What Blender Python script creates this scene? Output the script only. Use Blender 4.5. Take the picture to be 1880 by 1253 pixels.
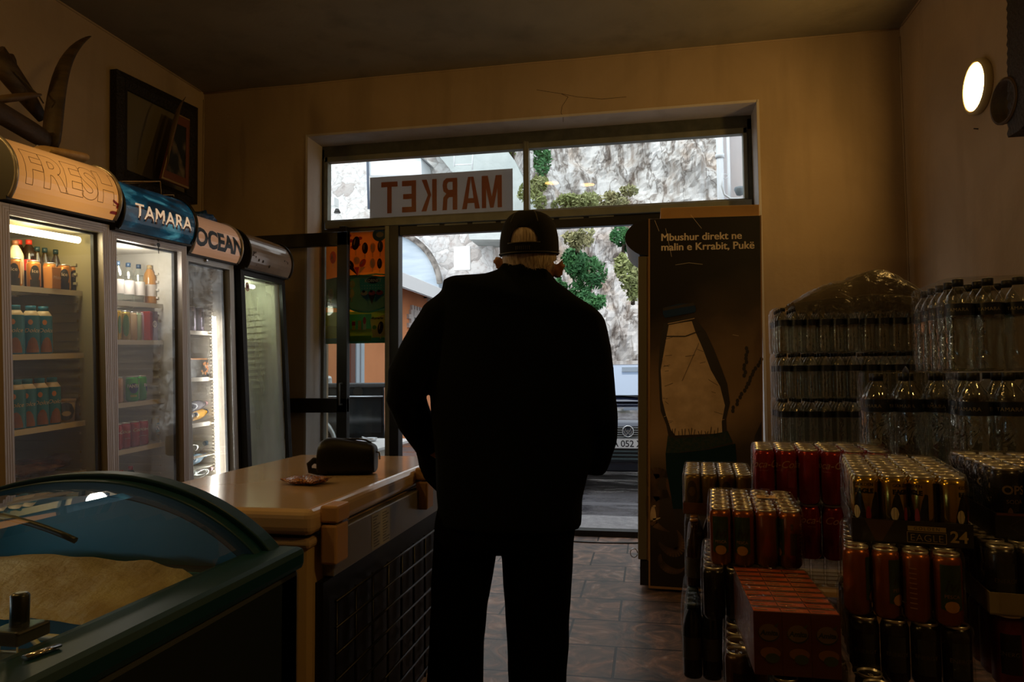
import bpy, bmesh, math, random
from mathutils import Vector, Matrix, noise
sc = bpy.context.scene
for _o in list(bpy.data.objects): bpy.data.objects.remove(_o)
COL = sc.collection
R = math.radians
random.seed(7)

# ------------------------------------------------------------------ camera
CAM = Vector((0, 0, 1.2)); FPX = 1300.0; CX, CY = 940.0, 626.5
_d = Vector((1190 - CX, -(690 - CY), FPX)).normalized()           # room depth axis seen by the camera
_x = -Vector((-5950 - CX, -(750 - CY), FPX)); _x = (_x - _d * _x.dot(_d)).normalized()
_z = _x.cross(_d)
if _z.y < 0: _z = -_z
cd = bpy.data.cameras.new('camera'); cam = bpy.data.objects.new('camera', cd); COL.objects.link(cam)
cd.sensor_width = 36; cd.lens = FPX / 1880 * 36; cd.clip_start = .05; cd.clip_end = 300
_right = Vector((_x.x, _d.x, _z.x)); _up = Vector((_x.y, _d.y, _z.y)); _fwd = Vector((_x.z, _d.z, _z.z))
m = Matrix((_right, _up, -_fwd)).transposed().to_4x4(); m.translation = CAM
cam.matrix_world = m
sc.camera = cam

# ------------------------------------------------------------------ daylight, exposure
w = bpy.data.worlds.new('sky'); sc.world = w; w.use_nodes = True
bg = w.node_tree.nodes['Background']; bg.inputs[0].default_value = (.84, .92, 1, 1); bg.inputs[1].default_value = 2.05
sun = bpy.data.lights.new('hazy_sun', 'SUN'); sun.energy = 1.3; sun.angle = R(25); sun.color = (1, .95, .86)
so = bpy.data.objects.new('hazy_sun', sun); so.rotation_euler = (R(38), 0, R(-28)); COL.objects.link(so)
sc.view_settings.view_transform = 'Standard'; sc.view_settings.look = 'None'
sc.view_settings.exposure = 0.0; sc.view_settings.gamma = 1.0
try: sc.view_settings.use_curve_mapping = False
except Exception: pass
sc.cycles.max_bounces = 7; sc.cycles.diffuse_bounces = 3; sc.cycles.glossy_bounces = 4
sc.cycles.transparent_max_bounces = 28; sc.cycles.transmission_bounces = 4
sc.cycles.caustics_reflective = False; sc.cycles.caustics_refractive = False
sc.cycles.sample_clamp_indirect = 4
LAMP_COL = (1.0, .57, .155)

# ------------------------------------------------------------------ pixel -> world helpers
def ray(u, v):
    return _right * (u - CX) / FPX - _up * (v - CY) / FPX + _fwd
def at(u, v, **k):
    d = ray(u, v); (a, val), = k.items()
    if a == 'd': return CAM + d * val
    i = 'xyz'.index(a); return CAM + d * ((val - CAM[i]) / d[i])

# ------------------------------------------------------------------ materials
MATS = {}
def _nt(name):
    m = bpy.data.materials.new(name); m.use_nodes = True; nt = m.node_tree; nt.nodes.clear()
    o = nt.nodes.new('ShaderNodeOutputMaterial'); return m, nt, o
def mat(name, col, rough=.5, metal=0., emit=0., ecol=None, noise_=None, bump=None, spec=.5, col2=None, coat=0., sss=0.):
    """noise_=(scale, lo, hi[, stretch vec]) mixes col and col2; bump=(scale, strength)"""
    if name in MATS: return MATS[name]
    m, nt, o = _nt(name); p = nt.nodes.new('ShaderNodeBsdfPrincipled'); nt.links.new(p.outputs[0], o.inputs[0])
    p.inputs['Base Color'].default_value = (*col, 1); p.inputs['Roughness'].default_value = rough
    p.inputs['Metallic'].default_value = metal; p.inputs['Specular IOR Level'].default_value = spec
    if coat: p.inputs['Coat Weight'].default_value = coat; p.inputs['Coat Roughness'].default_value = .08
    if emit:
        p.inputs['Emission Color'].default_value = (*(ecol or col), 1); p.inputs['Emission Strength'].default_value = emit
    if noise_ or bump:
        tc = nt.nodes.new('ShaderNodeTexCoord')
    if noise_:
        mp = nt.nodes.new('ShaderNodeMapping'); nt.links.new(tc.outputs['Object'], mp.inputs[0])
        if len(noise_) > 3: mp.inputs['Scale'].default_value = noise_[3]
        n = nt.nodes.new('ShaderNodeTexNoise'); n.inputs['Scale'].default_value = noise_[0]; n.inputs['Detail'].default_value = 6
        nt.links.new(mp.outputs[0], n.inputs['Vector'])
        r = nt.nodes.new('ShaderNodeValToRGB'); r.color_ramp.elements[0].position = noise_[1]; r.color_ramp.elements[1].position = noise_[2]
        r.color_ramp.elements[0].color = (*col, 1); r.color_ramp.elements[1].color = (*(col2 or col), 1)
        nt.links.new(n.outputs['Fac'], r.inputs[0]); nt.links.new(r.outputs[0], p.inputs['Base Color'])
    if bump:
        n2 = nt.nodes.new('ShaderNodeTexNoise'); n2.inputs['Scale'].default_value = bump[0]; n2.inputs['Detail'].default_value = 5
        nt.links.new(tc.outputs['Object'], n2.inputs['Vector'])
        b = nt.nodes.new('ShaderNodeBump'); b.inputs['Strength'].default_value = bump[1]; b.inputs['Distance'].default_value = bump[2] if len(bump) > 2 else .02
        nt.links.new(n2.outputs['Fac'], b.inputs['Height']); nt.links.new(b.outputs[0], p.inputs['Normal'])
    MATS[name] = m; return m
def glass(name, tint=(1, 1, 1), refl=1.0, rough=.02, dirt=0., dirtcol=(.7, .7, .68), bump=None, base=.04, dscale=(3, 3, 1)):
    """thin sheet: transparent + fresnel reflection + a little dirt / fog"""
    if name in MATS: return MATS[name]
    m, nt, o = _nt(name); N = nt.nodes.new; L = nt.links.new
    t = N('ShaderNodeBsdfTransparent'); t.inputs[0].default_value = (*tint, 1)
    g = N('ShaderNodeBsdfGlossy'); g.inputs['Roughness'].default_value = rough; g.inputs[0].default_value = (1, 1, 1, 1)
    lw = N('ShaderNodeLayerWeight'); lw.inputs[0].default_value = .5
    pw = N('ShaderNodeMath'); pw.operation = 'POWER'; pw.inputs[1].default_value = 4; L(lw.outputs['Facing'], pw.inputs[0])
    ma = N('ShaderNodeMath'); ma.operation = 'MULTIPLY_ADD'; ma.inputs[1].default_value = .85 * refl; ma.inputs[2].default_value = base * refl
    ma.use_clamp = True; L(pw.outputs[0], ma.inputs[0])
    mx = N('ShaderNodeMixShader'); L(ma.outputs[0], mx.inputs[0]); L(t.outputs[0], mx.inputs[1]); L(g.outputs[0], mx.inputs[2])
    out = mx
    tc = N('ShaderNodeTexCoord')
    if dirt:
        d = N('ShaderNodeBsdfDiffuse'); d.inputs[0].default_value = (*dirtcol, 1)
        mp = N('ShaderNodeMapping'); mp.inputs['Scale'].default_value = dscale; L(tc.outputs['Object'], mp.inputs[0])
        n = N('ShaderNodeTexNoise'); n.inputs['Scale'].default_value = 2.2; n.inputs['Detail'].default_value = 7; L(mp.outputs[0], n.inputs['Vector'])
        mr = N('ShaderNodeMapRange'); mr.inputs[1].default_value = .3; mr.inputs[2].default_value = .75; mr.inputs[3].default_value = dirt * .25; mr.inputs[4].default_value = dirt
        L(n.outputs['Fac'], mr.inputs[0]); m2 = N('ShaderNodeMixShader'); L(mr.outputs[0], m2.inputs[0]); L(mx.outputs[0], m2.inputs[1]); L(d.outputs[0], m2.inputs[2]); out = m2
    if bump:
        n2 = N('ShaderNodeTexNoise'); n2.inputs['Scale'].default_value = bump[0]; n2.inputs['Detail'].default_value = 3; n2.inputs['Distortion'].default_value = 1.2
        L(tc.outputs['Object'], n2.inputs['Vector']); b = N('ShaderNodeBump'); b.inputs['Strength'].default_value = bump[1]; b.inputs['Distance'].default_value = .02
        L(n2.outputs['Fac'], b.inputs['Height']); L(b.outputs[0], g.inputs['Normal'])
    L(out.outputs[0], o.inputs[0]); MATS[name] = m; return m
def emis(name, col, s):
    if name in MATS: return MATS[name]
    m, nt, o = _nt(name); e = nt.nodes.new('ShaderNodeEmission'); e.inputs[0].default_value = (*col, 1); e.inputs[1].default_value = s
    nt.links.new(e.outputs[0], o.inputs[0]); MATS[name] = m; return m

# ------------------------------------------------------------------ mesh builder
class MB:
    def __init__(s): s.v = []; s.f = []; s.mi = []; s.sm = []; s.cur = 0; s.smooth = False
    def add(s, vs, fs, mi=None, sm=None):
        b = len(s.v); s.v += [tuple(p) for p in vs]
        for f in fs: s.f.append(tuple(b + i for i in f)); s.mi.append(s.cur if mi is None else mi); s.sm.append(s.smooth if sm is None else sm)
        return s
    def box(s, a, b, mi=None, M=None):
        x0, y0, z0 = a; x1, y1, z1 = b
        vs = [(x0, y0, z0), (x1, y0, z0), (x1, y1, z0), (x0, y1, z0), (x0, y0, z1), (x1, y0, z1), (x1, y1, z1), (x0, y1, z1)]
        if M: vs = [M @ Vector(p) for p in vs]
        return s.add(vs, [(0, 3, 2, 1), (4, 5, 6, 7), (0, 1, 5, 4), (1, 2, 6, 5), (2, 3, 7, 6), (3, 0, 4, 7)], mi, False)
    def cbox(s, c, d, mi=None, M=None):
        return s.box([c[i] - d[i] / 2 for i in range(3)], [c[i] + d[i] / 2 for i in range(3)], mi, M)
    def lathe(s, prof, n=16, c=(0, 0, 0), mi=None, M=None, cap=True, sm=True, mis=None):
        vs = []; fs = []; k = len(prof)
        for r, z in prof:
            for i in range(n):
                a = 2 * math.pi * i / n; vs.append((c[0] + r * math.sin(a), c[1] - r * math.cos(a), c[2] + z))
        if M: vs = [M @ Vector(p) for p in vs]
        b = len(s.v)
        s.v += [tuple(p) for p in vs]
        for j in range(k - 1):
            for i in range(n):
                i2 = (i + 1) % n; s.f.append((b + j * n + i, b + j * n + i2, b + (j + 1) * n + i2, b + (j + 1) * n + i))
                s.mi.append((mis[j] if mis else (s.cur if mi is None else mi))); s.sm.append(sm)
        if cap:
            s.f.append(tuple(b + i for i in reversed(range(n)))); s.mi.append(mis[0] if mis else (s.cur if mi is None else mi)); s.sm.append(False)
            s.f.append(tuple(b + (k - 1) * n + i for i in range(n))); s.mi.append(mis[-1] if mis else (s.cur if mi is None else mi)); s.sm.append(False)
        return s
    def tube(s, pts, r, n=8, mi=None, closed=False, sm=True, sq=None):
        pts = [Vector(p) for p in pts]; rs = r if isinstance(r, (list, tuple)) else [r] * len(pts)
        rings = []; k = len(pts); prev = None
        for i, p in enumerate(pts):
            if closed: t = pts[(i + 1) % k] - pts[i - 1]
            else: t = pts[min(i + 1, k - 1)] - pts[max(i - 1, 0)]
            t.normalize()
            u = prev if prev is not None else (Vector((0, 0, 1)) if abs(t.z) < .9 else Vector((1, 0, 0)))
            u = (u - t * u.dot(t)).normalized(); prev = u; w_ = t.cross(u)
            e = sq or (1, 1)
            rings.append([p + (u * math.cos(2 * math.pi * j / n) * e[0] + w_ * math.sin(2 * math.pi * j / n) * e[1]) * rs[i] for j in range(n)])
        return s.loft(rings, mi, cap=not closed, closed=closed, sm=sm)
    def loft(s, rings, mi=None, cap=True, closed=False, sm=True):
        b = len(s.v); n = len(rings[0]); k = len(rings)
        for r_ in rings: s.v += [tuple(p) for p in r_]
        M_ = s.cur if mi is None else mi
        for j in range(k if closed else k - 1):
            j2 = (j + 1) % k
            for i in range(n):
                i2 = (i + 1) % n; s.f.append((b + j * n + i, b + j * n + i2, b + j2 * n + i2, b + j2 * n + i)); s.mi.append(M_); s.sm.append(sm)
        if cap:
            s.f.append(tuple(b + i for i in reversed(range(n)))); s.mi.append(M_); s.sm.append(False)
            s.f.append(tuple(b + (k - 1) * n + i for i in range(n))); s.mi.append(M_); s.sm.append(False)
        return s
    def prism(s, poly, f0, f1, mi=None, sm=False):
        """poly: list of 2D; f0/f1 map (a,b)->3D for the two ends"""
        return s.loft([[f0(*p) for p in poly], [f1(*p) for p in poly]], mi, sm=sm)
    def build(s, name, mats, parent=None, bevel=0, subsurf=0, M=None, auto=False):
        me = bpy.data.meshes.new(name)
        vs = [M @ Vector(p) for p in s.v] if M else s.v
        me.from_pydata([tuple(p) for p in vs], [], s.f)
        if not isinstance(mats, (list, tuple)): mats = [mats]
        for m_ in mats: me.materials.append(m_)
        me.polygons.foreach_set('material_index', [min(i, len(mats) - 1) for i in s.mi]); me.polygons.foreach_set('use_smooth', s.sm)
        me.update()
        bm = bmesh.new(); bm.from_mesh(me); bmesh.ops.recalc_face_normals(bm, faces=bm.faces); bm.to_mesh(me); bm.free()
        return link(name, me, parent, bevel, subsurf)
def link(name, me, parent=None, bevel=0, subsurf=0):
    o = bpy.data.objects.new(name, me); COL.objects.link(o)
    if parent is not None: o.parent = parent
    if bevel:
        b = o.modifiers.new('bevel', 'BEVEL'); b.width = bevel; b.segments = 2; b.limit_method = 'ANGLE'; b.angle_limit = R(40)
    if subsurf:
        b = o.modifiers.new('sub', 'SUBSURF'); b.levels = subsurf; b.render_levels = subsurf
    return o
def tag(o, label=None, cat=None, group=None, kind=None):
    if label: o['label'] = label
    if cat: o['category'] = cat
    if group: o['group'] = group
    if kind: o['kind'] = kind
    return o
def empty(name, loc=(0, 0, 0), rz=0, M=None):
    o = bpy.data.objects.new(name, None); COL.objects.link(o); o.location = loc; o.rotation_euler = (0, 0, rz)
    o.empty_display_size = .05
    if M is not None: o.matrix_world = M
    return o
def dup(o, parent=None, M=None, label=None, group=None):
    c = o.copy(); COL.objects.link(c)
    if parent is not None: c.parent = parent
    for ch in KIDS(o): dup(ch, c)
    if M is not None:
        if parent is None: c.matrix_world = M
        else: c.matrix_basis = M
    if label: c['label'] = label
    if group: c['group'] = group
    return c
def KIDS(o): return [x for x in COL.objects if x.parent is o] if False else list(o.children)
def kill(o):
    for c in list(o.children): kill(c)
    bpy.data.objects.remove(o)
def struct(name, mb, mats, **k): return tag(mb.build(name, mats, **k), kind='structure')

# ------------------------------------------------------------------ text
def text_geo(s, size=1., align='CENTER', bold=0., shear=0., extrude=0., spacing=1., sub=0, res=3, line=1.0):
    cu = bpy.data.curves.new('t', 'FONT'); cu.body = s; cu.size = size; cu.align_x = align; cu.offset = bold; cu.shear = shear
    cu.extrude = extrude; cu.space_character = spacing; cu.resolution_u = res; cu.space_line = line
    o = bpy.data.objects.new('t', cu); COL.objects.link(o)
    dg = bpy.context.evaluated_depsgraph_get(); dg.update()
    me = o.evaluated_get(dg).to_mesh()
    bm = bmesh.new(); bm.from_mesh(me)
    if sub:
        for _ in range(8):
            es = [e for e in bm.edges if e.calc_length() > sub]
            if not es: break
            bmesh.ops.subdivide_edges(bm, edges=es, cuts=1); bmesh.ops.triangulate(bm, faces=bm.faces)
    bm.verts.index_update()
    vs = [v.co.copy() for v in bm.verts]; fs = [tuple(v.index for v in f.verts) for f in bm.faces]; bm.free()
    bpy.data.objects.remove(o); bpy.data.curves.remove(cu)
    return vs, fs
def text_on(mb, s, O, X, Y, size, mi=0, lift=.001, **k):
    O, X, Y = Vector(O), Vector(X).normalized(), Vector(Y).normalized(); Z = X.cross(Y)
    vs, fs = text_geo(s, size, **k)
    mb.add([O + X * p.x + Y * p.y + Z * (p.z + lift) for p in vs], fs, mi, False)
class Draw:
    """flat printed artwork on a plane; every call lies a hair above the one before"""
    def __init__(s, mb, O, X, Y, lift=.0012, step=.00015):
        s.mb = mb; s.O = Vector(O); s.X = Vector(X).normalized(); s.Y = Vector(Y).normalized(); s.Z = s.X.cross(s.Y); s.l = lift; s.st = step
    def P(s, x, y): return s.O + s.X * x + s.Y * y + s.Z * s.l
    def poly(s, pts, mi): s.mb.add([s.P(*p) for p in pts], [tuple(range(len(pts)))], mi, False); s.l += s.st
    def rect(s, x0, y0, x1, y1, mi): s.poly([(x0, y0), (x1, y0), (x1, y1), (x0, y1)], mi)
    def ell(s, x, y, a, b, mi, rot=0, n=20):
        c, q = math.cos(rot), math.sin(rot)
        s.poly([(x + a * math.cos(t) * c - b * math.sin(t) * q, y + a * math.cos(t) * q + b * math.sin(t) * c) for t in [2 * math.pi * i / n for i in range(n)]], mi)
    def line(s, pts, w_, mi):
        for (x0, y0), (x1, y1) in zip(pts, pts[1:]):
            d = math.hypot(x1 - x0, y1 - y0) or 1; nx, ny = -(y1 - y0) / d * w_ / 2, (x1 - x0) / d * w_ / 2
            s.mb.add([s.P(x0 + nx, y0 + ny), s.P(x1 + nx, y1 + ny), s.P(x1 - nx, y1 - ny), s.P(x0 - nx, y0 - ny)], [(0, 1, 2, 3)], mi, False)
        s.l += s.st
    def text(s, t, x, y, size, mi, **k):
        vs, fs = text_geo(t, size, **k); s.mb.add([s.P(x + p.x, y + p.y) for p in vs], fs, mi, False); s.l += s.st

# ================================================================== THE ROOM
XL, XR, YF, ZC, YB = -3.556, 1.733, 5.153, 3.56, -2.6
WL, WR, WT, YW = -2.635, .79, 3.13, 5.40          # shop-front opening and the plane of its frame
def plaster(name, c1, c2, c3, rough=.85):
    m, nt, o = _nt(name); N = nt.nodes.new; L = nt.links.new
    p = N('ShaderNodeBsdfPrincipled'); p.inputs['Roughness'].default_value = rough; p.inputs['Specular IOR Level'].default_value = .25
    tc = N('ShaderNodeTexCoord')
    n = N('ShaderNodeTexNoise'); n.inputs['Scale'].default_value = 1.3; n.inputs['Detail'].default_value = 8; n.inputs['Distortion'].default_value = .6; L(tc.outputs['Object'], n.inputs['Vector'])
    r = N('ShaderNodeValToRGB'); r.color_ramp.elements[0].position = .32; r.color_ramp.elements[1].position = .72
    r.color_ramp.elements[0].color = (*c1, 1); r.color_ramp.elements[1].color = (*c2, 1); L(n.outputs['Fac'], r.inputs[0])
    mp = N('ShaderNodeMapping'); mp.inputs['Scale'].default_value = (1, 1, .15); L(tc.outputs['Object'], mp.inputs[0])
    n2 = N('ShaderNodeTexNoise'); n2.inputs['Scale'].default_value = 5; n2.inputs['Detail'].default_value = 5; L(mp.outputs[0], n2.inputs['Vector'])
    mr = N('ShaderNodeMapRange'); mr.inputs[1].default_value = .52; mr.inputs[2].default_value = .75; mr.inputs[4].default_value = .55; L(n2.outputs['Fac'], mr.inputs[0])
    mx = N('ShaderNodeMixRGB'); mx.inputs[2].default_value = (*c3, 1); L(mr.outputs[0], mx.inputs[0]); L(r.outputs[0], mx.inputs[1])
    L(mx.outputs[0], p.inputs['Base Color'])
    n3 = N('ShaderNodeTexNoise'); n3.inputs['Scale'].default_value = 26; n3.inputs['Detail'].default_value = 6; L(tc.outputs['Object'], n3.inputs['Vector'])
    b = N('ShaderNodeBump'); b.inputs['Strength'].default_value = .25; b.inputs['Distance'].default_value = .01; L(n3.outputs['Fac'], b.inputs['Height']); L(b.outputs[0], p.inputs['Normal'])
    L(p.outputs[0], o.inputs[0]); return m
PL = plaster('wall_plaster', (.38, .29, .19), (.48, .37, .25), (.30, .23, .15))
PLc = plaster('ceiling_paint_dimmed', (.20, .18, .13), (.28, .25, .18), (.16, .14, .10))  # ceiling's weak lighting is put into this lower base colour
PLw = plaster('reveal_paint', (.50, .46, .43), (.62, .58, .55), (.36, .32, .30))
CONC = plaster('outside_render', (.42, .40, .38), (.52, .50, .47), (.34, .32, .3))

# floor tiles: brick pattern of slate-look porcelain
m, nt, o = _nt('slate_tiles'); N = nt.nodes.new; L = nt.links.new
p = N('ShaderNodeBsdfPrincipled'); tc = N('ShaderNodeTexCoord'); mp = N('ShaderNodeMapping'); mp.inputs['Location'].default_value = (.16, .12, 0)
L(tc.outputs['Object'], mp.inputs[0])
br = N('ShaderNodeTexBrick'); br.inputs['Scale'].default_value = 1; br.inputs['Brick Width'].default_value = .60; br.inputs['Row Height'].default_value = .335
br.inputs['Mortar Size'].default_value = .006; br.inputs['Color1'].default_value = (.9, .9, .9, 1); br.inputs['Color2'].default_value = (1.15, 1.1, 1.05, 1); br.inputs['Mortar'].default_value = (.03, .028, .025, 1)
br.offset = .37; L(mp.outputs[0], br.inputs['Vector'])
n = N('ShaderNodeTexNoise'); n.inputs['Scale'].default_value = 5; n.inputs['Detail'].default_value = 9; n.inputs['Distortion'].default_value = 2.2; n.inputs['Roughness'].default_value = .62; L(tc.outputs['Object'], n.inputs['Vector'])
r = N('ShaderNodeValToRGB'); r.color_ramp.elements[0].position = .35; r.color_ramp.elements[0].color = (.075, .062, .058, 1)
e = r.color_ramp.elements.new(.5); e.color = (.17, .115, .09, 1); e = r.color_ramp.elements.new(.6); e.color = (.33, .19, .13, 1)
r.color_ramp.elements[-1].position = .72; r.color_ramp.elements[-1].color = (.50, .40, .34, 1); L(n.outputs['Fac'], r.inputs[0])
mx = N('ShaderNodeMixRGB'); mx.blend_type = 'MULTIPLY'; mx.inputs[0].default_value = 1; L(r.outputs[0], mx.inputs[1]); L(br.outputs['Color'], mx.inputs[2]); L(mx.outputs[0], p.inputs['Base Color'])
p.inputs['Roughness'].default_value = .38
ad = N('ShaderNodeMath'); ad.operation = 'MULTIPLY_ADD'; ad.inputs[1].default_value = -.7; L(br.outputs['Fac'], ad.inputs[0]); L(n.outputs['Fac'], ad.inputs[2])
b = N('ShaderNodeBump'); b.inputs['Strength'].default_value = .35; b.inputs['Distance'].default_value = .008; L(ad.outputs[0], b.inputs['Height']); L(b.outputs[0], p.inputs['Normal'])
L(p.outputs[0], o.inputs[0]); TILE = m

struct('floor', MB().box((XL - .2, YB - .2, -.12), (XR + .2, 5.50, 0)), TILE)
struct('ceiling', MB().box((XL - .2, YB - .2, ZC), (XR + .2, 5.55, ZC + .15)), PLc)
struct('wall_left', MB().box((XL - .2, YB - .2, 0), (XL, 5.55, ZC)), PL)
struct('wall_right', MB().box((XR, YB - .2, 0), (XR + .2, 5.55, ZC)), PL)
struct('wall_back', MB().box((XL, YB - .2, 0), (XR, YB, ZC)), PL)
fw = MB(); fw.box((XL, YF, 0), (WL, 5.55, ZC)); fw.box((WR, YF, 0), (XR, 5.55, ZC)); fw.box((WL, YF, WT), (WR, 5.55, ZC))
struct('wall_front', fw, PL)
# plaster reveals of the shop-front opening
rv = MB(); rv.box((WL, YF - .004, 0), (WL + .006, YW + .02, WT)); rv.box((WR - .006, YF - .004, 0), (WR, YW + .02, WT)); rv.box((WL, YF - .004, WT - .006), (WR, YW + .02, WT))
rv.box((WL - .012, YF - .006, 0), (WL + .004, YF + .001, WT + .012)); rv.box((WR - .004, YF - .006, 0), (WR + .012, YF + .001, WT + .012)); rv.box((WL, YF - .006, WT - .004), (WR, YF + .001, WT + .012))
struct('trim_1', rv, PLw)
# a thin crack in the plaster above the opening
ck = MB()
cp = [at(u, v, y=YF - .0008) for u, v in [(985, 165), (1010, 169), (1030, 172), (1043, 178), (1038, 186), (1032, 195), (1030, 207), (1034, 216), (1034, 224)]]
cq = [at(u, v, y=YF - .0008) for u, v in [(1030, 172), (1060, 178), (1105, 182), (1150, 178)]]
for path in (cp, cq):
    for a_, b_ in zip(path, path[1:]):
        d = (b_ - a_).normalized(); nn = Vector((-d.z, 0, d.x)) * .0016; ck.add([a_ + nn, b_ + nn, b_ - nn, a_ - nn], [(0, 1, 2, 3)])
struct('wall_front_crack', ck, mat('crack_dark', (.05, .035, .02), .9))
# uneven plaster beads along the ceiling and corners
bd = MB()
for x in (XL + .004, XR - .004):
    bd.tube([(x, YF - .006 + random.uniform(-.003, .003), z * .35) for z in range(0, 11)], .007, 5)
    bd.tube([(x, y * .5 - 2.4, ZC - .004 + random.uniform(-.003, .003)) for y in range(0, 16)], .008, 5)
bd.tube([(XL + i * .44, YF - .004, ZC - .004 + random.uniform(-.004, .004)) for i in range(13)], .008, 5)
struct('trim_2', bd, PL)

# ------------------------------------------------------------------ shop-front frame
ALU = mat('bronze_aluminium', (.055, .06, .05), .42, .3, noise_=(14, .3, .8), col2=(.10, .105, .09))
ALUg = mat('green_grey_aluminium', (.16, .17, .14), .45, .3, noise_=(9, .3, .8), col2=(.24, .25, .21))
BLK = mat('black_frame', (.012, .012, .010), .38, .2)
GLS = glass('window_glass', (.97, .985, .98), .55, .01, dirt=.05)
y0, y1 = YW, YW + .06
zt = WT - .03
zb = at(780, 406, y=YW).z                # transom bar
xm = at(966, 300, y=YW).x                # transom mullion
xL = at(597, 300, y=YW).x; xR = at(1372, 280, y=YW).x
fr = MB(); fr.box((WL + .006, y0, 0), (xL - .005, y1, zt)); fr.box((xR, y0, 0), (WR - .006, y1, zt)); fr.box((WL + .006, y0, zt - .085), (WR - .006, y1, WT - .006))
struct('window_1_frame', fr, ALU, bevel=.004)
f2 = MB(); f2.box((WL + .05, y0 - .035, zb - .03), (WR - .02, y1, zb + .03)); f2.box((xm - .022, y0 - .02, zb + .03), (xm + .022, y1, zt - .06))
f2.box((xm - .012, y0 - .03, zb + .02), (xm + .004, y0 - .018, zt - .06))
f2.box((xL - .005, y0 - .012, zb + .03), (xL + .028, y1, zt - .07)); f2.box((xR - .03, y0 - .012, zb + .03), (xR, y1, zt - .07))
f2.box((xL, y0 - .012, zt - .115), (xR, y1 - .01, zt - .07)); f2.box((xL, y0 - .012, zb + .03), (xR, y1 - .01, zb + .045))
struct('window_2_frame', f2, ALUg, bevel=.004)
struct('window_1', MB().box((xL, y0 + .025, zb + .02), (xR, y0 + .031, zt - .07)), GLS)
xp = at(721, 600, y=YW).x                # post between side light and doorway
zd = at(960, 422, y=YW).z
pf = MB(); pf.box((xp - .055, y0 - .02, 0), (xp + .055, y1 + .02, zb)); pf.box((xp + .05, y0, zd), (WR - .02, y1, zb - .03)); pf.box((xp + .05, y0 - .02, .0), (WR - .02, y1 + .02, .045))
struct('door_1_frame', pf, BLK, bevel=.004)
pb = MB(); pb.box((xp - .056, y0 - .03, .05), (xp - .02, y0 - .02, zb - .03))
for i in range(7): pb.cbox((xp + .3 + i * .23, y0 - .002, zb - .037 + random.uniform(-.004, .004)), (.19, .006, .018))
struct('trim_3', pb, ALUg, bevel=.002)
struct('window_2', MB().box((xL - .02, y0 + .03, .03), (xp - .05, y0 + .036, zb - .03)), GLS)
sl = MB(); sl.box((WL + .02, y0, .0), (xp - .05, y1, .07)); sl.box((WL + .02, y0, zb - .055), (xp - .05, y1, zb - .03))
struct('window_3_frame', sl, ALU, bevel=.003)
# curved brass sweep line on the tiles inside the doorway
cx_, cy_ = at(1190, 1010, z=0).x, 5.36
struct('trim_4', MB().tube([(cx_ - 1.05 + i * .15, 5.33 - .16 * math.sin(math.pi * i / 9.), .004) for i in range(10)], .006, 6), mat('sweep_trim', (.03, .03, .03), .4, .4))

# open door leaf, flat against the inside of the wall on the left
yl = 5.06; lx0 = XL + .34; lx1 = at(637, 600, y=yl).x; lzt = at(560, 429, y=yl).z
lf = MB(); a_ = .085
lf.box((lx1 - a_, yl, .02), (lx1, yl + .045, lzt)); lf.box((lx0, yl, .02), (lx0 + a_, yl + .045, lzt))
lf.box((lx0, yl, lzt - .105), (lx1, yl + .045, lzt)); lf.box((lx0, yl, .02), (lx1, yl + .045, .14))
zm = at(580, 745, y=yl).z; lf.box((lx0, yl, zm - .055), (lx1, yl + .045, zm + .055))
st = at(604, 600, y=yl).x
dl = struct('door_1', lf, BLK, bevel=.004)
tag(dl, 'open black aluminium door leaf folded back against the front wall', 'door')
dl['kind'] = 'structure'
MB().box((lx0 + .05, yl + .018, .1), (lx1 - .05, yl + .024, lzt - .05)).build('door_pane', glass('door_glass', (.9, .9, .88), .9, .02, dirt=.10), dl)
hb = MB(); hb.tube([(lx1 - .04, yl, 1.0), (lx1 - .04, yl - .05, 1.0), (lx1 - .04, yl - .05, 1.16), (lx1 - .04, yl, 1.16)], .009, 8); hb.build('door_handle', ALU, dl)
struct('window_4_frame', MB().box((st - .03, YW - .1, .05), (st + .03, YW - .02, zb - .03)), BLK, bevel=.003)

# ------------------------------------------------------------------ MARKET sign in the transom
def q(u, v, y=YW - .0): return at(u, v, y=y)
sy = YW + .06
s0 = q(679, 404, sy); s1 = q(941, 308, sy)
sw = s1.x - s0.x; zlo = q(810, 397, sy).z; zhi = q(810, 318, sy).z
sg = empty('market_sign', ((s0.x + s1.x) / 2, sy, zlo)); tag(sg, 'white MARKET shop sign seen from behind in the transom window', 'sign')
SGW = mat('sign_white', (.50, .48, .47), .5); SGR = mat('sign_red', (.50, .12, .055), .5)
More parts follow.
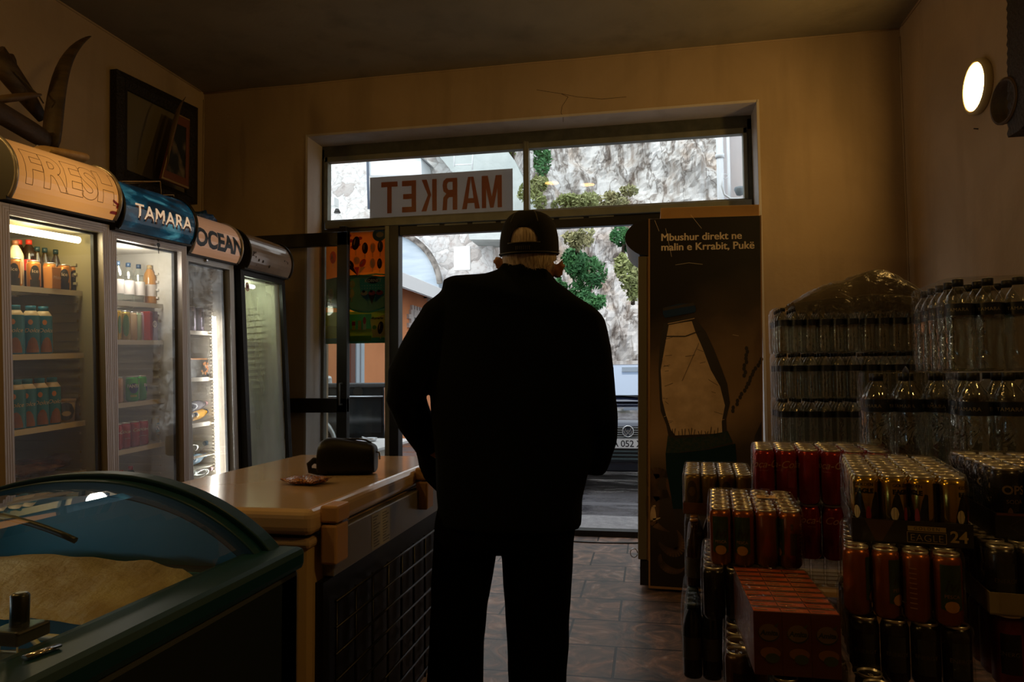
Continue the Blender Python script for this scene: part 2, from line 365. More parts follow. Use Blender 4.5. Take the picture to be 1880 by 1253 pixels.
# translucent board
for m_, cc in ((SGW, None), (SGR, None)):
    nt = m_.node_tree; pr = [n for n in nt.nodes if n.type == 'BSDF_PRINCIPLED'][0]
    tr = nt.nodes.new('ShaderNodeBsdfTranslucent'); tr.inputs[0].default_value = pr.inputs['Base Color'].default_value
    mx = nt.nodes.new('ShaderNodeMixShader'); mx.inputs[0].default_value = .5; ou = [n for n in nt.nodes if n.type == 'OUTPUT_MATERIAL'][0]
    nt.links.new(pr.outputs[0], mx.inputs[1]); nt.links.new(tr.outputs[0], mx.inputs[2]); nt.links.new(mx.outputs[0], ou.inputs[0])
MB().box((-sw / 2, 0, 0), (sw / 2, .004, zhi - zlo)).build('sign_board', SGW, sg)
tm = MB(); H_ = (zhi - zlo); tw = sw * .86; th = H_ * .74; lw_ = tw / 6.05
def letter(ch):
    B = .27
    return {'T': [[(.0, 1), (1, 1), (1, .84), (0, .84)], [(.365, .84), (.635, .84), (.635, 0), (.365, 0)]],
      'E': [[(.1, 0), (.1 + B, 0), (.1 + B, 1), (.1, 1)], [(.37, 1), (.95, 1), (.95, .83), (.37, .83)], [(.37, .58), (.88, .58), (.88, .42), (.37, .42)], [(.37, .17), (.95, .17), (.95, 0), (.37, 0)]],
      'K': [[(.08, 0), (.08 + B, 0), (.08 + B, 1), (.08, 1)], [(.35, .40), (.68, 1), (.98, 1), (.60, .50), (.42, .50)], [(.42, .5), (.60, .52), (1.0, 0), (.70, 0), (.47, .42)]],
      'R': [[(.08, 0), (.08 + B, 0), (.08 + B, 1), (.08, 1)], [(.35, 1), (.74, 1), (.90, .92), (.95, .78), (.90, .60), (.74, .52), (.35, .52), (.35, .63), (.60, .63), (.68, .70), (.68, .82), (.60, .88), (.35, .88)], [(.35, .52), (.72, .52), (.90, .40), (.96, 0), (.70, 0), (.66, .34), (.56, .40), (.35, .40)]],
      'A': [[(-.02, 0), (.26, 0), (.46, .80), (.50, 1), (.34, 1)], [(.74, 0), (1.02, 0), (.66, 1), (.50, 1), (.54, .80)], [(.30, .18), (.70, .18), (.66, .33), (.34, .33)]],
      'M': [[(-.08, 0), (.17, 0), (.17, 1), (-.08, 1)], [(.83, 0), (1.08, 0), (1.08, 1), (.83, 1)], [(.17, 1), (.17, .60), (.40, 0), (.50, 0), (.50, .34), (.27, 1)], [(.83, 1), (.83, .60), (.60, 0), (.50, 0), (.50, .34), (.73, 1)]]}[ch]
for k, chh in enumerate('MARKET'):
    for poly in letter(chh):
        for yy in (-.0012, .0052):
            tm.add([(tw / 2 - (k + .09 + .82 * x_) * lw_ * 1.008, yy, H_ * .13 + z_ * th) for x_, z_ in poly], [tuple(range(len(poly)))])
tm.build('sign_letters', SGR, sg)

# ------------------------------------------------------------------ ice-cream poster on the side light
def pcol(name, c):
    if name in MATS: return MATS[name]
    m_ = mat(name, c, .35); nt = m_.node_tree; pr = [n for n in nt.nodes if n.type == 'BSDF_PRINCIPLED'][0]
    tr = nt.nodes.new('ShaderNodeBsdfTranslucent'); tr.inputs[0].default_value = (*c, 1)
    mx = nt.nodes.new('ShaderNodeMixShader'); mx.inputs[0].default_value = .8; ou = [n for n in nt.nodes if n.type == 'OUTPUT_MATERIAL'][0]
    nt.links.new(pr.outputs[0], mx.inputs[1]); nt.links.new(tr.outputs[0], mx.inputs[2]); nt.links.new(mx.outputs[0], ou.inputs[0]); return m_
PC = [pcol('poster_' + n, c) for n, c in [('orange', (.82, .46, .13)), ('amber', (.95, .66, .30)), ('chocolate', (.045, .015, .008)), ('blue', (.04, .17, .36)), ('sky_blue', (.12, .52, .68)),
      ('cream', (.80, .66, .45)), ('pink', (.65, .12, .16)), ('green', (.18, .45, .10)), ('white', (.8, .8, .78)), ('grass', (.48, .58, .14)), ('deep', (.01, .02, .05)), ('yellow', (.85, .60, .05)), ('red', (.55, .03, .03)), ('gold', (.72, .58, .28))]]
ORG, AMB, CHO, BLU, SKY, CRM, PNK, GRN, WHI, GRS, DEEP, YEL, RED, GOL = range(14)
py = YW + .024; a_ = q(709, 424, py); c_ = q(598, 632, py)
pw_, ph_ = a_.x - c_.x, a_.z - c_.z
pr_ = MB(); pr_.box((c_.x, py, c_.z), (a_.x, py + .0012, a_.z), mi=ORG)
D = Draw(pr_, (c_.x, py, c_.z), (1, 0, 0), (0, 0, 1), lift=.0006, step=.00012)
W_, H_ = pw_, ph_; U = lambda u: (u - 598) / 111 * W_; V = lambda v: (632 - v) / 208 * H_
D.rect(0, V(510), W_, H_, ORG); D.ell(U(668), V(462), W_ * .40, H_ * .19, AMB)
D.poly([(U(598), V(511))] + [(U(u), V(511 - 7 * math.sin((u - 598) / 111 * 3.1) )) for u in range(610, 710, 10)] + [(U(709), V(508)), (U(709), V(578)), (U(680), V(574)), (U(655), V(574)), (U(636), V(566)), (U(598), V(560))], BLU)
D.line([(U(636), V(511)), (U(660), V(507)), (U(690), V(504)), (U(709), V(506))], .012, SKY)
D.poly([(U(660), V(512)), (U(709), V(509)), (U(709), V(540)), (U(690), V(556)), (U(664), V(546))], SKY)
for r_ in range(5):
    for c2 in range(9): D.ell(U(665 + c2 * 5), V(525 + r_ * 5), .004, .004, WHI, n=8)
D.rect(0, 0, W_, V(573), GRN); D.rect(U(636), V(612), U(683), V(578), SKY); D.poly([(0, 0), (W_, 0), (W_, V(604)), (U(660), V(606)), (0, V(598))], GRS)
D.rect(0, 0, W_, V(622), SKY); D.rect(U(638), V(628), U(683), V(618), GRN)
D.line([(0, V(562)), (U(640), V(566)), (U(660), V(573)), (U(680), V(575)), (U(709), V(566))], .014, SKY)
D.ell(U(697), V(431), .058, .055, BLU); D.ell(U(698), V(431), .032, .022, CRM)
def pop(u, v, a, b, c, rot=0, stick=True):
    if stick: D.line([(U(u), V(v)), (U(u), V(v + b * 1.9))], .008, CRM)
    s_ = W_ / 111
    D.ell(U(u), V(v), a * s_, b * s_, c, rot); D.ell(U(u - a * .35), V(v - b * .2), a * s_ * .18, b * s_ * .5, AMB if c == CHO else WHI, rot)
for (u, v) in [(645, 440), (662, 436), (648, 452), (659, 448), (642, 430)]: D.ell(U(u), V(v), .018, .014, PNK)
pop(654, 445, 7, 12, CHO, -.2); pop(671, 455, 5.5, 10, CHO); pop(685, 455, 5, 9, AMB); pop(699, 453, 5, 10, CHO)
pop(645, 485, 5, 8, CHO, .5, False); pop(656, 478, 6, 7, CRM, 0, False); pop(667, 483, 5, 8, PNK, -.6, False); pop(685, 484, 5, 9, CRM); pop(698, 485, 4.5, 9, CHO); pop(612, 470, 6, 11, PNK); pop(608, 540, 5, 10, CRM)
for du, c in ((645, CHO), (656, PNK), (668, CRM)): D.poly([(U(du - 5), V(490)), (U(du + 5), V(490)), (U(658), V(506))], c)
D.ell(U(686), V(516), .055, .026, DEEP); D.text('KORNET', U(686), V(519), .036, WHI, bold=.0015)
for du, c in ((670, CRM), (684, PNK), (698, PNK)):
    D.poly([(U(du - 7), V(541)), (U(du + 7), V(541)), (U(684 + (du - 684) * .35), V(560))], CHO if du == 684 else BLU); D.ell(U(du), V(539), .03, .02, c); D.ell(U(du - 1), V(536), .014, .011, CHO)
pop(648, 522, 5, 7, GOL); pop(647, 539, 5, 8, AMB)
D.text('Rumarks', U(694), V(590), .03, DEEP, bold=.0006)
D.poly([(U(681), V(588)), (U(707), V(580)), (U(709), V(618)), (U(686), V(622))], GOL); D.text('Rumarks', U(695), V(588), .026, DEEP, bold=.001)
pop(700, 604, 5, 11, CHO, -.15); D.ell(U(689), V(603), .018, .017, GRN)
for k_, (u, c) in enumerate([(651, YEL), (651, RED), (662, ORG), (671, WHI)]): D.rect(U(u - 3), V(607 - (k_ == 1) * 8), U(u + 3), V(590 + (k_ == 1) * 2), c)
D.ell(U(671), V(590), .014, .03, PNK); D.ell(U(640), V(594), .014, .02, WHI)
po = pr_.build('ice_cream_poster', PC); tag(po, 'colourful ice cream poster stuck to the side window by the door', 'poster')

# ================================================================== OUTSIDE
m, nt, o = _nt('wet_asphalt'); N = nt.nodes.new; L = nt.links.new
p = N('ShaderNodeBsdfPrincipled'); tc = N('ShaderNodeTexCoord'); n = N('ShaderNodeTexNoise'); n.inputs['Scale'].default_value = 1.6; n.inputs['Detail'].default_value = 10; n.inputs['Roughness'].default_value = .7
mp = N('ShaderNodeMapping'); mp.inputs['Scale'].default_value = (.7, 2.2, 1); L(tc.outputs['Object'], mp.inputs[0]); L(mp.outputs[0], n.inputs['Vector'])
r = N('ShaderNodeValToRGB'); r.color_ramp.elements[0].position = .38; r.color_ramp.elements[0].color = (.045, .043, .05, 1); r.color_ramp.elements[1].position = .7; r.color_ramp.elements[1].color = (.17, .16, .165, 1)
L(n.outputs['Fac'], r.inputs[0]); L(r.outputs[0], p.inputs['Base Color'])
r2 = N('ShaderNodeMapRange'); r2.inputs[1].default_value = .4; r2.inputs[2].default_value = .6; r2.inputs[3].default_value = .12; r2.inputs[4].default_value = .6; L(n.outputs['Fac'], r2.inputs[0]); L(r2.outputs[0], p.inputs['Roughness'])
n2 = N('ShaderNodeTexNoise'); n2.inputs['Scale'].default_value = 60; L(tc.outputs['Object'], n2.inputs['Vector']); b = N('ShaderNodeBump'); b.inputs['Strength'].default_value = .5; b.inputs['Distance'].default_value = .01
L(n2.outputs['Fac'], b.inputs['Height']); L(b.outputs[0], p.inputs['Normal']); L(p.outputs[0], o.inputs[0]); ASPH = m
STEP = mat('step_stone', (.30, .29, .29), .6, noise_=(18, .3, .7), col2=(.17, .165, .17), bump=(70, .5))
struct('ground', MB().box((-40, 6.35, -.4), (40, 40, -.05)), ASPH)
pv = MB(); pv.box((-6, 5.5, -.4), (6, 5.96, -.02)); pv.box((-6, 5.975, -.4), (6, 6.35, -.03))
struct('pavement', pv, STEP)
kb = MB(); kb.box((-6, 5.955, -.4), (6, 5.98, -.06))
struct('pavement_joint', kb, mat('joint_dark', (.02, .02, .02), .8))
struct('wall_outside_left', MB().box((-9, 5.56, -.3), (XL - .2, 5.9, 4.2)), CONC)

# cliff: one displaced rock face wrapping the yard
def rockmat():
    m, nt, o = _nt('rock_face'); N = nt.nodes.new; L = nt.links.new
    p = N('ShaderNodeBsdfPrincipled'); p.inputs['Roughness'].default_value = .9; p.inputs['Specular IOR Level'].default_value = .15
    tc = N('ShaderNodeTexCoord')
    mp = N('ShaderNodeMapping'); mp.inputs['Rotation'].default_value = (0, R(-25), 0); mp.inputs['Scale'].default_value = (1.5, 1, .5); L(tc.outputs['Object'], mp.inputs[0])
    n = N('ShaderNodeTexNoise'); n.inputs['Scale'].default_value = 1.5; n.inputs['Detail'].default_value = 12; n.inputs['Roughness'].default_value = .68; n.inputs['Distortion'].default_value = .9; L(mp.outputs[0], n.inputs['Vector'])
    r = N('ShaderNodeValToRGB'); r.color_ramp.elements[0].position = .33; r.color_ramp.elements[0].color = (.14, .115, .10, 1)
    for pos, c in ((.40, (.36, .32, .29)), (.46, (.60, .57, .54)), (.54, (.76, .74, .72))):
        e = r.color_ramp.elements.new(pos); e.color = (*c, 1)
    r.color_ramp.elements[-1].position = .75; r.color_ramp.elements[-1].color = (.78, .77, .75, 1); L(n.outputs['Fac'], r.inputs[0])
    n4 = N('ShaderNodeTexNoise'); n4.inputs['Scale'].default_value = .45; n4.inputs['Detail'].default_value = 7; n4.inputs['Distortion'].default_value = 1.5; L(tc.outputs['Object'], n4.inputs['Vector'])
    mr = N('ShaderNodeMapRange'); mr.inputs[1].default_value = .52; mr.inputs[2].default_value = .70; mr.inputs[4].default_value = .85; L(n4.outputs['Fac'], mr.inputs[0])
    mx = N('ShaderNodeMixRGB'); mx.blend_type = 'MULTIPLY'; mx.inputs[2].default_value = (.80, .60, .44, 1); L(mr.outputs[0], mx.inputs[0]); L(r.outputs[0], mx.inputs[1])
    vo = N('ShaderNodeTexVoronoi'); vo.feature = 'DISTANCE_TO_EDGE'; vo.inputs['Scale'].default_value = 1.1; vo.inputs['Randomness'].default_value = 1
    nd = N('ShaderNodeTexNoise'); nd.inputs['Scale'].default_value = 1.6; nd.inputs['Detail'].default_value = 8; L(mp.outputs[0], nd.inputs['Vector'])
    va = N('ShaderNodeVectorMath'); va.operation = 'MULTIPLY_ADD'; va.inputs[1].default_value = (1.6, 1.6, 1.6); L(nd.outputs['Color'], va.inputs[0]); L(mp.outputs[0], va.inputs[2]); L(va.outputs[0], vo.inputs['Vector'])
    mr2 = N('ShaderNodeMapRange'); mr2.inputs[1].default_value = 0; mr2.inputs[2].default_value = .05; mr2.inputs[3].default_value = .75; mr2.inputs[4].default_value = 0; L(vo.outputs['Distance'], mr2.inputs[0])
    mx2 = N('ShaderNodeMixRGB'); mx2.inputs[2].default_value = (.13, .10, .08, 1); L(mr2.outputs[0], mx2.inputs[0]); L(mx.outputs[0], mx2.inputs[1])
    mq = N('ShaderNodeMapping'); mq.inputs['Rotation'].default_value = (0, R(-14), 0); mq.inputs['Scale'].default_value = (1.5, 1, .22); L(tc.outputs['Object'], mq.inputs[0])
    nq = N('ShaderNodeTexNoise'); nq.inputs['Scale'].default_value = 1.1; nq.inputs['Detail'].default_value = 9; nq.inputs['Roughness'].default_value = .6; nq.inputs['Distortion'].default_value = .7; L(mq.outputs[0], nq.inputs['Vector'])
    rq = N('ShaderNodeMapRange'); rq.inputs[1].default_value = .55; rq.inputs[2].default_value = .68; rq.inputs[4].default_value = .9; L(nq.outputs['Fac'], rq.inputs[0])
    mz = N('ShaderNodeMixRGB'); mz.blend_type = 'MULTIPLY'; mz.inputs[2].default_value = (.42, .33, .27, 1); L(rq.outputs[0], mz.inputs[0]); L(mx2.outputs[0], mz.inputs[1])
    L(mz.outputs[0], p.inputs['Base Color'])
    b = N('ShaderNodeBump'); b.inputs['Strength'].default_value = .6; b.inputs['Distance'].default_value = .14; L(n.outputs['Fac'], b.inputs['Height']); L(b.outputs[0], p.inputs['Normal'])
    L(p.outputs[0], o.inputs[0]); return m
ROCK = rockmat()
def cliff(name, x0, x1, z0, z1, yf, nx, nz, amp, seed, m=ROCK):
    vs = []; fs = []
    for j in range(nz + 1):
        for i in range(nx + 1):
            x = x0 + (x1 - x0) * i / nx; z = z0 + (z1 - z0) * j / nz
            s_ = Vector((x * .55 + z * .22, seed, z * .3 - x * .12))
            d = noise.hetero_terrain(s_, .9, 2.1, 6, .6) * amp + noise.turbulence(Vector((x * 1.6 + z * .7, seed + 5, z * .8)), 4, True) * amp * .55
            vs.append((x, yf(x, z) - d, z))
    for j in range(nz):
        for i in range(nx):
            a = j * (nx + 1) + i; fs.append((a, a + 1, a + nx + 2, a + nx + 1))
    mb = MB(); mb.add(vs, fs, 0, False); return struct(name, mb, m)
cliff('cliff', -4.2, 16, -.3, 17, lambda x, z: 19 - max(0, x - 1) * .45 + z * .16, 210, 170, .75, 3.3)
# rubble masonry retaining wall on the left with the mouth of a tunnel
m, nt, o = _nt('rubble_masonry'); N = nt.nodes.new; L = nt.links.new
p = N('ShaderNodeBsdfPrincipled'); p.inputs['Roughness'].default_value = .9; tc = N('ShaderNodeTexCoord')
nd = N('ShaderNodeTexNoise'); nd.inputs['Scale'].default_value = 2; nd.inputs['Detail'].default_value = 6; L(tc.outputs['Object'], nd.inputs['Vector'])
va = N('ShaderNodeVectorMath'); va.operation = 'MULTIPLY_ADD'; va.inputs[1].default_value = (.6, .6, .6); L(nd.outputs['Color'], va.inputs[0]); L(tc.outputs['Object'], va.inputs[2])
v1 = N('ShaderNodeTexVoronoi'); v1.inputs['Scale'].default_value = 3.2; L(va.outputs[0], v1.inputs['Vector'])
v2 = N('ShaderNodeTexVoronoi'); v2.feature = 'DISTANCE_TO_EDGE'; v2.inputs['Scale'].default_value = 3.2; L(va.outputs[0], v2.inputs['Vector'])
hs = N('ShaderNodeSeparateColor'); L(v1.outputs['Color'], hs.inputs[0])
r = N('ShaderNodeValToRGB'); r.color_ramp.elements[0].color = (.55, .50, .47, 1); r.color_ramp.elements[1].color = (.86, .84, .82, 1); r.color_ramp.elements[0].position = .05; r.color_ramp.elements[1].position = .55; L(hs.outputs[0], r.inputs[0])
mr = N('ShaderNodeMapRange'); mr.inputs[2].default_value = .05; mr.inputs[3].default_value = .8; mr.inputs[4].default_value = 0; L(v2.outputs['Distance'], mr.inputs[0])
mm = N('ShaderNodeMath'); mm.operation = 'MULTIPLY'; L(mr.outputs[0], mm.inputs[0]); L(nd.outputs['Fac'], mm.inputs[1])
mx = N('ShaderNodeMixRGB'); mx.inputs[2].default_value = (.22, .19, .17, 1); L(mm.outputs[0], mx.inputs[0]); L(r.outputs[0], mx.inputs[1])
n5 = N('ShaderNodeTexNoise'); n5.inputs['Scale'].default_value = 7; n5.inputs['Detail'].default_value = 9; L(tc.outputs['Object'], n5.inputs['Vector'])
m5 = N('ShaderNodeMapRange'); m5.inputs[1].default_value = .5; m5.inputs[2].default_value = .72; m5.inputs[4].default_value = .7; L(n5.outputs['Fac'], m5.inputs[0])
mx3 = N('ShaderNodeMixRGB'); mx3.inputs[2].default_value = (.42, .33, .29, 1); L(m5.outputs[0], mx3.inputs[0]); L(mx.outputs[0], mx3.inputs[1]); L(mx3.outputs[0], p.inputs['Base Color'])
b = N('ShaderNodeBump'); b.inputs['Strength'].default_value = .8; b.inputs['Distance'].default_value = .08; L(v2.outputs['Distance'], b.inputs['Height']); L(b.outputs[0], p.inputs['Normal']); L(p.outputs[0], o.inputs[0]); MAS = m
ym = 16.
struct('wall_masonry', MB().box((-16, ym, -.3), (at(905, 500, y=ym).x, ym + .8, 11)), MAS)
def extr(name, pts, y, th, m_, lab=None, cat=None, kind='structure'):
    mb = MB(); mb.loft([[at(u, v, y=y) for u, v in pts], [at(u, v, y=y) + Vector((0, th, 0)) for u, v in pts]], sm=False)
    o = mb.build(name, m_); tag(o, lab, cat, kind=kind); return o
PALE = mat('pale_sprayed_concrete', (.60, .64, .62), .8, noise_=(1.6, .35, .7, (1, 1, .4)), col2=(.42, .46, .45), bump=(4, .5, .05))
extr('wall_concrete_shoulder', [(862, 440), (845, 350), (832, 318), (815, 297), (795, 275), (768, 256), (905, 246), (925, 268), (945, 295), (962, 330), (976, 362), (988, 400), (995, 440)], 15.2, 1.0, PALE)
PLK = mat('blue_grey_shutter_boards', (.36, .43, .50), .7, noise_=(1.2, .35, .7, (1, 1, 6)), col2=(.50, .57, .63))
arc = [(700, 560), (700, 415)] + [(700 + 106 * math.sin(t), 530 - 106 * math.cos(t)) for t in [R(20 + i * 8) for i in range(9)]] + [(806, 560)]
extr('wall_tunnel_infill', arc, 15.6, .4, PLK)
rim = MB(); rim.tube([at(700 + 108 * math.sin(t), 530 - 108 * math.cos(t), y=15.55) for t in [R(5 + i * 8) for i in range(11)]], .07, 7)
struct('trim_5', rim, mat('arch_stain', (.09, .075, .065), .9, noise_=(5, .4, .6), col2=(.3, .27, .24)))
# plaque on the masonry
pq = MB(); A_ = at(833, 497, y=15.5); B_ = at(863, 452, y=15.5); pq.box((A_.x, 15.5, A_.z), (B_.x, 15.56, B_.z))
tag(pq.build('plaque', mat('plaque_white', (.85, .85, .82), .5), bevel=.01), 'blank white plaque fixed high on the stone retaining wall', 'plaque')
# white gabled hut above the wall
hut = empty('white_cabin', at(724, 320, y=15.25)); tag(hut, 'white gabled cabin wall seen through the upper window above the sign', 'cabin')
Mi = Matrix.Translation(-hut.location)
hm = MB(); pts = [(675, 322), (674, 274), (722, 271), (773, 291), (774, 322)]
hm.loft([[at(u, v, y=15.25) for u, v in pts], [at(u, v, y=15.25) + Vector((0, .72, 0)) for u, v in pts]], sm=False)
hm.build('cabin_wall', mat('cabin_white', (.9, .93, .96), .6), hut, M=Mi)
rf = MB(); rp = [(672, 271), (722, 268), (776, 290)]
rf.loft([[at(u, v, y=15.15) + Vector((0, dy, dz)) for (u, v) in (r_,) for dy, dz in ((0, 0), (0, .02), (.84, .02), (.84, 0))] for r_ in rp], sm=False)
rf.build('cabin_roof', mat('cabin_roof', (.45, .46, .47), .7), hut, M=Mi)
pl = MB(); P1, P2 = at(674, 274, y=15.2), at(677, 384, y=15.2); pl.tube([P2, P1], .03, 6); pl.build('cabin_post', mat('post_dark', (.08, .1, .14), .6), hut, M=Mi)

ldr = MB()
for a_, b_ in (((834, 266), (834, 306)), ((869, 262), (867, 312)), ((834, 268), (869, 263)), ((836, 303), (867, 302))): ldr.tube([at(*a_, y=15.0), at(*b_, y=15.0)], .016, 5)
tag(ldr.build('pipe_frame', mat('frame_white', (.85, .86, .86), .5)), 'thin white pipe frame standing against the pale concrete slope', 'frame')
# orange building with a white concrete canopy, running away on the left
ORA = mat('orange_render', (.78, .30, .12), .8, noise_=(1.5, .35, .7), col2=(.70, .26, .10), bump=(40, .2))
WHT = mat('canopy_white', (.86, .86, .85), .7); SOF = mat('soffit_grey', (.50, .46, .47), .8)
xb = -4.75
bl = empty('orange_building', (xb, 11, -.05)); tag(bl, 'orange rendered building with a white concrete canopy across the yard', 'building')
Mb = Matrix.Translation((-xb, -11, .05))
YB0, YB1 = 9.9, 15.5
MB().box((xb - 3.5, YB0, -.05), (xb, YB1, 3.04)).build('building_wall', ORA, bl, M=Mb)
cn = MB(); cn.loft([[(xb + .6, y, 2.77), (xb + .6, y, 3.03), (xb - 3.6, y, 3.20), (xb - 3.6, y, 3.06), (xb, y, 3.045)] for y in (YB0 - .25, YB1 + .1)], sm=False); cn.build('canopy', WHT, bl, M=Mb, bevel=.01)
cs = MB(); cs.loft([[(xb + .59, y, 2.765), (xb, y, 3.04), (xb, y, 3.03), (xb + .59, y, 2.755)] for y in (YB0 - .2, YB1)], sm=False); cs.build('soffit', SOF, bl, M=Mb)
STN = mat('surround_stone', (.62, .58, .55), .8, noise_=(8, .3, .7), col2=(.5, .45, .42))
wy, wz = 13.85, 1.72
sur = MB(); ww, wh = 1.0, .72
sur.box((xb, wy, wz - .12), (xb + .05, wy + ww, wz)); sur.box((xb, wy, wz + wh), (xb + .05, wy + ww, wz + wh + .16)); sur.box((xb, wy - .16, wz - .1), (xb + .05, wy + .02, wz + wh + .14)); sur.box((xb, wy + ww - .02, wz - .1), (xb + .05, wy + ww + .14, wz + wh + .14))
for k_ in range(7): sur.box((xb, wy - .1 + k_ * .17, wz + wh + .12), (xb + .055, wy - .01 + k_ * .17, wz + wh + .24))
for k_ in range(5): sur.box((xb, wy - .30, wz - .05 + k_ * .18), (xb + .055, wy - .1, wz + .04 + k_ * .18))
sr = sur.build('window_surround', STN, bl, M=Mb)
MB().box((xb + .005, wy, wz), (xb + .02, wy + ww, wz + wh)).build('window_pane', mat('dark_pane', (.06, .08, .09), .15), sr, M=Mb)
def yb(u): return at(u, 690, x=xb).y
dr = MB(); dr.box((xb, yb(638), 0), (xb + .06, yb(646), 2.3)); dr.build('building_door', mat('brown_door', (.16, .07, .05), .6), bl, M=Mb)
dj = MB(); dj.box((xb, yb(647), 0), (xb + .07, yb(653), 2.3)); dj.box((xb, yb(656), .0), (xb + .07, yb(662), 2.3)); dj.build('door_frame', mat('frame_bluegrey', (.48, .56, .62), .6), bl, M=Mb)
l_ = at(788, 546, x=xb + .12)
wl_ = empty('wall_lantern', (l_.x, l_.y, l_.z - .1)); tag(wl_, 'small black wall lantern on the orange building under the canopy', 'lantern')
MB().lathe([(.02, 0), (.055, .02), (.06, .16), (.03, .2), (.012, .22)], 8).build('lantern_glass', mat('lantern_glass', (.6, .6, .58), .2), wl_)
MB().lathe([(.07, .19), (.06, .22), (.01, .27)], 8).build('lantern_cap', BLK, wl_); MB().box((-.12, -.012, .08), (-.05, .012, .11)).build('lantern_arm', BLK, wl_)

# small things by the table: low white table with an ashtray
tb = at(660, 818, y=6.05); TH = tb.z
t_ = empty('outdoor_table', (tb.x - .28, 6.02, -.02)); tag(t_, 'low white outdoor table beyond the side window', 'table')
ox, oy = t_.location.x, t_.location.y
MB().box((-.75, -.22, TH + .02 - .03), (.55, .75, TH + .02)).build('tabletop', mat('table_white', (.82, .82, .80), .35), t_, bevel=.006)
MB().box((-.72, -.20, TH - .075), (.52, .27, TH - .012)).build('apron', mat('table_edge', (.5, .47, .40), .5), t_)
for sx in (-.66, .46):
    for sy_ in (-.16, .24): MB().tube([(sx, sy_, 0), (sx, sy_, TH - .06)], .022, 8).build('leg', mat('table_leg', (.05, .12, .14), .5), t_)
a0 = at(681, 811, z=TH)
ash = MB(); ash.lathe([(.028, 0), (.05, .006), (.062, .035), (.056, .035), (.044, .012), (.001, .010)], 20, cap=False); ash.tube([(-.05, 0, .03), (-.09, 0, .042)], .006, 6)
ao = ash.build('ashtray', mat('steel_tray', (.55, .56, .58), .3, .8)); ao.location = (a0.x, a0.y, TH - .0); tag(ao, 'small metal ashtray on the white table outside', 'ashtray')

# pilaster, rain pipe and bracket lamp just outside on the right
yp = 6.9
pxs = at(1340, 300, y=yp).x
struct('wall_outside_right', MB().box((pxs, yp - .1, -.3), (pxs + 1.5, yp + .8, 5.)), mat('pinkish_render', (.72, .63, .60), .8, noise_=(3, .3, .7, (1, 1, .3)), col2=(.52, .50, .52)))
rp_ = MB(); rx = at(1322, 300, y=yp - .2).x
rp_.tube([(rx, yp - .2, -.1), (rx, yp - .2, 4.8)], .032, 12); rp_.tube([(rx + .075, yp - .2, -.1), (rx + .075, yp - .2, 4.8)], .014, 8)
for z_ in (.8, 2.0, 3.2): rp_.tube([(rx, yp - .2, z_), (rx, yp - .2, z_ + .04)], .040, 12)
tag(rp_.build('rain_pipe', mat('pipe_white', (.82, .86, .90), .4)), 'white rain pipe outside at the right end of the upper window', 'pipe')
lp = at(1353, 352, y=yp - .3); lo = empty('bracket_lamp', lp); tag(lo, 'curved white bracket lamp outside beside the rain pipe', 'lamp')
bk = MB(); bk.tube([(-.12, 0, .16), (-.13, 0, .06), (-.11, 0, -.02), (-.06, 0, -.06), (.05, 0, -.07)], .010, 8); bk.tube([(-.10 + .022 * math.cos(t), 0, .145 + .022 * math.sin(t)) for t in [i * .7 for i in range(10)]], .004, 5); bk.build('bracket', mat('pipe_white', (.8, .8, .8)), lo)
sh = MB(); sh.lathe([(.0005, -.03), (.03, -.02), (.05, .03), (.045, .05), (.012, .06)], 12, c=(.03, .05, 0)); sh.build('lamp_head', mat('lamp_grey', (.2, .24, .27), .5), lo)
kd = empty('wall_spotlight', at(618, 378, y=11.5)); tag(kd, 'small outdoor spotlight at the far left of the upper window', 'spotlight')
MB().box((-.22, -.1, -.02), (.0, .1, .14)).build('spot_body', mat('lamp_white', (.85, .85, .83), .4), kd, bevel=.01)
MB().lathe([(.03, -.06), (.06, -.13), (.05, -.14)], 10, c=(.02, -.02, 0)).build('spot_head', BLK, kd)

# ------------------------------------------------------------------ bushes on the cliff
LEAF = [mat('bush_leaf_%s' % n, c, .7, noise_=(3, .3, .7), col2=c2) for n, c, c2 in (('dark', (.035, .13, .045), (.07, .22, .06)), ('olive', (.20, .24, .07), (.30, .31, .13)), ('dry', (.38, .33, .16), (.26, .27, .12)))]
def bush(name, u, v, y, rx, rz, kind, n, lab, seed):
    rnd = random.Random(seed); c = at(u, v, y=y); mb = MB()
    lobes = [(rnd.uniform(-.6, .6) * rx, rnd.uniform(-.3, .3), rnd.uniform(-.6, .6) * rz, rnd.uniform(.35, .6)) for _ in range(7)]
    for i in range(n):
        lx, ly, lz, s_ = rnd.choice(lobes); d = Vector((rnd.gauss(0, 1), rnd.gauss(0, 1), rnd.gauss(0, 1))).normalized() * rnd.uniform(.6, 1)
        p_ = Vector((lx + d.x * rx * s_, ly + d.y * rx * s_ * .7, lz + d.z * rz * s_)); a = Vector((rnd.gauss(0, 1), rnd.gauss(0, 1), rnd.gauss(0, 1))).normalized(); b_ = a.orthogonal().normalized(); l = rnd.uniform(.03, .075)
        mb.add([p_ - a * l, p_ + b_ * l * .5, p_ + a * l, p_ - b_ * l * .5], [(0, 1, 2, 3)], 0, False)
    st = MB(); st.tube([(0, .5, -rz), (rx * .1, .2, -rz * .3), (0, 0, rz * .3)], [.05, .04, .015], 6); st.tube([(rx * .05, .2, -rz * .5), (rx * .5, 0, 0)], [.03, .01], 5)
    root = empty(name, c); tag(root, lab, 'bush'); mb.build('foliage', LEAF[kind], root); st.build('stem', mat('bark', (.12, .09, .06), .9), root)
bush('bush', 1077, 505, 15.2, .55, .65, 0, 2600, 'large round green bush on the cliff just right of the man', 1)
bush('bush', 1142, 437, 15.4, .26, .33, 0, 1100, 'small dark green bush high on the cliff in the doorway view', 2)
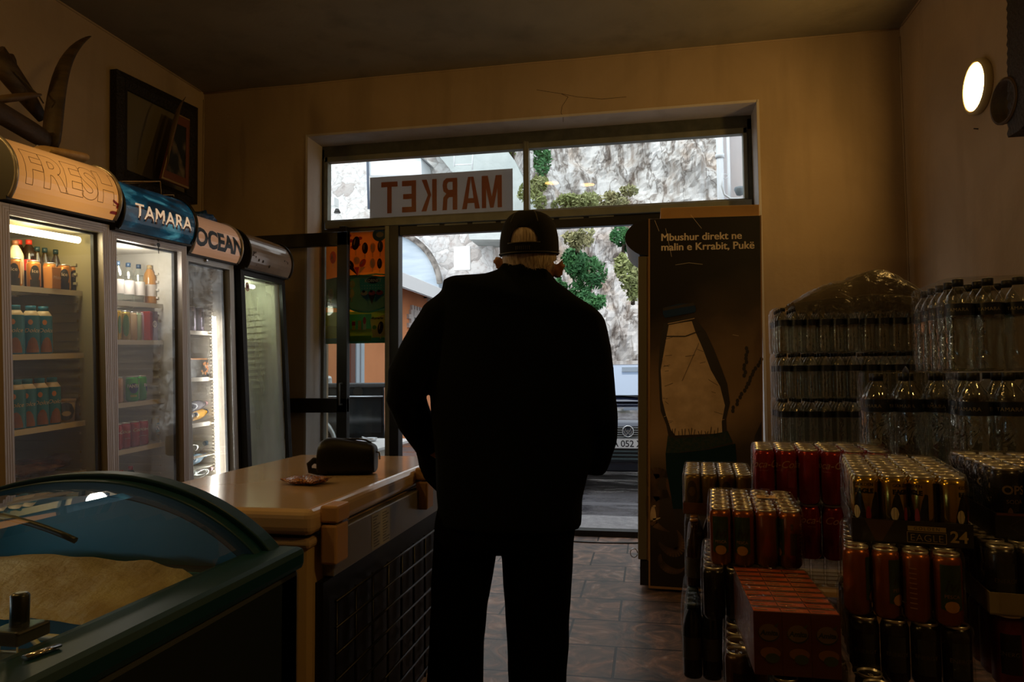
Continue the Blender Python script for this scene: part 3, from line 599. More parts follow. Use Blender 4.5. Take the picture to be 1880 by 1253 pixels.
bush('bush', 995, 292, 15.5, .26, .45, 0, 900, 'upright green bush at the left edge of the right upper window', 3)
bush('bush', 1090, 560, 14.6, .28, .28, 0, 1000, 'lower green bush hanging beneath the largest bush', 4)
bush('grass_tuft', 982, 350, 14.6, .3, .35, 1, 900, 'olive grass tuft beside the centre bar of the upper window', 5)
bush('grass_tuft', 1062, 373, 15.0, .55, .3, 1, 1500, 'broad olive grass tuft at the bottom of the right upper window', 6)
bush('grass_tuft', 1132, 368, 15.9, .5, .3, 2, 1100, 'dry yellowish tuft right of the broad olive tuft', 7)
bush('grass_tuft', 935, 268, 17.4, .55, .28, 1, 1200, 'olive shrub over the pale concrete at the top of the left upper window', 8)
bush('grass_tuft', 1160, 505, 14.6, .35, .55, 1, 1100, 'sparse olive scrub on the rock beside the drinks cooler', 9)
bush('grass_tuft', 1055, 440, 14.4, .4, .2, 2, 700, 'dry tuft on the rock right behind the cap', 10)
bush('bush', 1027, 525, 15.0, .13, .2, 0, 350, 'tiny green bush showing beside the man\'s right ear', 11)

# ================================================================== FRIDGES
ALF = mat('brushed_aluminium', (.42, .37, .34), .38, .55, noise_=(6, .3, .7, (1, 1, .05)), col2=(.52, .47, .44))
CAV = mat('fridge_lining', (.62, .60, .52), .45); CAVd = mat('fridge_body_dark', (.03, .028, .025), .5)
CAVw = mat('fridge_body_white', (.5, .47, .42), .5)
WIRE = mat('white_coated_shelf', (.72, .66, .56), .4)
GSK = mat('door_gasket', (.02, .02, .02), .5)
GFR = glass('fridge_glass', (.95, .96, .95), .9, .01, dirt=.018)
CHR = mat('chrome', (.7, .7, .72), .15, 1.)
RA = .166
def arc_pt(t, R_=RA, cx=-.096, cz=.085):            # header profile, t = arc length from the bottom
    a = R(-38) + t / R_; return cx + R_ * math.cos(a), cz + R_ * math.sin(a)
ARC_L = RA * R(120)
def header(root, z0, w, sign, mats_side=BLK, text=None):
    hd = MB(); n = 14; prof = [arc_pt(ARC_L * i / n) for i in range(n + 1)]
    prof2 = [(x - .006, z - .002) for x, z in prof]
    poly = prof2 + [(-.22, prof2[-1][1]), (-.22, prof2[0][1])]
    hd.prism(poly, lambda x, z: (x, .012, z0 + z), lambda x, z: (x, w - .012, z0 + z))
    h = hd.build('header_box', CAVd, root)
    sg = MB(); sg.loft([[(x, .02, z0 + z), (x, w - .02, z0 + z)] for x, z in prof], cap=False)
    # n-gon strips only: remove doubled back faces by building explicitly
    sg = MB(); k = len(prof)
    for j in range(k - 1):
        (x0, z0_), (x1, z1_) = prof[j], prof[j + 1]; sg.add([(x0, .02, z0 + z0_), (x0, w - .02, z0 + z0_), (x1, w - .02, z0 + z1_), (x1, .02, z0 + z1_)], [(0, 1, 2, 3)], 0, True)
    s_ = sg.build('sign_panel', sign, h)
    for ys in (.010, w - .010):
        rm = MB(); rm.tube([(x + .004 * math.cos(R(-38) + i / n * R(120)), ys, z0 + z + .002) for i, (x, z) in enumerate(prof)], .009, 6); rm.tube([(prof[-1][0], ys, z0 + prof[-1][1]), (-.21, ys, z0 + prof[-1][1])], .008, 6); rm.build('end_trim', mats_side, h)
    lp_ = MB(); lp_.box((prof[0][0] - .05, .0, z0 - .025), (prof[0][0] - .004, w, z0 + prof[0][1] + .006)); lp_.build('lower_lip', CAVd, h)
    return h, s_
def on_arc(mb, s, w, z0, yc, tc, size, mi=0, lift=.0015, flatgeo=None, **k):
    vs, fs = flatgeo or text_geo(s, size, sub=.03, **k)
    out = []
    for p in vs:
        x, z = arc_pt(tc + p.y); a = R(-38) + (tc + p.y) / RA
        out.append((x + math.cos(a) * lift, yc + p.x, z0 + z + math.sin(a) * lift))
    mb.add(out, fs, mi, True)
def fridge(loc, w, h, lean, pitch, frame, label, shelves, lining=CAV, glassm=None, body=CAVw, fw_=.045, group=None, depth=.58, tubelamp=None, yaw=0, zbot=.25, led=None):
    Mx = Matrix.Translation(loc) @ Matrix.Rotation(R(pitch), 4, 'X') @ Matrix.Rotation(-R(lean), 4, 'Y') @ Matrix.Rotation(R(yaw), 4, 'Z')
    root = empty('display_fridge', M=Mx); tag(root, label, 'fridge', group)
    t = .045; D0 = -.055
    b = MB(); b.box((-depth, 0, .06), (-depth + t, w, h)); b.box((-depth, 0, .06), (D0, t * .6, h)); b.box((-depth, w - t * .6, .06), (D0, w, h)); b.box((-depth, 0, h - t), (D0, w, h)); b.box((-depth, 0, .06), (D0, w, zbot))
    b.build('cabinet', body, root)
    l_ = MB(); e = .004; x0 = -depth + t; x1 = D0; ya, yb_, za, zb_ = t * .6, w - t * .6, zbot, h - t
    l_.box((x0, ya, za), (x0 + e, yb_, zb_)); l_.box((x0, ya, za), (x1, ya + e, zb_)); l_.box((x0, yb_ - e, za), (x1, yb_, zb_)); l_.box((x0, ya, zb_ - e), (x1, yb_, zb_)); l_.box((x0, ya, za), (x1, yb_, za + e))
    zz = za + .08
    while zz < zb_ - .12:                                    # moulded shelf runners down both side walls
        for y_a, y_b in ((ya, ya + .014), (yb_ - .014, yb_)): l_.box((x0 + .02, y_a, zz), (x1 - .10, y_b, zz + .012))
        zz += .045
    l_.build('liner', lining, root)
    for yy in (.06, w - .06):
        for xx in (-.1, -depth + .08): MB().lathe([(.02, 0), (.02, .06)], 10, c=(xx, yy, 0)).build('foot', BLK, root)
    ft = MB(); ft.box((-.05, .01, .03), (-.02, w - .01, zbot - .03)); ft.build('kick_plate', BLK, root)
    # door
    d = MB(); zd0, zd1 = zbot - .02, h - .005
    d.box((-.045, 0, zd0), (0, fw_, zd1)); d.box((-.045, w - fw_, zd0), (0, w, zd1)); d.box((-.045, fw_, zd1 - fw_), (0, w - fw_, zd1)); d.box((-.045, fw_, zd0), (0, w - fw_, zd0 + fw_))
    for k_ in (1, 2, 3):                                     # grooves of the extrusion
        y_ = fw_ * k_ / 4; d.box((-.002, y_ - .001, zd0), (.0012, y_ + .001, zd1 - y_)); d.box((-.002, w - y_ - .001, zd0), (.0012, w - y_ + .001, zd1 - y_)); d.box((-.002, y_, zd1 - y_ - .001), (.0012, w - y_, zd1 - y_ + .001))
    door = d.build('door', frame, root, bevel=.002)
    g = MB(); g.box((-.030, fw_ - .004, zd0 + fw_ - .004), (-.025, w - fw_ + .004, zd1 - fw_ + .004)); g.build('door_glass', glassm or glass('fridge_glass'), door)
    gk = MB()
    for (a0_, a1_) in (((-.05, fw_ - .012, zd0 + fw_), (-.034, fw_ + .012, zd1 - fw_)), ((-.05, w - fw_ - .02, zd0 + fw_), (-.034, w - fw_ + .012, zd1 - fw_)), ((-.05, fw_, zd1 - fw_ - .01), (-.034, w - fw_, zd1 - fw_ + .012))): gk.box(a0_, a1_)
    gk.build('gasket', GSK, door)
    for z_ in shelves:
        s = MB(); s.box((x0 + .01, ya + .015, z_ - .012), (x1 - .075, yb_ - .015, z_ - .006)); s.box((x1 - .08, ya + .012, z_ - .022), (x1 - .072, yb_ - .012, z_ + .002)); s.build('shelf', WIRE, root)
    if tubelamp:
        tl = MB(); tl.tube([(-.10, w * .08, h - .085), (-.10, w * tubelamp[1], h - .085)], .016, 10)
        to = tl.build('lamp_tube', emis('tube_%g' % tubelamp[0], tubelamp[2], tubelamp[0]), root)
    if led:
        lm = MB(); lm.box((x1 - .035, w - fw_ - .06, zbot + .1), (x1 - .028, w - fw_ - .035, h - .35)); lm.build('led_strip', emis('led_%g' % led, (1, .97, .92), led), root)
    return root, Mx
GFR = glass('fridge_glass', (.95, .96, .95), .9, .01, dirt=.018)
GFR1 = glass('fridge_glass_warm', (.95, .93, .84), .6, .012, dirt=.014, base=.02)
GFOG = glass('fridge_glass_fogged', (.85, .9, .88), .6, .12, dirt=.62, dirtcol=(.60, .64, .58), dscale=(2, 2, .5))
HZ = 1.955
# --- 1: amber-lit fridge with peeled sign
F1r, M1 = fridge(Vector((-2.529, 2.465, 0)), .59, 1.926, .3, 2.9, ALF, 'nearest display fridge, amber lit sign with peeled FRESH letters', [], lining=mat('amber_lining', (.34, .29, .17), .5), glassm=GFR1, tubelamp=(9, .86, (1, .96, .80)))
F2r, M2 = fridge(Vector((-2.554, 3.058, 0)), .584, 1.944, 0, 2.4, ALF, 'display fridge with blue lettered sign, second in the row', [], lining=mat('cream_lining', (.66, .62, .54), .5), tubelamp=None)
F3r, M3 = fridge(Vector((-2.576, 3.680, 0)), .505, 1.941, 1.5, 1.4, mat('light_frame', (.52, .54, .55), .35, .4), 'narrow display fridge with cream black-lettered sign and bright light strip', [], lining=mat('slotted_white_lining', (.60, .54, .45), .5), led=20)
F4r, M4 = fridge(Vector((-2.509, 4.200, 0)), .575, 1.931, 2.8, .6, BLK, 'black framed display fridge with misted glass, last in the row', [], body=CAVd, glassm=GFOG, lining=mat('greenish_lining', (.62, .62, .48), .5), tubelamp=(5, .55, (1, .97, .85)))
def loc_of(Mx, u, v, xl):
    Mi = Mx.inverted(); o = Mi @ CAM; d = (Mi.to_3x3() @ ray(u, v)); return o + d * ((xl - o.x) / d.x)
def shelf_at(root, Mx, w, pts, name='shelf', xf=-.13, depth=.58):
    zs = []
    for (u, v) in pts:
        z_ = loc_of(Mx, u, v, xf).z; zs.append(z_); s = MB()
        [s.box((-depth + .06, .045 + k * (w - .09) / 15, z_ - .010), (xf - .004, .049 + k * (w - .09) / 15, z_ - .001)) for k in range(16)]; s.box((-depth + .08, .04, z_ - .016), (-depth + .088, w - .04, z_ - .008)); s.box((-.32, .04, z_ - .016), (-.312, w - .04, z_ - .008)); s.box((xf - .006, .04, z_ - .024), (xf, w - .04, z_ + .001)); s.build('shelf', WIRE, root)
    return zs
# header signs
def lit(name, c, e, n=None): return mat(name, c, .25, emit=e, ecol=c, coat=.6)
# FRESH: warm back light, strongest in the middle
m, nt, o = _nt('fresh_sign'); N = nt.nodes.new; L = nt.links.new
p = N('ShaderNodeBsdfPrincipled'); p.inputs['Base Color'].default_value = (.42, .20, .07, 1); p.inputs['Roughness'].default_value = .25; p.inputs['Coat Weight'].default_value = .6
tc = N('ShaderNodeTexCoord'); gr = N('ShaderNodeTexGradient'); gr.gradient_type = 'SPHERICAL'; mp = N('ShaderNodeMapping'); mp.inputs['Location'].default_value = (0, -.6, -(HZ + .11) * 1.9); mp.inputs['Scale'].default_value = (0, 1.9, 1.9)
L(tc.outputs['Object'], mp.inputs[0]); L(mp.outputs[0], gr.inputs[0]); ms = N('ShaderNodeMath'); ms.operation = 'MULTIPLY_ADD'; ms.inputs[1].default_value = .50; ms.inputs[2].default_value = .10; L(gr.outputs['Fac'], ms.inputs[0])
p.inputs['Emission Color'].default_value = (1, .43, .10, 1); L(ms.outputs[0], p.inputs['Emission Strength']); L(p.outputs[0], o.inputs[0]); FRESH = m
h1, s1 = header(F1r, HZ, .59, FRESH, mats_side=mat('pale_trim', (.45, .42, .38), .3, .5))
# outline of peeled letters
cu = bpy.data.curves.new('t', 'FONT'); cu.body = 'FRESH'; cu.size = .205; cu.align_x = 'CENTER'; cu.fill_mode = 'NONE'; cu.bevel_depth = .0012; cu.offset = .006; cu.bevel_resolution = 0; cu.space_character = .92
ob = bpy.data.objects.new('t', cu); COL.objects.link(ob); dg = bpy.context.evaluated_depsgraph_get(); dg.update(); me = ob.evaluated_get(dg).to_mesh()
bm = bmesh.new(); bm.from_mesh(me); bmesh.ops.subdivide_edges(bm, edges=[e for e in bm.edges if e.calc_length() > .05], cuts=3, use_grid_fill=True)
geo = ([v.co.copy() for v in bm.verts], [tuple(v.index for v in f.verts) for f in bm.faces]); bm.free(); bpy.data.objects.remove(ob)
ol = MB(); on_arc(ol, '', .6, HZ, .315, .078, 1, flatgeo=geo, lift=.0012); ol.build('peeled_lettering', mat('glue_residue', (.20, .11, .045), .8), h1)
rc = MB(); on_arc(rc, '', .6, HZ, .553, .06, 1, flatgeo=([Vector((-.022, -.03, 0)), Vector((.022, -.03, 0)), Vector((.024, .022, 0)), Vector((-.018, .04, 0))], [(0, 1, 2, 3)]))
rc.build('red_corner', mat('red_vinyl', (.55, .03, .02), .4), h1)
# TAMARA
m, nt, o = _nt('blue_sign'); N = nt.nodes.new; L = nt.links.new
p = N('ShaderNodeBsdfPrincipled'); p.inputs['Roughness'].default_value = .18; p.inputs['Coat Weight'].default_value = .8; tc = N('ShaderNodeTexCoord'); mp = N('ShaderNodeMapping'); mp.inputs['Scale'].default_value = (1, 1, 2.6); mp.inputs['Rotation'].default_value = (.5, 0, 0); L(tc.outputs['Object'], mp.inputs[0])
n = N('ShaderNodeTexNoise'); n.inputs['Scale'].default_value = 6; n.inputs['Detail'].default_value = 9; n.inputs['Distortion'].default_value = .5; L(mp.outputs[0], n.inputs['Vector'])
r = N('ShaderNodeValToRGB'); r.color_ramp.elements[0].position = .42; r.color_ramp.elements[0].color = (.002, .018, .032, 1); e = r.color_ramp.elements.new(.56); e.color = (.003, .055, .10, 1); r.color_ramp.elements[-1].position = .78; r.color_ramp.elements[-1].color = (.10, .42, .52, 1)
L(n.outputs['Fac'], r.inputs[0]); L(r.outputs[0], p.inputs['Base Color']); L(r.outputs[0], p.inputs['Emission Color']); p.inputs['Emission Strength'].default_value = .45; L(p.outputs[0], o.inputs[0]); TSG = m
h2, s2 = header(F2r, HZ, .584, TSG)
ltr = MB(); on_arc(ltr, 'TAMARA', .59, HZ - .01, .31, .075, .102, mi=1, lift=.0014, bold=0, spacing=1.12, shear=.04); [on_arc(ltr, 'TAMARA', .59, HZ, .306 + dx_, .077 + dy_, .102, mi=0, lift=.0022 + k_ * .0001, spacing=1.12, shear=.04) for k_, (dx_, dy_) in enumerate(((0, 0), (.002, 0), (.004, .0005), (.002, .001)))]
fl = []
for s_ in (-1, 1):
    pts = [(s_ * (.008 + i * .0085), .166 + .010 * math.sin(i * .9) * (1 - i / 12)) for i in range(11)]; fl.append(pts)
def arcline(mb, pts, w_, z0, yc, mi, lift=.002):
    for (x0, y0_), (x1, y1_) in zip(pts, pts[1:]):
        d_ = math.hypot(x1 - x0, y1_ - y0_) or 1; nx, ny = -(y1_ - y0_) / d_ * w_ / 2, (x1 - x0) / d_ * w_ / 2
        on_arc(mb, '', 1, z0, yc, 0, 1, mi=mi, lift=lift, flatgeo=([Vector((x0 + nx, y0_ + ny, 0)), Vector((x1 + nx, y1_ + ny, 0)), Vector((x1 - nx, y1_ - ny, 0)), Vector((x0 - nx, y0_ - ny, 0))], [(0, 1, 2, 3)]))
for pts in fl: arcline(ltr, pts, .004, HZ - .01, .33, 0)
arcline(ltr, [(-.012 + .012 * math.cos(t * .8), .178 + .009 * math.sin(t * .8)) for t in range(9)], .0035, HZ - .01, .33, 0)
arcline(ltr, [(.016 + .009 * math.cos(t * .8), .175 + .007 * math.sin(t * .8)) for t in range(9)], .0035, HZ - .01, .33, 0)
ltr.build('sign_lettering', [lit('cream_letters', (.85, .62, .40), .55), mat('letter_shadow', (.16, .07, .03), .5)], h2)
# OCEAN
OCS = lit('cream_sign', (.56, .31, .18), .30)
h3, s3 = header(F3r, HZ - .005, .505, OCS, mats_side=mat('pale_trim', (.45, .42, .38)))
lt3 = MB(); on_arc(lt3, 'OCEAN', .51, HZ - .005, .262, .060, .145, mi=0, bold=.0062, spacing=.97); lt3.build('sign_lettering', mat('black_letters', (.012, .02, .03), .35), h3)
# blank, stained sign
h4, s4 = header(F4r, HZ - .01, .575, mat('blank_sign', (.34, .29, .26), .22, noise_=(3, .35, .7), col2=(.22, .18, .16), coat=1.))
sc4 = MB(); rnd = random.Random(4)
for _ in range(26):
    a_, b_ = rnd.choice([(-.22, .15), (.2, .15), (rnd.uniform(-.2, .22), .05)]); a_ += rnd.uniform(-.03, .03); b_ += rnd.uniform(-.05, .05); s_ = rnd.uniform(.003, .009)
    on_arc(sc4, '', 1, HZ - .02, .285, 0, 1, flatgeo=([Vector((a_ - s_, b_ - s_ * 1.3, 0)), Vector((a_ + s_ * .6, b_ - s_, 0)), Vector((a_ + s_, b_ + s_, 0)), Vector((a_ - s_ * .4, b_ + s_ * 1.5, 0))], [(0, 1, 2, 3)]), lift=.001)
sc4.build('sign_scuffs', mat('scuff', (.03, .025, .02), .8), h4)
# locks and keys, badge
for root, Mx, (u, v) in ((F2r, M2, (284, 438)), (F3r, M3, (377, 478))):
    c = loc_of(Mx, u, v, 0.0); k = MB(); k.lathe([(.011, 0), (.011, .012), (.008, .014)], 12, M=Matrix.Translation((c.x, c.y, c.z)) @ Matrix.Rotation(R(90), 4, 'Y')); k.build('door_lock', CHR, root)
c = loc_of(M2, 284, 438, 0); k = MB(); k.tube([(.014, c.y, c.z), (.02, c.y + .004, c.z - .018)], .003, 5); k.lathe([(.012, -.001), (.012, .002)], 12, M=Matrix.Translation((.018, c.y + .004, c.z - .035)) @ Matrix.Rotation(R(90), 4, 'Y')); k.tube([(.018, c.y + .005, c.z - .045), (.018, c.y + .006, c.z - .08)], .0025, 5); k.build('key', mat('dark_key', (.05, .05, .05), .3, .6), F2r)
c = loc_of(M2, 331, 450, 0.001); k = MB(); D_ = Draw(k, (.0014, c.y - .03, c.z), (0, 1, 0), (0, 0, 1), .0003); D_.ell(.004, .004, .006, .006, 0); D_.text('ugur', .03, 0, .013, 0); k.build('maker_badge', mat('badge', (.75, .72, .7), .4), F2r)
c = loc_of(M4, 454, 527, -.024); k = MB(); 
for rr, mi in ((.03, 0), (.027, 1), (.013, 2)): Draw(k, (-.0235 + mi * .0004, c.y, c.z), (0, 1, 0), (0, 0, 1), .0003).ell(0, 0, rr * .8, rr, mi)
k.build('round_sticker', [mat('stk_red', (.6, .05, .03), .5), mat('stk_white', (.8, .78, .7), .5), mat('stk_dark', (.2, .02, .03), .5)], F4r)

# ------------------------------------------------------------------ what stands on the shelves
def M_item(Mx, x, y, z, rz=0): return Mx @ Matrix.Translation((x, y, z)) @ Matrix.Rotation(R(rz), 4, 'Z')
def wrap_text(mb, s, r, zc, size, ang=0, mi=0, lift=.0007, squeeze=1., **k):
    vs, fs = text_geo(s, size, sub=.012, **k)
    out = []
    for p in vs:
        a = p.x * squeeze / r + ang; out.append(((r + lift) * math.sin(a), -(r + lift) * math.cos(a), zc + p.y))
    mb.add(out, fs, mi, True)
def patch(mb, r, a0, a1, z0, z1, mi, lift=.0005, n=6, shape=None):
    """curved printed patch on a can or bottle; shape(t)->(zlo,zhi) for t 0..1"""
    P_ = []
    for i in range(n + 1):
        t = i / n; a = a0 + (a1 - a0) * t; lo, hi = shape(t) if shape else (z0, z1)
        P_.append((((r + lift) * math.sin(a), -(r + lift) * math.cos(a), lo), ((r + lift) * math.sin(a), -(r + lift) * math.cos(a), hi)))
    for (a, b), (c, d) in zip(P_, P_[1:]): mb.add([a, c, d, b], [(0, 1, 2, 3)], mi, True)
def oval(z, h): return lambda t: (z - h * math.sqrt(max(0, 1 - (2 * t - 1) ** 2)), z + h * math.sqrt(max(0, 1 - (2 * t - 1) ** 2)))
SILV = mat('can_lid_silver', (.72, .70, .68), .28, .9)
def can_lid_mesh(d, h):
    r = d / 2; l = MB(); l.lathe([(r * .80, h - .010), (r * .86, h - .004), (r * .86, h), (r * .80, h), (r * .76, h - .005), (.0005, h - .005)], 18, cap=False)
    l.tube([(0, -r * .1, h - .0035), (r * .14, -r * .35, h - .003), (0, -r * .55, h - .003), (-r * .14, -r * .35, h - .003)], .0012, 4, closed=True)
    return l
def can_body(d, h, n=18):
    r = d / 2 - .0006; b = MB(); b.lathe([(r * .78, .0), (r * .82, .002), (r, .010), (r, h - .018), (r * .84, h - .004)], n, cap=True); return b
def single_can(name, d, h, mats, art, label, cat='can', group=None):
    b = can_body(d, h); art(b, d / 2 - .0006, h); o = b.build(name, mats); can_lid_mesh(d, h).build('can_lid', SILV, o); tag(o, label, cat, group); return o
PET = glass('clear_plastic', (.93, .96, .96), 1.0, .08, base=.07)
def bottle(name, h, r, liquid, capm, labm, label, lz=(.35, .6), group=None, cat='bottle', neck=.3, art=None):
    b = MB(); b.lathe([(r * .8, 0), (r, .008), (r, h * (1 - neck)), (r * .75, h * (1 - neck * .65)), (r * .34, h * (1 - neck * .28)), (r * .34, h - .018)], 16); o = b.build(name, liquid)
    MB().lathe([(r * .42, h - .022), (r * .42, h), (r * .3, h + .001)], 12).build('bottle_cap', capm, o)
    if labm:
        l = MB(); l.lathe([(r + .0008, h * lz[0]), (r + .0008, h * lz[1])], 16, cap=False)
        if art: art(l, r + .0008, h)
        l.build('bottle_label', labm, o)
    tag(o, label, cat, group); return o
BLUM = mat('milk_blue', (.02, .24, .46), .35); MWHT = mat('milk_white', (.80, .66, .48), .4); BCAP = mat('cap_blue', (.02, .20, .38), .4)
BRN = mat('choc_art', (.30, .12, .05), .5); COKE = mat('cola_dark', (.02, .008, .004), .12); REDC = mat('cap_red', (.60, .04, .02), .35); DKC = mat('cap_dark', (.02, .05, .06), .4)
def put(o, Mx, x, y, z, rz=0): o.matrix_world = M_item(Mx, x, y, z, rz); return o
# fridge 1
z1 = shelf_at(F1r, M1, .60, [(80, 529), (90, 650), (85, 783), (85, 880)])
def can_art1(b, r, h):
    patch(b, r, -.75, .75, 0, 0, 1, shape=oval(h * .52, h * .30)); patch(b, r, -.75, .75, 0, h * .3, 1); patch(b, r, .9, 1.2, h * .1, h * .9, 2); wrap_text(b, 'Ice', r, h * .55, .022, 0, 2)
OC = [mat('can_orange', (.55, .20, .03), .3, .3), mat('can_darkart', (.025, .02, .015), .4), mat('can_cream', (.7, .5, .3), .4)]
u_l = [(62, 516), (92, 520), (118, 523), (135, 526), (28, 512)]
oc0 = single_can('coffee_can', .056, .125, OC, can_art1, 'orange and black iced coffee can on the top shelf of the nearest fridge', group='orange coffee cans on the top fridge shelf')
for i, (u, v) in enumerate(u_l):
    p_ = loc_of(M1, u, v, -.19); o_ = oc0 if i == 0 else dup(oc0); put(o_, M1, -.19, p_.y, z1[0] + .001, 50 + random.uniform(-12, 12))
rk = MB(); rk.box((-.02, -.028, 0), (.028, .022, .10)); o_ = rk.build('coffee_carton', [mat('carton_orange', (.5, .2, .05), .5)], bevel=.003); p_ = loc_of(M1, 80, 518, -.2)
kk = MB(); Draw(kk, (.0282, -.026, 0), (0, 1, 0), (0, 0, 1)).text('Mido', .024, .045, .022, 0, shear=.3); kk.build('carton_print', mat('can_cream', (1, 1, 1)), o_)
tag(o_, 'small orange carton between the coffee cans on the top shelf', 'carton'); put(o_, M1, -.155, p_.y, z1[0] + .001)
cb = bottle('cola_bottle', .235, .032, COKE, REDC, REDC, 'dark cola bottle with red cap behind the orange cans', lz=(.38, .6), group='red-capped cola bottles in the nearest fridge')
p_ = loc_of(M1, 54, 500, -.29); put(cb, M1, -.29, p_.y, z1[0] + .001); p2_ = loc_of(M1, 36, 500, -.33); put(dup(cb), M1, -.33, p2_.y, z1[0] + .001)
p2_ = loc_of(M1, 22, 500, -.30); milk = bottle('milk_drink', .22, .032, MWHT, mat('cap_brown', (.25, .10, .05), .4), None, 'cream drink bottle at the left end of the top fridge shelf'); put(milk, M1, -.28, p2_.y, z1[0] + .001)
db = bottle('dark_bottle', .205, .028, mat('tea_dark', (.05, .03, .015), .1), DKC, None, 'dark tea bottle with black cap behind the orange cans', group='black-capped dark bottles in the nearest fridge', neck=.5)
for i, u in enumerate((69, 83, 103)): put(db if i == 0 else dup(db), M1, -.27, loc_of(M1, u, 500, -.27).y, z1[0] + .001)
vt = MB()
for k in range(5): vt.box((-.532, .03, 1.715 + k * .022), (-.527, .12, 1.725 + k * .022)); vt.box((-.532, .14, 1.715 + k * .022), (-.527, .23, 1.725 + k * .022))
vt.build('fan_vent', mat('vent_dark', (.05, .05, .04), .6), F1r)
st = MB(); D_ = Draw(st, (-.530, .36, 1.62), (0, 1, 0), (0, 0, 1), .001); D_.rect(0, 0, .12, .075, 0); D_.rect(.005, .05, .025, .07, 1); D_.line([(.04, .06), (.11, .06)], .003, 1); D_.line([(.04, .045), (.10, .045)], .003, 1); D_.line([(.03, .02), (.10, .02)], .003, 1)
st.build('rating_sticker', [mat('sticker_grey', (.30, .32, .34), .5), mat('sticker_ink', (.05, .07, .10), .5)], F1r)
def milk_art(l, r, h):
    patch(l, r, -.45, .1, 0, 0, 2, shape=oval(h * .66, .012)); patch(l, r, -.7, .8, 0, 0, 1, shape=lambda t: (.006, .02 + .055 * math.sin(math.pi * t) ** .6)); wrap_text(l, 'Dolce', r, h * .45, .026, 0, 3, shear=.3)
def milkb():
    h, r = .215, .034; b = MB(); b.lathe([(r * .9, 0), (r, .006), (r, h * .80), (r * .62, h * .90)], 16, mis=[0, 0, 1]); o = b.build('milk_bottle', [BLUM, MWHT]); 
    MB().lathe([(r * .60, h * .89), (r * .62, h), (r * .5, h + .001)], 14).build('bottle_cap', BCAP, o); l = MB(); l.lathe([(r + .0006, .01), (r + .0006, h * .79)], 16, cap=False); milk_art(l, r + .0006, h)
    l.build('bottle_label', [BLUM, BRN, mat('label_oval', (.75, .30, .12), .4), MWHT], o); return o
mk = milkb(); tag(mk, 'blue milk bottle with white shoulder on the second shelf of the nearest fridge', 'bottle', 'blue milk bottles on the second shelf'); first = True
for i, u in enumerate((29, 58, 81)):
    o_ = mk if i == 0 else dup(mk); put(o_, M1, -.175, loc_of(M1, u, 645, -.175).y, z1[1] + .001, 42 + i * 10)
for i, u in enumerate((31, 51, 74, 97)):
    o_ = dup(mk, label='blue milk bottle on the third shelf of the nearest fridge', group='blue milk bottles on the third shelf'); put(o_, M1, -.175, loc_of(M1, u, 775, -.175).y, z1[2] + .001, 40 + i * 9)
tubm = MB(); tubm.lathe([(.040, 0), (.046, .10)], 20, mi=0); patch(tubm, .0455, -.9, .9, 0, 0, 1, shape=oval(.05, .042)); patch(tubm, .0462, -.4, .5, 0, 0, 0, shape=oval(.04, .012))
to = tubm.build('yogurt_tub', [mat('tub_cream', (.62, .52, .36), .4), mat('tub_art', (.06, .06, .05), .4)]); MB().lathe([(.049, .095), (.049, .108)], 20).build('tub_lid', mat('tub_lid', (.5, .36, .22), .4), to); tag(to, 'cream tub with dark oval print right of the blue milk bottles', 'tub')
put(to, M1, -.20, loc_of(M1, 119, 770, -.20).y, z1[2] + .001, 50)
def blob(name, rx, ry, rz, m_, seed, amp=.35, sub=3, freq=3.):
    bm = bmesh.new(); bmesh.ops.create_icosphere(bm, subdivisions=sub, radius=1)
    for v in bm.verts:
        d = 1 + amp * noise.turbulence(v.co * freq * .5 + Vector((seed, 0, 0)), 4, True) - amp * .5
        v.co = Vector((v.co.x * rx * d, v.co.y * ry * d, max(-.9, v.co.z) * rz * d))
    mn = min(v.co.z for v in bm.verts)
    for v in bm.verts: v.co.z -= mn
    me = bpy.data.meshes.new(name); bm.to_mesh(me); bm.free()
    for p in me.polygons: p.use_smooth = True
    me.materials.append(m_); return link(name, me)
bagm = glass('crinkled_bag', (.80, .76, .62), 1.2, .12, dirt=.35, dirtcol=(.55, .48, .32), bump=(22, 1.), base=.1)
o_ = blob('plastic_bag', .09, .12, .07, bagm, 3, .7, 4); tag(o_, 'crumpled clear plastic bag behind the milk bottles on the third shelf', 'bag'); put(o_, M1, -.36, loc_of(M1, 112, 700, -.36).y, z1[2] + .10)
o2 = MB(); o2.box((-.46, .33, z1[2]), (-.28, .50, z1[2] + .10)); cbx = o2.build('storage_box', mat('dim_box', (.12, .11, .09), .6), M=M1, bevel=.01); tag(cbx, 'dim box beneath the crumpled bag at the back of the third shelf', 'box')
o_ = blob('meat_pack', .12, .15, .035, mat('dark_meat', (.07, .025, .015), .16, noise_=(14, .4, .6), col2=(.20, .10, .06), bump=(30, .8)), 8, .4, 4); tag(o_, 'dark glossy vacuum packed meat on the bottom fridge shelf', 'food pack'); put(o_, M1, -.27, loc_of(M1, 62, 865, -.25).y, z1[3] + .001)
o_ = blob('bread_roll', .08, .13, .045, mat('brown_loaf', (.20, .11, .05), .5, noise_=(10, .4, .6), col2=(.10, .05, .03)), 5, .3, 3); tag(o_, 'brown wrapped loaf right of the packed meat', 'food pack'); put(o_, M1, -.28, loc_of(M1, 125, 855, -.28).y, z1[3] + .001)
gl = MB()
for k in range(2):
    gl.lathe([(.030, 0), (.040, .115)], 16, c=(-.42, .30 + k * .1, z1[1]))
cup0 = MB(); cup0.lathe([(.024, 0), (.034, .12), (.033, .12), (.023, .003)], 16, cap=False); co = cup0.build('plastic_cup', mat('grey_cup', (.22, .19, .15), .4)); tag(co, 'grey plastic cup stacked at the back of the second shelf', 'cup', 'grey cups at the back of the fridge')
k_ = 0
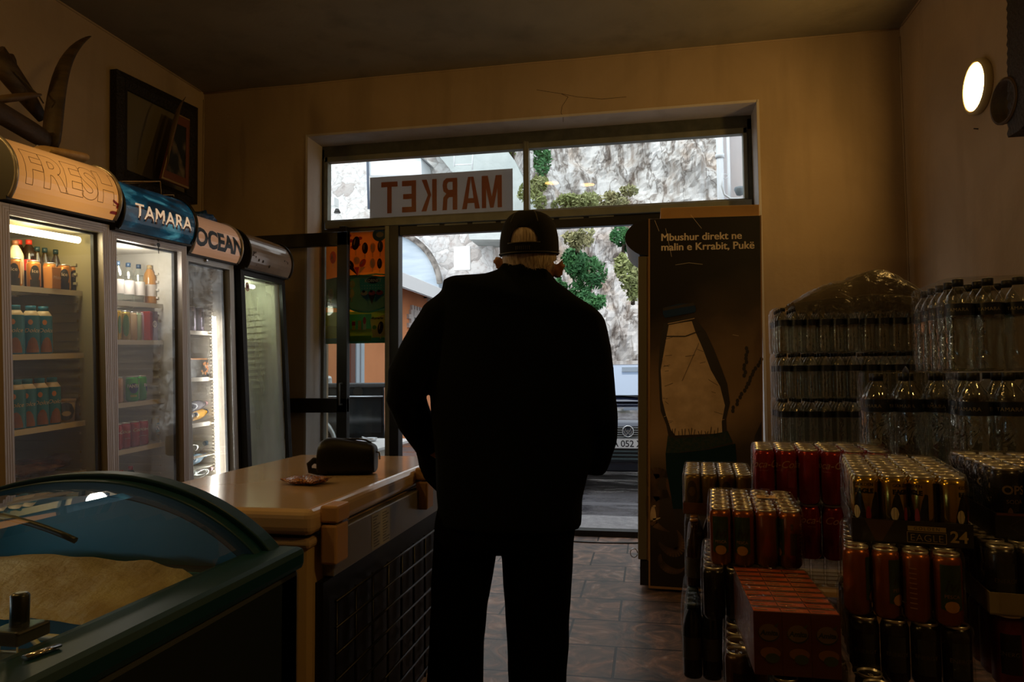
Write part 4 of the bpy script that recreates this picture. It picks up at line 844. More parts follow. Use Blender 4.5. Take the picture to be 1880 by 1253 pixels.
for cy in (100, 122):
    for cz in (0, .095): o_ = co if k_ == 0 else dup(co); k_ += 1; put(o_, M1, -.40, loc_of(M1, cy, 600, -.40).y, z1[1] + .001 + cz)
# fridge 2
z2 = shelf_at(F2r, M2, .59, [(250, 555), (250, 625), (250, 738), (250, 822)])
jb = bottle('juice_bottle', .22, .033, mat('orange_juice', (.55, .25, .05), .15), mat('cap_tan', (.5, .35, .15), .4), mat('label_pale', (.7, .62, .55), .4), 'orange juice bottle on the top shelf beneath the blue sign', lz=(.2, .5)); put(jb, M2, -.2, loc_of(M2, 275, 545, -.2).y, z2[0] + .001)
wb = bottle('small_water_bottle', .215, .031, PET, mat('cap_navy', (.01, .03, .06), .4), mat('label_white', (.72, .66, .62), .4), 'clear water bottle with pale label on the top shelf of the second fridge', lz=(.2, .55), group='clear bottles on the top shelf of the second fridge')
for i, u in enumerate((216, 236, 255)): put(wb if i == 0 else dup(wb), M2, -.2, loc_of(M2, u, 545, -.2).y, z2[0] + .001)
RD = mat('can_red', (.45, .015, .01), .28, .3); 
def coke_art(b, r, h): wrap_text(b, 'Coca-Cola', r, h * .6, .026, .45, 1, shear=.35, bold=.0004); patch(b, r, -.5, .6, h * .38, h * .39, 1)
yc_ = single_can('lemonade_can', .06, .16, [mat('can_yellow', (.62, .40, .03), .3, .3), mat('can_redart', (.5, .03, .02), .4), mat('can_green', (.10, .25, .05), .4)], lambda b, r, h: (patch(b, r, -.6, .1, h * .15, h * .75, 1), patch(b, r, .2, .9, 0, 0, 2, shape=oval(h * .5, h * .3))), 'yellow and red drink can on the second shelf of the second fridge')
put(yc_, M2, -.18, loc_of(M2, 212, 615, -.18).y, z2[1] + .001, 50)
gc = single_can('tea_carton_can', .06, .155, [mat('can_gold', (.50, .34, .06), .3, .4), mat('can_green', (.1, .25, .05))], lambda b, r, h: patch(b, r, -.7, .5, 0, 0, 1, shape=oval(h * .5, h * .38)), 'golden can with dark green oval beside the yellow can'); put(gc, M2, -.18, loc_of(M2, 229, 615, -.18).y, z2[1] + .001, 60)
for i, (u, c, nm) in enumerate(((243, (.72, .66, .52), 'cream'), (252, (.48, .62, .40), 'pale green'), (261, (.62, .42, .55), 'mauve'))):
    c_ = single_can('tall_can', .05, .155, [mat('can_' + nm.replace(' ', '_'), c, .3, .2)], lambda b, r, h: None, nm + ' tall can in the middle of the second shelf'); put(c_, M2, -.2, loc_of(M2, u, 615, -.2).y, z2[1] + .001)
rd = MB(); rd.box((-.03, -.03, 0), (.03, .03, .16)); D_ = Draw(rd, (.030, -.03, 0), (0, 1, 0), (0, 0, 1)); D_.rect(.018, .0, .06, .16, 1); D_.ell(.036, .09, .016, .018, 2); D_.ell(.036, .09, .012, .014, 1); D_.line([(.03, .08), (.042, .09), (.032, .10)], .003, 2)
o_ = rd.build('red_carton', [mat('carton_red', (.45, .04, .02), .4), mat('carton_maroon', (.14, .01, .02), .4), mat('carton_cream', (.8, .6, .4), .4)], bevel=.002); tag(o_, 'dark red juice carton with round mark at the right of the second shelf', 'carton'); put(o_, M2, -.17, loc_of(M2, 274, 615, -.17).y, z2[1] + .001)
GRNC = [mat('can_lime', (.08, .48, .06), .28, .3), mat('logo_blue', (.02, .03, .22), .4), mat('can_white', (.8, .8, .78), .4), mat('logo_yellow', (.5, .55, .08), .4)]
fc = single_can('green_soda_can', .066, .135, GRNC, lambda b, r, h: (patch(b, r, -.7, .8, 0, 0, 1, shape=oval(h * .52, h * .2)), wrap_text(b, 'FANTA', r, h * .55, .024, .05, 2, bold=.001, squeeze=.9), patch(b, r, -.5, .5, h * .18, h * .26, 3), patch(b, r, .95, 1.2, h * .1, h * .9, 2)), 'green soda can with dark blue logo in front on the third shelf')
put(fc, M2, -.17, loc_of(M2, 243, 730, -.17).y, z2[2] + .001, 52); f2_ = dup(fc, label='green soda can half hidden right of the one with the blue logo'); put(f2_, M2, -.19, loc_of(M2, 258, 730, -.19).y, z2[2] + .001, 130)
oc_ = single_can('peach_can', .066, .135, [mat('can_peach', (.60, .36, .25), .35, .2)], lambda b, r, h: None, 'peach coloured can left of the green soda cans'); put(oc_, M2, -.17, loc_of(M2, 214, 735, -.17).y, z2[2] + .001)
ck_ = single_can('cola_can', .060, .135, [RD, MWHT], coke_art, 'red cola can on the fourth shelf of the second fridge', group='red cola cans on the fourth shelf')
for i, (u, rz) in enumerate(((214, 30), (229, 70), (246, 110), (262, 48))): put(ck_ if i == 0 else dup(ck_), M2, -.17, loc_of(M2, u, 815, -.17).y, z2[3] + .001, rz)
iv = single_can('mustard_can', .062, .145, [mat('can_mustard', (.50, .38, .05), .3, .4), mat('dark_green_art', (.02, .12, .08), .4), MWHT], lambda b, r, h: (patch(b, r, -.6, .6, 0, 0, 1, shape=oval(h * .5, h * .24)), wrap_text(b, 'iVi', r, h * .46, .03, 0, 2, bold=.001)), 'mustard yellow can at the right end of the red cans'); put(iv, M2, -.19, loc_of(M2, 289, 812, -.19).y, z2[3] + .001, 52)
wr = bottle('wine_bottle', .20, .03, mat('green_glass', (.02, .05, .05), .1), REDC, REDC, 'dark bottle with red cap in the bottom of the second fridge', lz=(.3, .5), group='dark bottles in the bottom of the second fridge')
for i, (u, x) in enumerate(((222, -.25), (240, -.3), (284, -.28))): put(wr if i == 0 else dup(wr), M2, x, loc_of(M2, u, 880, x).y, z2[3] - .33)
s = MB(); s.box((-.52, .04, z2[3] - .345), (-.13, .55, z2[3] - .332)); s.build('shelf', WIRE, F2r)
# fridge 3: bottles lying on their sides
z3 = shelf_at(F3r, M3, .51, [(380, 609), (380, 693), (380, 775)])
tc3 = single_can('energy_can', .053, .16, [mat('can_greyviolet', (.30, .26, .34), .3, .5), mat('can_dark', (.08, .07, .08), .4)], lambda b, r, h: (patch(b, r, -.5, .1, h * .2, h * .8, 1), wrap_text(b, 'ZERO', r, h * .5, .018, .4, 1)), 'grey tall can on the top shelf of the narrow fridge', group='grey tall cans in the narrow fridge')
for i, u in enumerate((352, 367, 382, 394)): put(tc3 if i == 0 else dup(tc3), M3, -.2, loc_of(M3, u, 600, -.2).y, z3[0] + .001, 70 + i * 23)
bx = MB(); bx.box((-.2, -.09, 0), (0, .13, .12)); D_ = Draw(bx, (0, -.09, 0), (0, 1, 0), (0, 0, 1)); D_.rect(0, .112, .22, .12, 1)
rnd = random.Random(2)
for _ in range(16): D_.ell(.14 + rnd.uniform(-.03, .04), .03 + rnd.uniform(-.02, .06), .009, .008, rnd.choice([1, 2, 3]))
o_ = bx.build('fruit_carton', [mat('carton_dark', (.05, .045, .04), .4), mat('carton_copper', (.5, .22, .08), .4), mat('fruit_orange', (.65, .22, .04), .4), mat('fruit_cream', (.6, .45, .3), .4)]); tag(o_, 'dark carton tray with orange fruit print in the narrow fridge', 'carton'); put(o_, M3, -.18, loc_of(M3, 366, 690, -.18).y, z3[1] + .001)
def lying(name, h, r, liq, capm, label, u, v, z_, x=-.2, grp=None):
    b = bottle(name, h, r, liq, capm, None, label, group=grp, neck=.45); y_ = loc_of(M3, u, v, x).y
    b.matrix_world = M3 @ Matrix.Translation((x, y_ - h * .9, z_ + r)) @ Matrix.Rotation(R(-84), 4, 'X') @ Matrix.Rotation(R(0), 4, 'Z'); return b
CLR = PET
lying('lying_bottle', .21, .033, mat('grape_drink', (.13, .12, .15), .15), mat('cap_pink', (.62, .35, .36), .4), 'grey bottle with pink cap lying on top of the others', 376, 743, z3[2] + .06)
lying('lying_bottle', .20, .033, mat('orange_drink', (.72, .38, .04), .15), mat('cap_royal', (.04, .16, .45), .4), 'orange drink bottle with blue cap lying in the narrow fridge', 379, 759, z3[2] + .006)
lying('lying_bottle', .20, .030, COKE, mat('cap_navy2', (.02, .03, .08), .4), 'dark bottle lying left of the orange drink bottle', 357, 766, z3[2] + .003, x=-.155)
lying('lying_bottle', .22, .036, CLR, mat('cap_slate', (.08, .12, .16), .4), 'clear bottle with slate cap lying near the narrow fridge floor', 376, 817, z3[2] - .20)
lying('lying_bottle', .20, .032, mat('blue_water', (.25, .38, .52), .15), mat('cap_blue2', (.08, .25, .62), .4), 'bluish bottle with blue cap lying in the narrow fridge', 374, 843, z3[2] - .27)
lying('lying_bottle', .20, .030, CLR, mat('cap_white', (.7, .7, .75), .4), 'clear bottle with white cap left of the blue-capped one', 352, 841, z3[2] - .262, x=-.15)
for i, u in enumerate((366, 386)): lying('lying_bottle', .18, .028, CLR, mat('cap_rose', (.62, .42, .45), .4), 'clear bottle with rose cap lying at the very bottom of the narrow fridge', u, 865, z3[2] - .345, x=-.18 + i * .05, grp='rose-capped bottles in the narrow fridge')
for dz in (-.205, -.275, -.35):
    s = MB(); s.box((-.5, .04, z3[2] + dz - .008), (-.13, .47, z3[2] + dz - .002)); s.build('shelf', WIRE, F3r)
sp_ = MB()
for k in range(60): sp_.box((-.12, .405, .62 + k * .0215), (-.10, .42, .62 + k * .0215 + .011))
sp_.build('led_cover_slots', mat('slot_cream', (.6, .52, .42), .4), F3r)
# fridge 4
z4 = shelf_at(F4r, M4, .57, [(490, 630)])
o_ = bottle('dim_bottle', .2, .03, COKE, DKC, None, 'dark bottle behind misted glass in the last fridge'); put(o_, M4, -.3, .10, z4[0] + .001)
# lights hidden in signs light the shelves a little
def plight(name, M, loc, e, col, size=.05, kind='POINT'):
    l = bpy.data.lights.new(name, kind); l.energy = e; l.color = col; l.shadow_soft_size = size
    o = bpy.data.objects.new(name, l); COL.objects.link(o); o.matrix_world = M @ Matrix.Translation(loc); return o
plight('fridge_lamp', M1, (-.12, .28, 1.83), 3.0, (1, .86, .50)); plight('fridge_lamp', M2, (-.12, .28, 1.80), 3.0, (1, .93, .82)); plight('fridge_lamp', M4, (-.12, .28, 1.80), 3.2, (1, .97, .75))

# ================================================================== WHITE CHEST FREEZER (its back with hinges and condenser faces the aisle)
ENA = mat('beige_enamel', (.62, .46, .32), .16, coat=.5, noise_=(2.2, .35, .7), col2=(.56, .41, .28)); ENAb = mat('beige_enamel_body', (.50, .36, .18), .35, noise_=(3, .35, .7), col2=(.42, .30, .15))
fx0, fx1, fy0, fy1, fz = -1.50, -.83, 1.66, 2.88, .87
cf = empty('chest_freezer', ((fx0 + fx1) / 2, (fy0 + fy1) / 2, 0)); tag(cf, 'large beige chest freezer with closed lid, its black back towards the aisle', 'freezer')
Mi = Matrix.Translation(-cf.location)
MB().box((fx0 + .02, fy0 + .02, .04), (fx1 - .02, fy1 - .02, fz - .075)).build('cabinet', ENAb, cf, bevel=.025, M=Mi)
MB().box((fx0 + .012, fy0 + .012, fz - .10), (fx1 - .012, fy1 - .012, fz - .075)).build('top_rim', ENA, cf, bevel=.01, M=Mi)
gk = MB(); gk.box((fx0 + .03, fy0 + .03, fz - .078), (fx1 - .03, fy1 - .03, fz - .066)); gk.build('lid_seal', GSK, cf, M=Mi)
ld = MB(); ld.box((fx0, fy0, fz - .066), (fx1, fy1, fz)); lid = ld.build('lid', ENA, cf, bevel=.022, M=Mi); lid.modifiers['bevel'].segments = 4
hs = None
for hy, yy in ((1.69, fy0 + .045), (2.35, 2.46)):
    h_ = MB(); h_.box((fx1 - .0, yy, fz - .145), (fx1 + .045, yy + .075, fz - .045)); hh = h_.build('hinge', mat('hinge_tan', (.55, .33, .17), .4), cf, bevel=.006, M=Mi)
    h2_ = MB(); h2_.box((fx1 - .002, yy, fz - .040), (fx1 + .048, yy + .078, fz + .004)); h2_.build('hinge_cap', mat('hinge_tan', (1, 1, 1)), hh, bevel=.006, M=Mi)
    h3_ = MB(); h3_.tube([(fx1 + .03, yy + .006, fz - .05), (fx1 + .03, yy + .08, fz - .05)], .012, 10); h3_.build('hinge_pin', mat('pin_brown', (.08, .045, .02), .5), hh, M=Mi)
bp = MB(); bp.box((fx1 - .02, fy0 + .10, fz - .190), (fx1 + .012, fy1 - .06, fz - .075)); bp.build('back_rail', mat('metal_rail', (.30, .28, .25), .35, .5), cf, bevel=.003, M=Mi)
st = MB(); D_ = Draw(st, (fx1 + .012, 2.02, fz - .185), (0, 1, 0), (0, 0, 1), .0006); D_.rect(0, 0, .15, .105, 0)
rnd = random.Random(9)
for i in range(11):
    for j in (0, 1): D_.line([(.008 + j * .075, .096 - i * .0086), (.008 + j * .075 + rnd.uniform(.025, .06), .096 - i * .0086)], .004, 1)
st.build('rating_sticker', [mat('sticker_pale', (.42, .42, .40), .5), mat('sticker_print', (.14, .14, .14), .5)], cf, M=Mi)
cd_ = MB(); cd_.box((fx1 - .02, fy0 + .06, .10), (fx1 + .002, fy1 - .05, fz - .195)); cd_.build('condenser_panel', mat('condenser_black', (.005, .005, .005), .5), cf, M=Mi)
cw = MB()
for i in range(8): cw.tube([(fx1 + .018, fy0 + .10, .14 + i * .068), (fx1 + .018, fy1 - .08, .14 + i * .068)], .004, 6)
for i in range(9): cw.tube([(fx1 + .012, fy0 + .12 + i * .125, .11), (fx1 + .012, fy0 + .12 + i * .125, fz - .25)], .0045, 6)
cw.build('condenser_wires', mat('wire_black', (.008, .008, .007), .35, .3), cf, M=Mi)
ft = MB(); ft.box((fx0 + .05, fy0 + .05, 0), (fx1 - .04, fy1 - .05, .045)); ft.build('plinth', mat('plinth_beige', (.45, .36, .26), .5), cf, M=Mi)

# --- things on its lid
LEA = mat('black_leather', (.005, .005, .0045), .5, spec=.25, bump=(220, .2, .002))
bc = at(632, 872, z=fz); bag = empty('toiletry_bag', (bc.x, bc.y + .03, fz), R(14)); tag(bag, 'black leather zip toiletry bag lying on the beige freezer lid', 'bag')
bw, bh, bd = .098, .118, .065
rings = []
for i in range(15):
    t = i / 14 * 2 - 1; x = bw * math.sin(t * math.pi / 2) * 1.0; s_ = max(.16, (1 - abs(t) ** 3.2)) ** .5
    ring = []
    for j in range(24):
        a = 2 * math.pi * j / 24; cy_, sz = math.cos(a), math.sin(a)
        y_ = math.copysign(abs(cy_) ** .55, cy_) * bd * (.72 + .28 * s_); z_ = math.copysign(abs(sz) ** .5, sz) * bh / 2 * (.45 + .55 * s_)
        if z_ > 0: y_ *= 1 - .35 * (z_ / (bh / 2)) ** 2
        z_ += bh / 2 * (1 if z_ > 0 else 1) - (.008 * math.sin(t * 3) if z_ > 0 else 0) - bh / 2 * (1 - (.45 + .55 * s_)) * .6
        ring.append((x, y_, max(0.001, z_)))
    rings.append(ring)
MB().loft(rings).build('bag_body', LEA, bag, subsurf=1)
zp = MB(); zp.tube([(x, 0, bh * (.985 - .35 * (abs(x) / bw) ** 5) + .002) for x in [(-bw * .95 + i * bw * 1.9 / 12) for i in range(13)]], .0035, 6, sq=(1, 2.2)); zp.build('zip', mat('zip_dark', (.02, .022, .025), .35, .4), bag)
hl = MB(); hl.tube([(-bw * .80, -.03, .045), (-bw * 1.12, -.035, .05), (-bw * 1.28, -.03, .036), (-bw * 1.25, -.03, .016), (-bw * .95, -.04, .012), (-bw * .6, -.055, .018)], .011, 8, sq=(1, .35)); hl.build('wrist_strap', LEA, bag)
pt = MB(); pt.box((bw * .74, -bd * .93, .035), (bw * .82, -bd * .9, .06)); pt.build('leather_patch', mat('patch_brown', (.06, .03, .015), .5), bag)
pt = MB(); pt.tube([(bw * .97, 0, bh * .62), (bw * 1.10, 0, bh * .60), (bw * 1.12, 0, bh * .40)], .0035, 6); pt.build('zip_pull', CHR, bag)
nc = at(563, 889, z=fz)
m, nt, o = _nt('nut_film'); p = nt.nodes.new('ShaderNodeBsdfPrincipled'); tc = nt.nodes.new('ShaderNodeTexCoord'); vo = nt.nodes.new('ShaderNodeTexVoronoi'); vo.inputs['Scale'].default_value = 130; nt.links.new(tc.outputs['Object'], vo.inputs['Vector'])
r = nt.nodes.new('ShaderNodeValToRGB'); r.color_ramp.elements[0].color = (.72, .34, .10, 1); r.color_ramp.elements[1].color = (.14, .045, .01, 1); r.color_ramp.elements[1].position = .65; nt.links.new(vo.outputs['Distance'], r.inputs[0]); nt.links.new(r.outputs[0], p.inputs['Base Color'])
b = nt.nodes.new('ShaderNodeBump'); b.inputs['Strength'].default_value = 1; b.inputs['Distance'].default_value = .004; b.invert = True; nt.links.new(vo.outputs['Distance'], b.inputs['Height']); nt.links.new(b.outputs[0], p.inputs['Normal']); p.inputs['Roughness'].default_value = .22; nt.links.new(p.outputs[0], o.inputs[0])
pk = MB(); n_ = 16; vs = []; fs = []
for s_ in (1, -1):
    b0 = len(vs)
    for j in range(n_ + 1):
        for i in range(n_ + 1):
            u, v = i / n_ * 2 - 1, j / n_ * 2 - 1; e = max(0, 1 - abs(u) ** 3) * max(0, 1 - abs(v) ** 3)
            vs.append((u * .068 + .004 * math.sin(v * 5), v * .048 + .003 * math.sin(u * 6), .013 + s_ * .011 * e ** .6 + .002 * math.sin(u * 7 + v * 5) * (s_ > 0) + (.006 * max(0, abs(u) - .85) * 6)))
    for j in range(n_):
        for i in range(n_): a = b0 + j * (n_ + 1) + i; fs.append((a, a + 1, a + n_ + 2, a + n_ + 1))
pk.add(vs, fs, 0, True); o_ = pk.build('peanut_packet', m); o_.location = (nc.x, nc.y, fz); o_.rotation_euler = (0, 0, R(-8)); tag(o_, 'small clear packet of roasted nuts in front of the toiletry bag', 'packet')

# ================================================================== TEAL GLASS-TOPPED ICE CREAM FREEZER
TEAL = mat('teal_plastic', (.002, .036, .060), .42, spec=.3); TEALi = mat('teal_liner', (.002, .21, .30), .45); DKB = mat('dark_teal_body', (.003, .010, .014), .45)
ye = 1.40; ys = .25
prof = [(-1.56, .905), (-1.42, .945), (-1.28, .966), (-1.13, .966), (-1.00, .938), (-.905, .897), (-.835, .850), (-.80, .815)]
def interp(pr, n):
    out = []
    for i in range(n + 1):
        t = i / n * (len(pr) - 1); k = min(int(t), len(pr) - 2); f_ = t - k
        P0, P1, P2, P3 = pr[max(k - 1, 0)], pr[k], pr[k + 1], pr[min(k + 2, len(pr) - 1)]
        out.append(tuple(.5 * ((2 * P1[c]) + (-P0[c] + P2[c]) * f_ + (2 * P0[c] - 5 * P1[c] + 4 * P2[c] - P3[c]) * f_ ** 2 + (-P0[c] + 3 * P1[c] - 3 * P2[c] + P3[c]) * f_ ** 3) for c in (0, 1)))
    return out
pf = interp(prof, 28)
ic = empty('ice_cream_freezer', (-1.18, .83, 0)); tag(ic, 'teal curved-glass ice cream freezer in the near left corner', 'freezer')
Mi = Matrix.Translation(-ic.location)
bd_ = MB(); xi0, xi1 = -1.60, -.745
bd_.box((xi1 - .07, ys, .05), (xi1, ye + .04, .80)); bd_.box((xi0, ys, .05), (xi0 + .07, ye + .04, .86)); bd_.box((xi0, ye - .06, .05), (xi1, ye + .04, .80)); bd_.box((xi0, ys, .05), (xi1, ys + .06, .80)); bd_.box((xi0, ys, .05), (xi1, ye, .20))
bd_.build('cabinet', DKB, ic, M=Mi, bevel=.02)
il = MB(); il.box((xi0 + .07, ys + .06, .2), (xi1 - .07, ye - .06, .205)); il.box((xi1 - .075, ys + .06, .2), (xi1 - .07, ye - .06, .80)); il.box((xi0 + .07, ys + .06, .2), (xi0 + .075, ye - .06, .86)); il.box((xi0 + .07, ye - .065, .2), (xi1 - .07, ye - .06, .80))
il.build('liner', TEALi, ic, M=Mi)
# arched end wall (teal) under the end frame and the frame itself
ew = MB(); poly = [(x, z - .02) for x, z in pf] + [(-.80, .78), (-1.56, .78)]; ew.prism(poly, lambda x, z: (x, ye - .012, z), lambda x, z: (x, ye + .02, z)); ew.build('end_wall', TEALi, ic, M=Mi)
fr_ = MB()
for (o1, o2, dz) in ((ye - .045, ye + .045, .012), (ye - .015, ye + .03, .024)):
    rings = []
    for i, (x, z) in enumerate(pf):
        x2, z2_ = pf[min(i + 1, 28)]; x1_, z1_ = pf[max(i - 1, 0)]; tx, tz = x2 - x1_, z2_ - z1_; l = math.hypot(tx, tz); nx, nz = -tz / l, tx / l
        if nz < 0: nx, nz = -nx, -nz
        rings.append([(x - nx * .022, o1, z - nz * .022), (x + nx * dz, o1, z + nz * dz), (x + nx * dz, o2, z + nz * dz), (x - nx * .022, o2, z - nz * .022)])
    fr_.loft(rings, sm=False)
fr_.build('end_frame', TEAL, ic, M=Mi, bevel=.004)
rl = MB(); rl.box((-.845, ys, .79), (-.735, ye + .045, .838)); rl.build('side_rail', TEAL, ic, M=Mi, bevel=.014)
rl = MB(); rl.box((-1.60, ys, .86), (-1.53, ye + .03, .905)); rl.build('back_rail', TEAL, ic, M=Mi, bevel=.012)
gm = MB(); gm.loft([[(x, ys, z) for x, z in pf], [(x, ye - .02, z) for x, z in pf]], cap=False)
gm = MB()
for (xa, za), (xb_, zb_) in zip(pf, pf[1:]): gm.add([(xa, ys, za), (xb_, ys, zb_), (xb_, ye - .02, zb_), (xa, ye - .02, za)], [(0, 1, 2, 3)], 0, True)
gm.build('curved_glass', glass('freezer_lid_glass', (.85, .95, .96), .9, .015, dirt=.03, base=.06, dirtcol=(.5, .6, .6)), ic, M=Mi)
pw = pf[:18]; dv = MB(); dv.tube([(x, ye - .33, z - .004) for x, z in pw], .006, 6); dv.build('glass_divider', mat('divider_dark', (.008, .02, .022), .4), ic, M=Mi)
il2 = MB(); il2.tube([(-1.50, .55, .862), (-1.50, 1.20, .862)], .011, 10); il2.build('freezer_lamp', emis('freezer_tube', (.86, .95, 1.0), 7), ic, M=Mi)
st_ = MB(); st_.tube([(-1.0, ye - .066, .72), (-.82, ye - .066, .715)], .008, 6); st_.tube([(-1.54, ye - .066, .735), (-1.0, ye - .066, .72)], .006, 6); st_.build('liner_step', TEAL, ic, M=Mi)
hc = at(36, 1135, z=.87); hk = MB(); hk.lathe([(.012, -.02), (.012, .036), (.009, .04)], 14, c=(hc.x, hc.y, .865)); hk.cbox((hc.x, hc.y + .0, .85), (.05, .055, .02)); hk.build('lid_lock', mat('lock_black', (.012, .016, .016), .3), ic, M=Mi, bevel=.003)
hd_ = MB(); hd_.tube([(-.80, .80, .842), (-.79, .845, .842)], .006, 6, sq=(.4, 1.2)); hd_.build('rail_clip', CHR, ic, M=Mi)
# frosted sheet of cardboard lying in the bin and a wire basket
shp = MB(); n_ = 34; vs = []; fs = []
for j in range(n_ + 1):
    for i in range(n_ + 1):
        x = -1.51 + .655 * i / n_; y = 1.10 + .228 * j / n_; z = .775 + .045 * j / n_ + .016 * noise.noise(Vector((x * 5, y * 5, 0))) + .010 * noise.noise(Vector((x * 16, y * 18, 3))) - .05 * max(0, (x + .95) / .1) 
        vs.append((x, y, z))
for j in range(n_):
    for i in range(n_): a = j * (n_ + 1) + i; fs.append((a, a + 1, a + n_ + 2, a + n_ + 1))
shp.add(vs, fs, 0, True); b0 = len(vs); shp.add([(v[0], v[1], v[2] - .20) for v in vs], [tuple(reversed(f)) for f in fs], 0, True)
so_ = shp.build('packing_sheet', mat('frosty_card', (.55, .40, .22), .75, noise_=(9, .38, .66), col2=(.38, .24, .11), bump=(60, .8, .01))); tag(so_, 'crumpled beige packing sheet covering the goods inside the teal freezer', 'sheet')
wb_ = empty('wire_basket', (-1.07, .95, .60)); tag(wb_, 'white wire basket inside the teal freezer near the lock', 'basket')
b_ = MB(); X0, X1, Y0, Y1 = -.22, .19, -.28, .14
b_.tube([(X0, Y0, .15), (X1, Y0, .15), (X1, Y1, .15), (X0, Y1, .15)], .0065, 6, closed=True); b_.build('basket_rim', mat('basket_white', (.68, .58, .42), .35), wb_)
b2 = MB()
for i in range(12): x = X0 + (X1 - X0) * i / 11; b2.tube([(x, Y1, .15), (x, Y1 - .01, 0), (x, Y0 + .01, 0), (x, Y0, .15)], .0022, 4)
for i in range(12): y = Y0 + (Y1 - Y0) * i / 11; b2.tube([(X1, y, .15), (X1 - .01, y, 0), (X0 + .01, y, 0), (X0, y, .15)], .0022, 4)
for z_ in (.03, .06, .09, .12): b2.tube([(X0, Y0, z_), (X1, Y0, z_), (X1, Y1, z_), (X0, Y1, z_)], .002, 4, closed=True)
b2.build('basket_mesh', mat('basket_white', (1, 1, 1)), wb_); hd2 = MB(); hd2.tube([(X0 + .05, Y1 - .06, .15), (-.02, Y1 - .01, .17), (X1 - .05, Y1 - .1, .15)], .005, 6); hd2.build('basket_handle', mat('basket_white', (1, 1, 1)), wb_)

# ================================================================== ON TOP OF THE FRIDGES AND THE LEFT WALL
WD = mat('old_dark_wood', (.030, .018, .008), .6, noise_=(5, .35, .7, (1, 1, 6)), col2=(.075, .045, .018), bump=(30, .5, .01)); WL_ = mat('pale_wood', (.60, .36, .15), .55, noise_=(6, .35, .7, (1, 6, 1)), col2=(.72, .48, .22))
xw = -3.05
def wp(u, v, x=xw): return at(u, v, x=x)
pg = empty('wooden_plough', wp(100, 275)); tag(pg, 'antique dark wooden plough with curved horn-like handle on the nearest fridge', 'plough')
Mi = Matrix.Translation(-pg.location)
def pxtube(pts, x=xw, n=10, sq=(1, 1)):
    mb = MB(); P_ = [wp(u, v, x + dx) for (u, v, r, dx) in pts]; rs = [r * (P_[i] - CAM).length / FPX for i, (u, v, r, dx) in enumerate(pts)]
    mb.tube(P_, rs, n, sq=sq); return mb
pxtube([(92, 280, 16, 0), (96, 240, 17, 0), (100, 200, 16.5, 0), (106, 160, 15, 0), (115, 125, 13, 0), (128, 98, 10.5, 0), (145, 79, 7.5, 0), (160, 69, 4, 0), (168, 66, 1.2, 0)], sq=(1, .55)).build('curved_handle', WD, pg, M=Mi, subsurf=1)
pxtube([(92, 262, 16, .0), (60, 243, 17, .02), (25, 222, 17, .05), (-30, 190, 18, .1), (-80, 165, 18, .15)], sq=(1, .7)).build('plough_beam', WD, pg, M=Mi, subsurf=1)
pxtube([(78, 218, 9, -.1), (45, 172, 16, -.1), (15, 132, 19, -.1), (-10, 95, 18, -.1)], sq=(1, .6)).build('upper_block', WD, pg, M=Mi)
pxtube([(18, 140, 12, -.12), (12, 110, 13, -.12), (10, 100, 11, -.12)], sq=(1, .8)).build('block_head', WD, pg, M=Mi)
pxtube([(75, 174, 2, .03), (60, 175, 5, .03), (30, 179, 7, .03), (-20, 185, 7, .03)], sq=(.8, 1)).build('crossbar', mat('mid_wood', (.10, .06, .025), .6, bump=(30, .5, .01)), pg, M=Mi)
pxtube([(26, 130, 1, -.05), (52, 158, 1, -.05), (70, 174, 1, 0), (80, 190, 1, 0)]).build('cord', mat('cord_dark', (.04, .03, .015), .8), pg, M=Mi)
bq = MB(); c1, c2 = wp(75, 276, -2.80), wp(150, 291, -2.80)
bo_ = MB(); A_, B_ = c1, c2; dd = (B_ - A_).normalized(); bo_.tube([A_, A_ + (B_ - A_) * .5, B_ - dd * .02, B_], [.030, .036, .036, .026], 14, sq=(.75, 1.8))
o_ = bo_.build('wooden_board', WL_); tag(o_, 'pale rounded wooden board lying on the nearest fridge beneath the plough', 'board')
tgm = MB(); tp = wp(69, 272, xw + .06); tgm.cbox(tp, (.006, .010, .028)); tgm.build('price_tag', mat('white_tag', (.6, .6, .58), .5), pg, M=Mi)
# big empty frame on the left wall
fxx = XL + .03
def fpt(u, v, x=fxx): return at(u, v, x=x)
o4 = [fpt(208, 127), fpt(358, 199), fpt(357, 376), fpt(207, 338)]
i4 = [fpt(229, 165), fpt(338, 219), fpt(338, 356), fpt(228, 312)]
ef = empty('wall_frame', (fxx, (o4[0].y + o4[1].y) / 2, o4[3].z)); tag(ef, 'large black carved frame hanging on the left wall above the fridges', 'frame'); Mi = Matrix.Translation(-ef.location)
fm = MB(); T = Vector((.045, 0, 0)); Bk = Vector((-.02, 0, 0))
for a in range(4):
    b = (a + 1) % 4; fm.loft([[o4[a] + Bk, i4[a] + Bk, i4[a] + T * .5, o4[a] * .5 + i4[a] * .5 + T, o4[a] + T * .6], [o4[b] + Bk, i4[b] + Bk, i4[b] + T * .5, o4[b] * .5 + i4[b] * .5 + T, o4[b] + T * .6]], sm=False)
fm.build('carved_moulding', mat('carved_black', (.010, .007, .004), .55, bump=(60, .9, .02)), ef, M=Mi)
mm_ = MB(); mm_.add([p_ + Vector((.002, 0, 0)) for p_ in i4], [(0, 1, 2, 3)]); mm_.add([p_ - Vector((.006, 0, 0)) for p_ in i4], [(3, 2, 1, 0)]); mm_.build('glazing', mat('dull_mount', (.16, .14, .085), .30), ef, M=Mi)
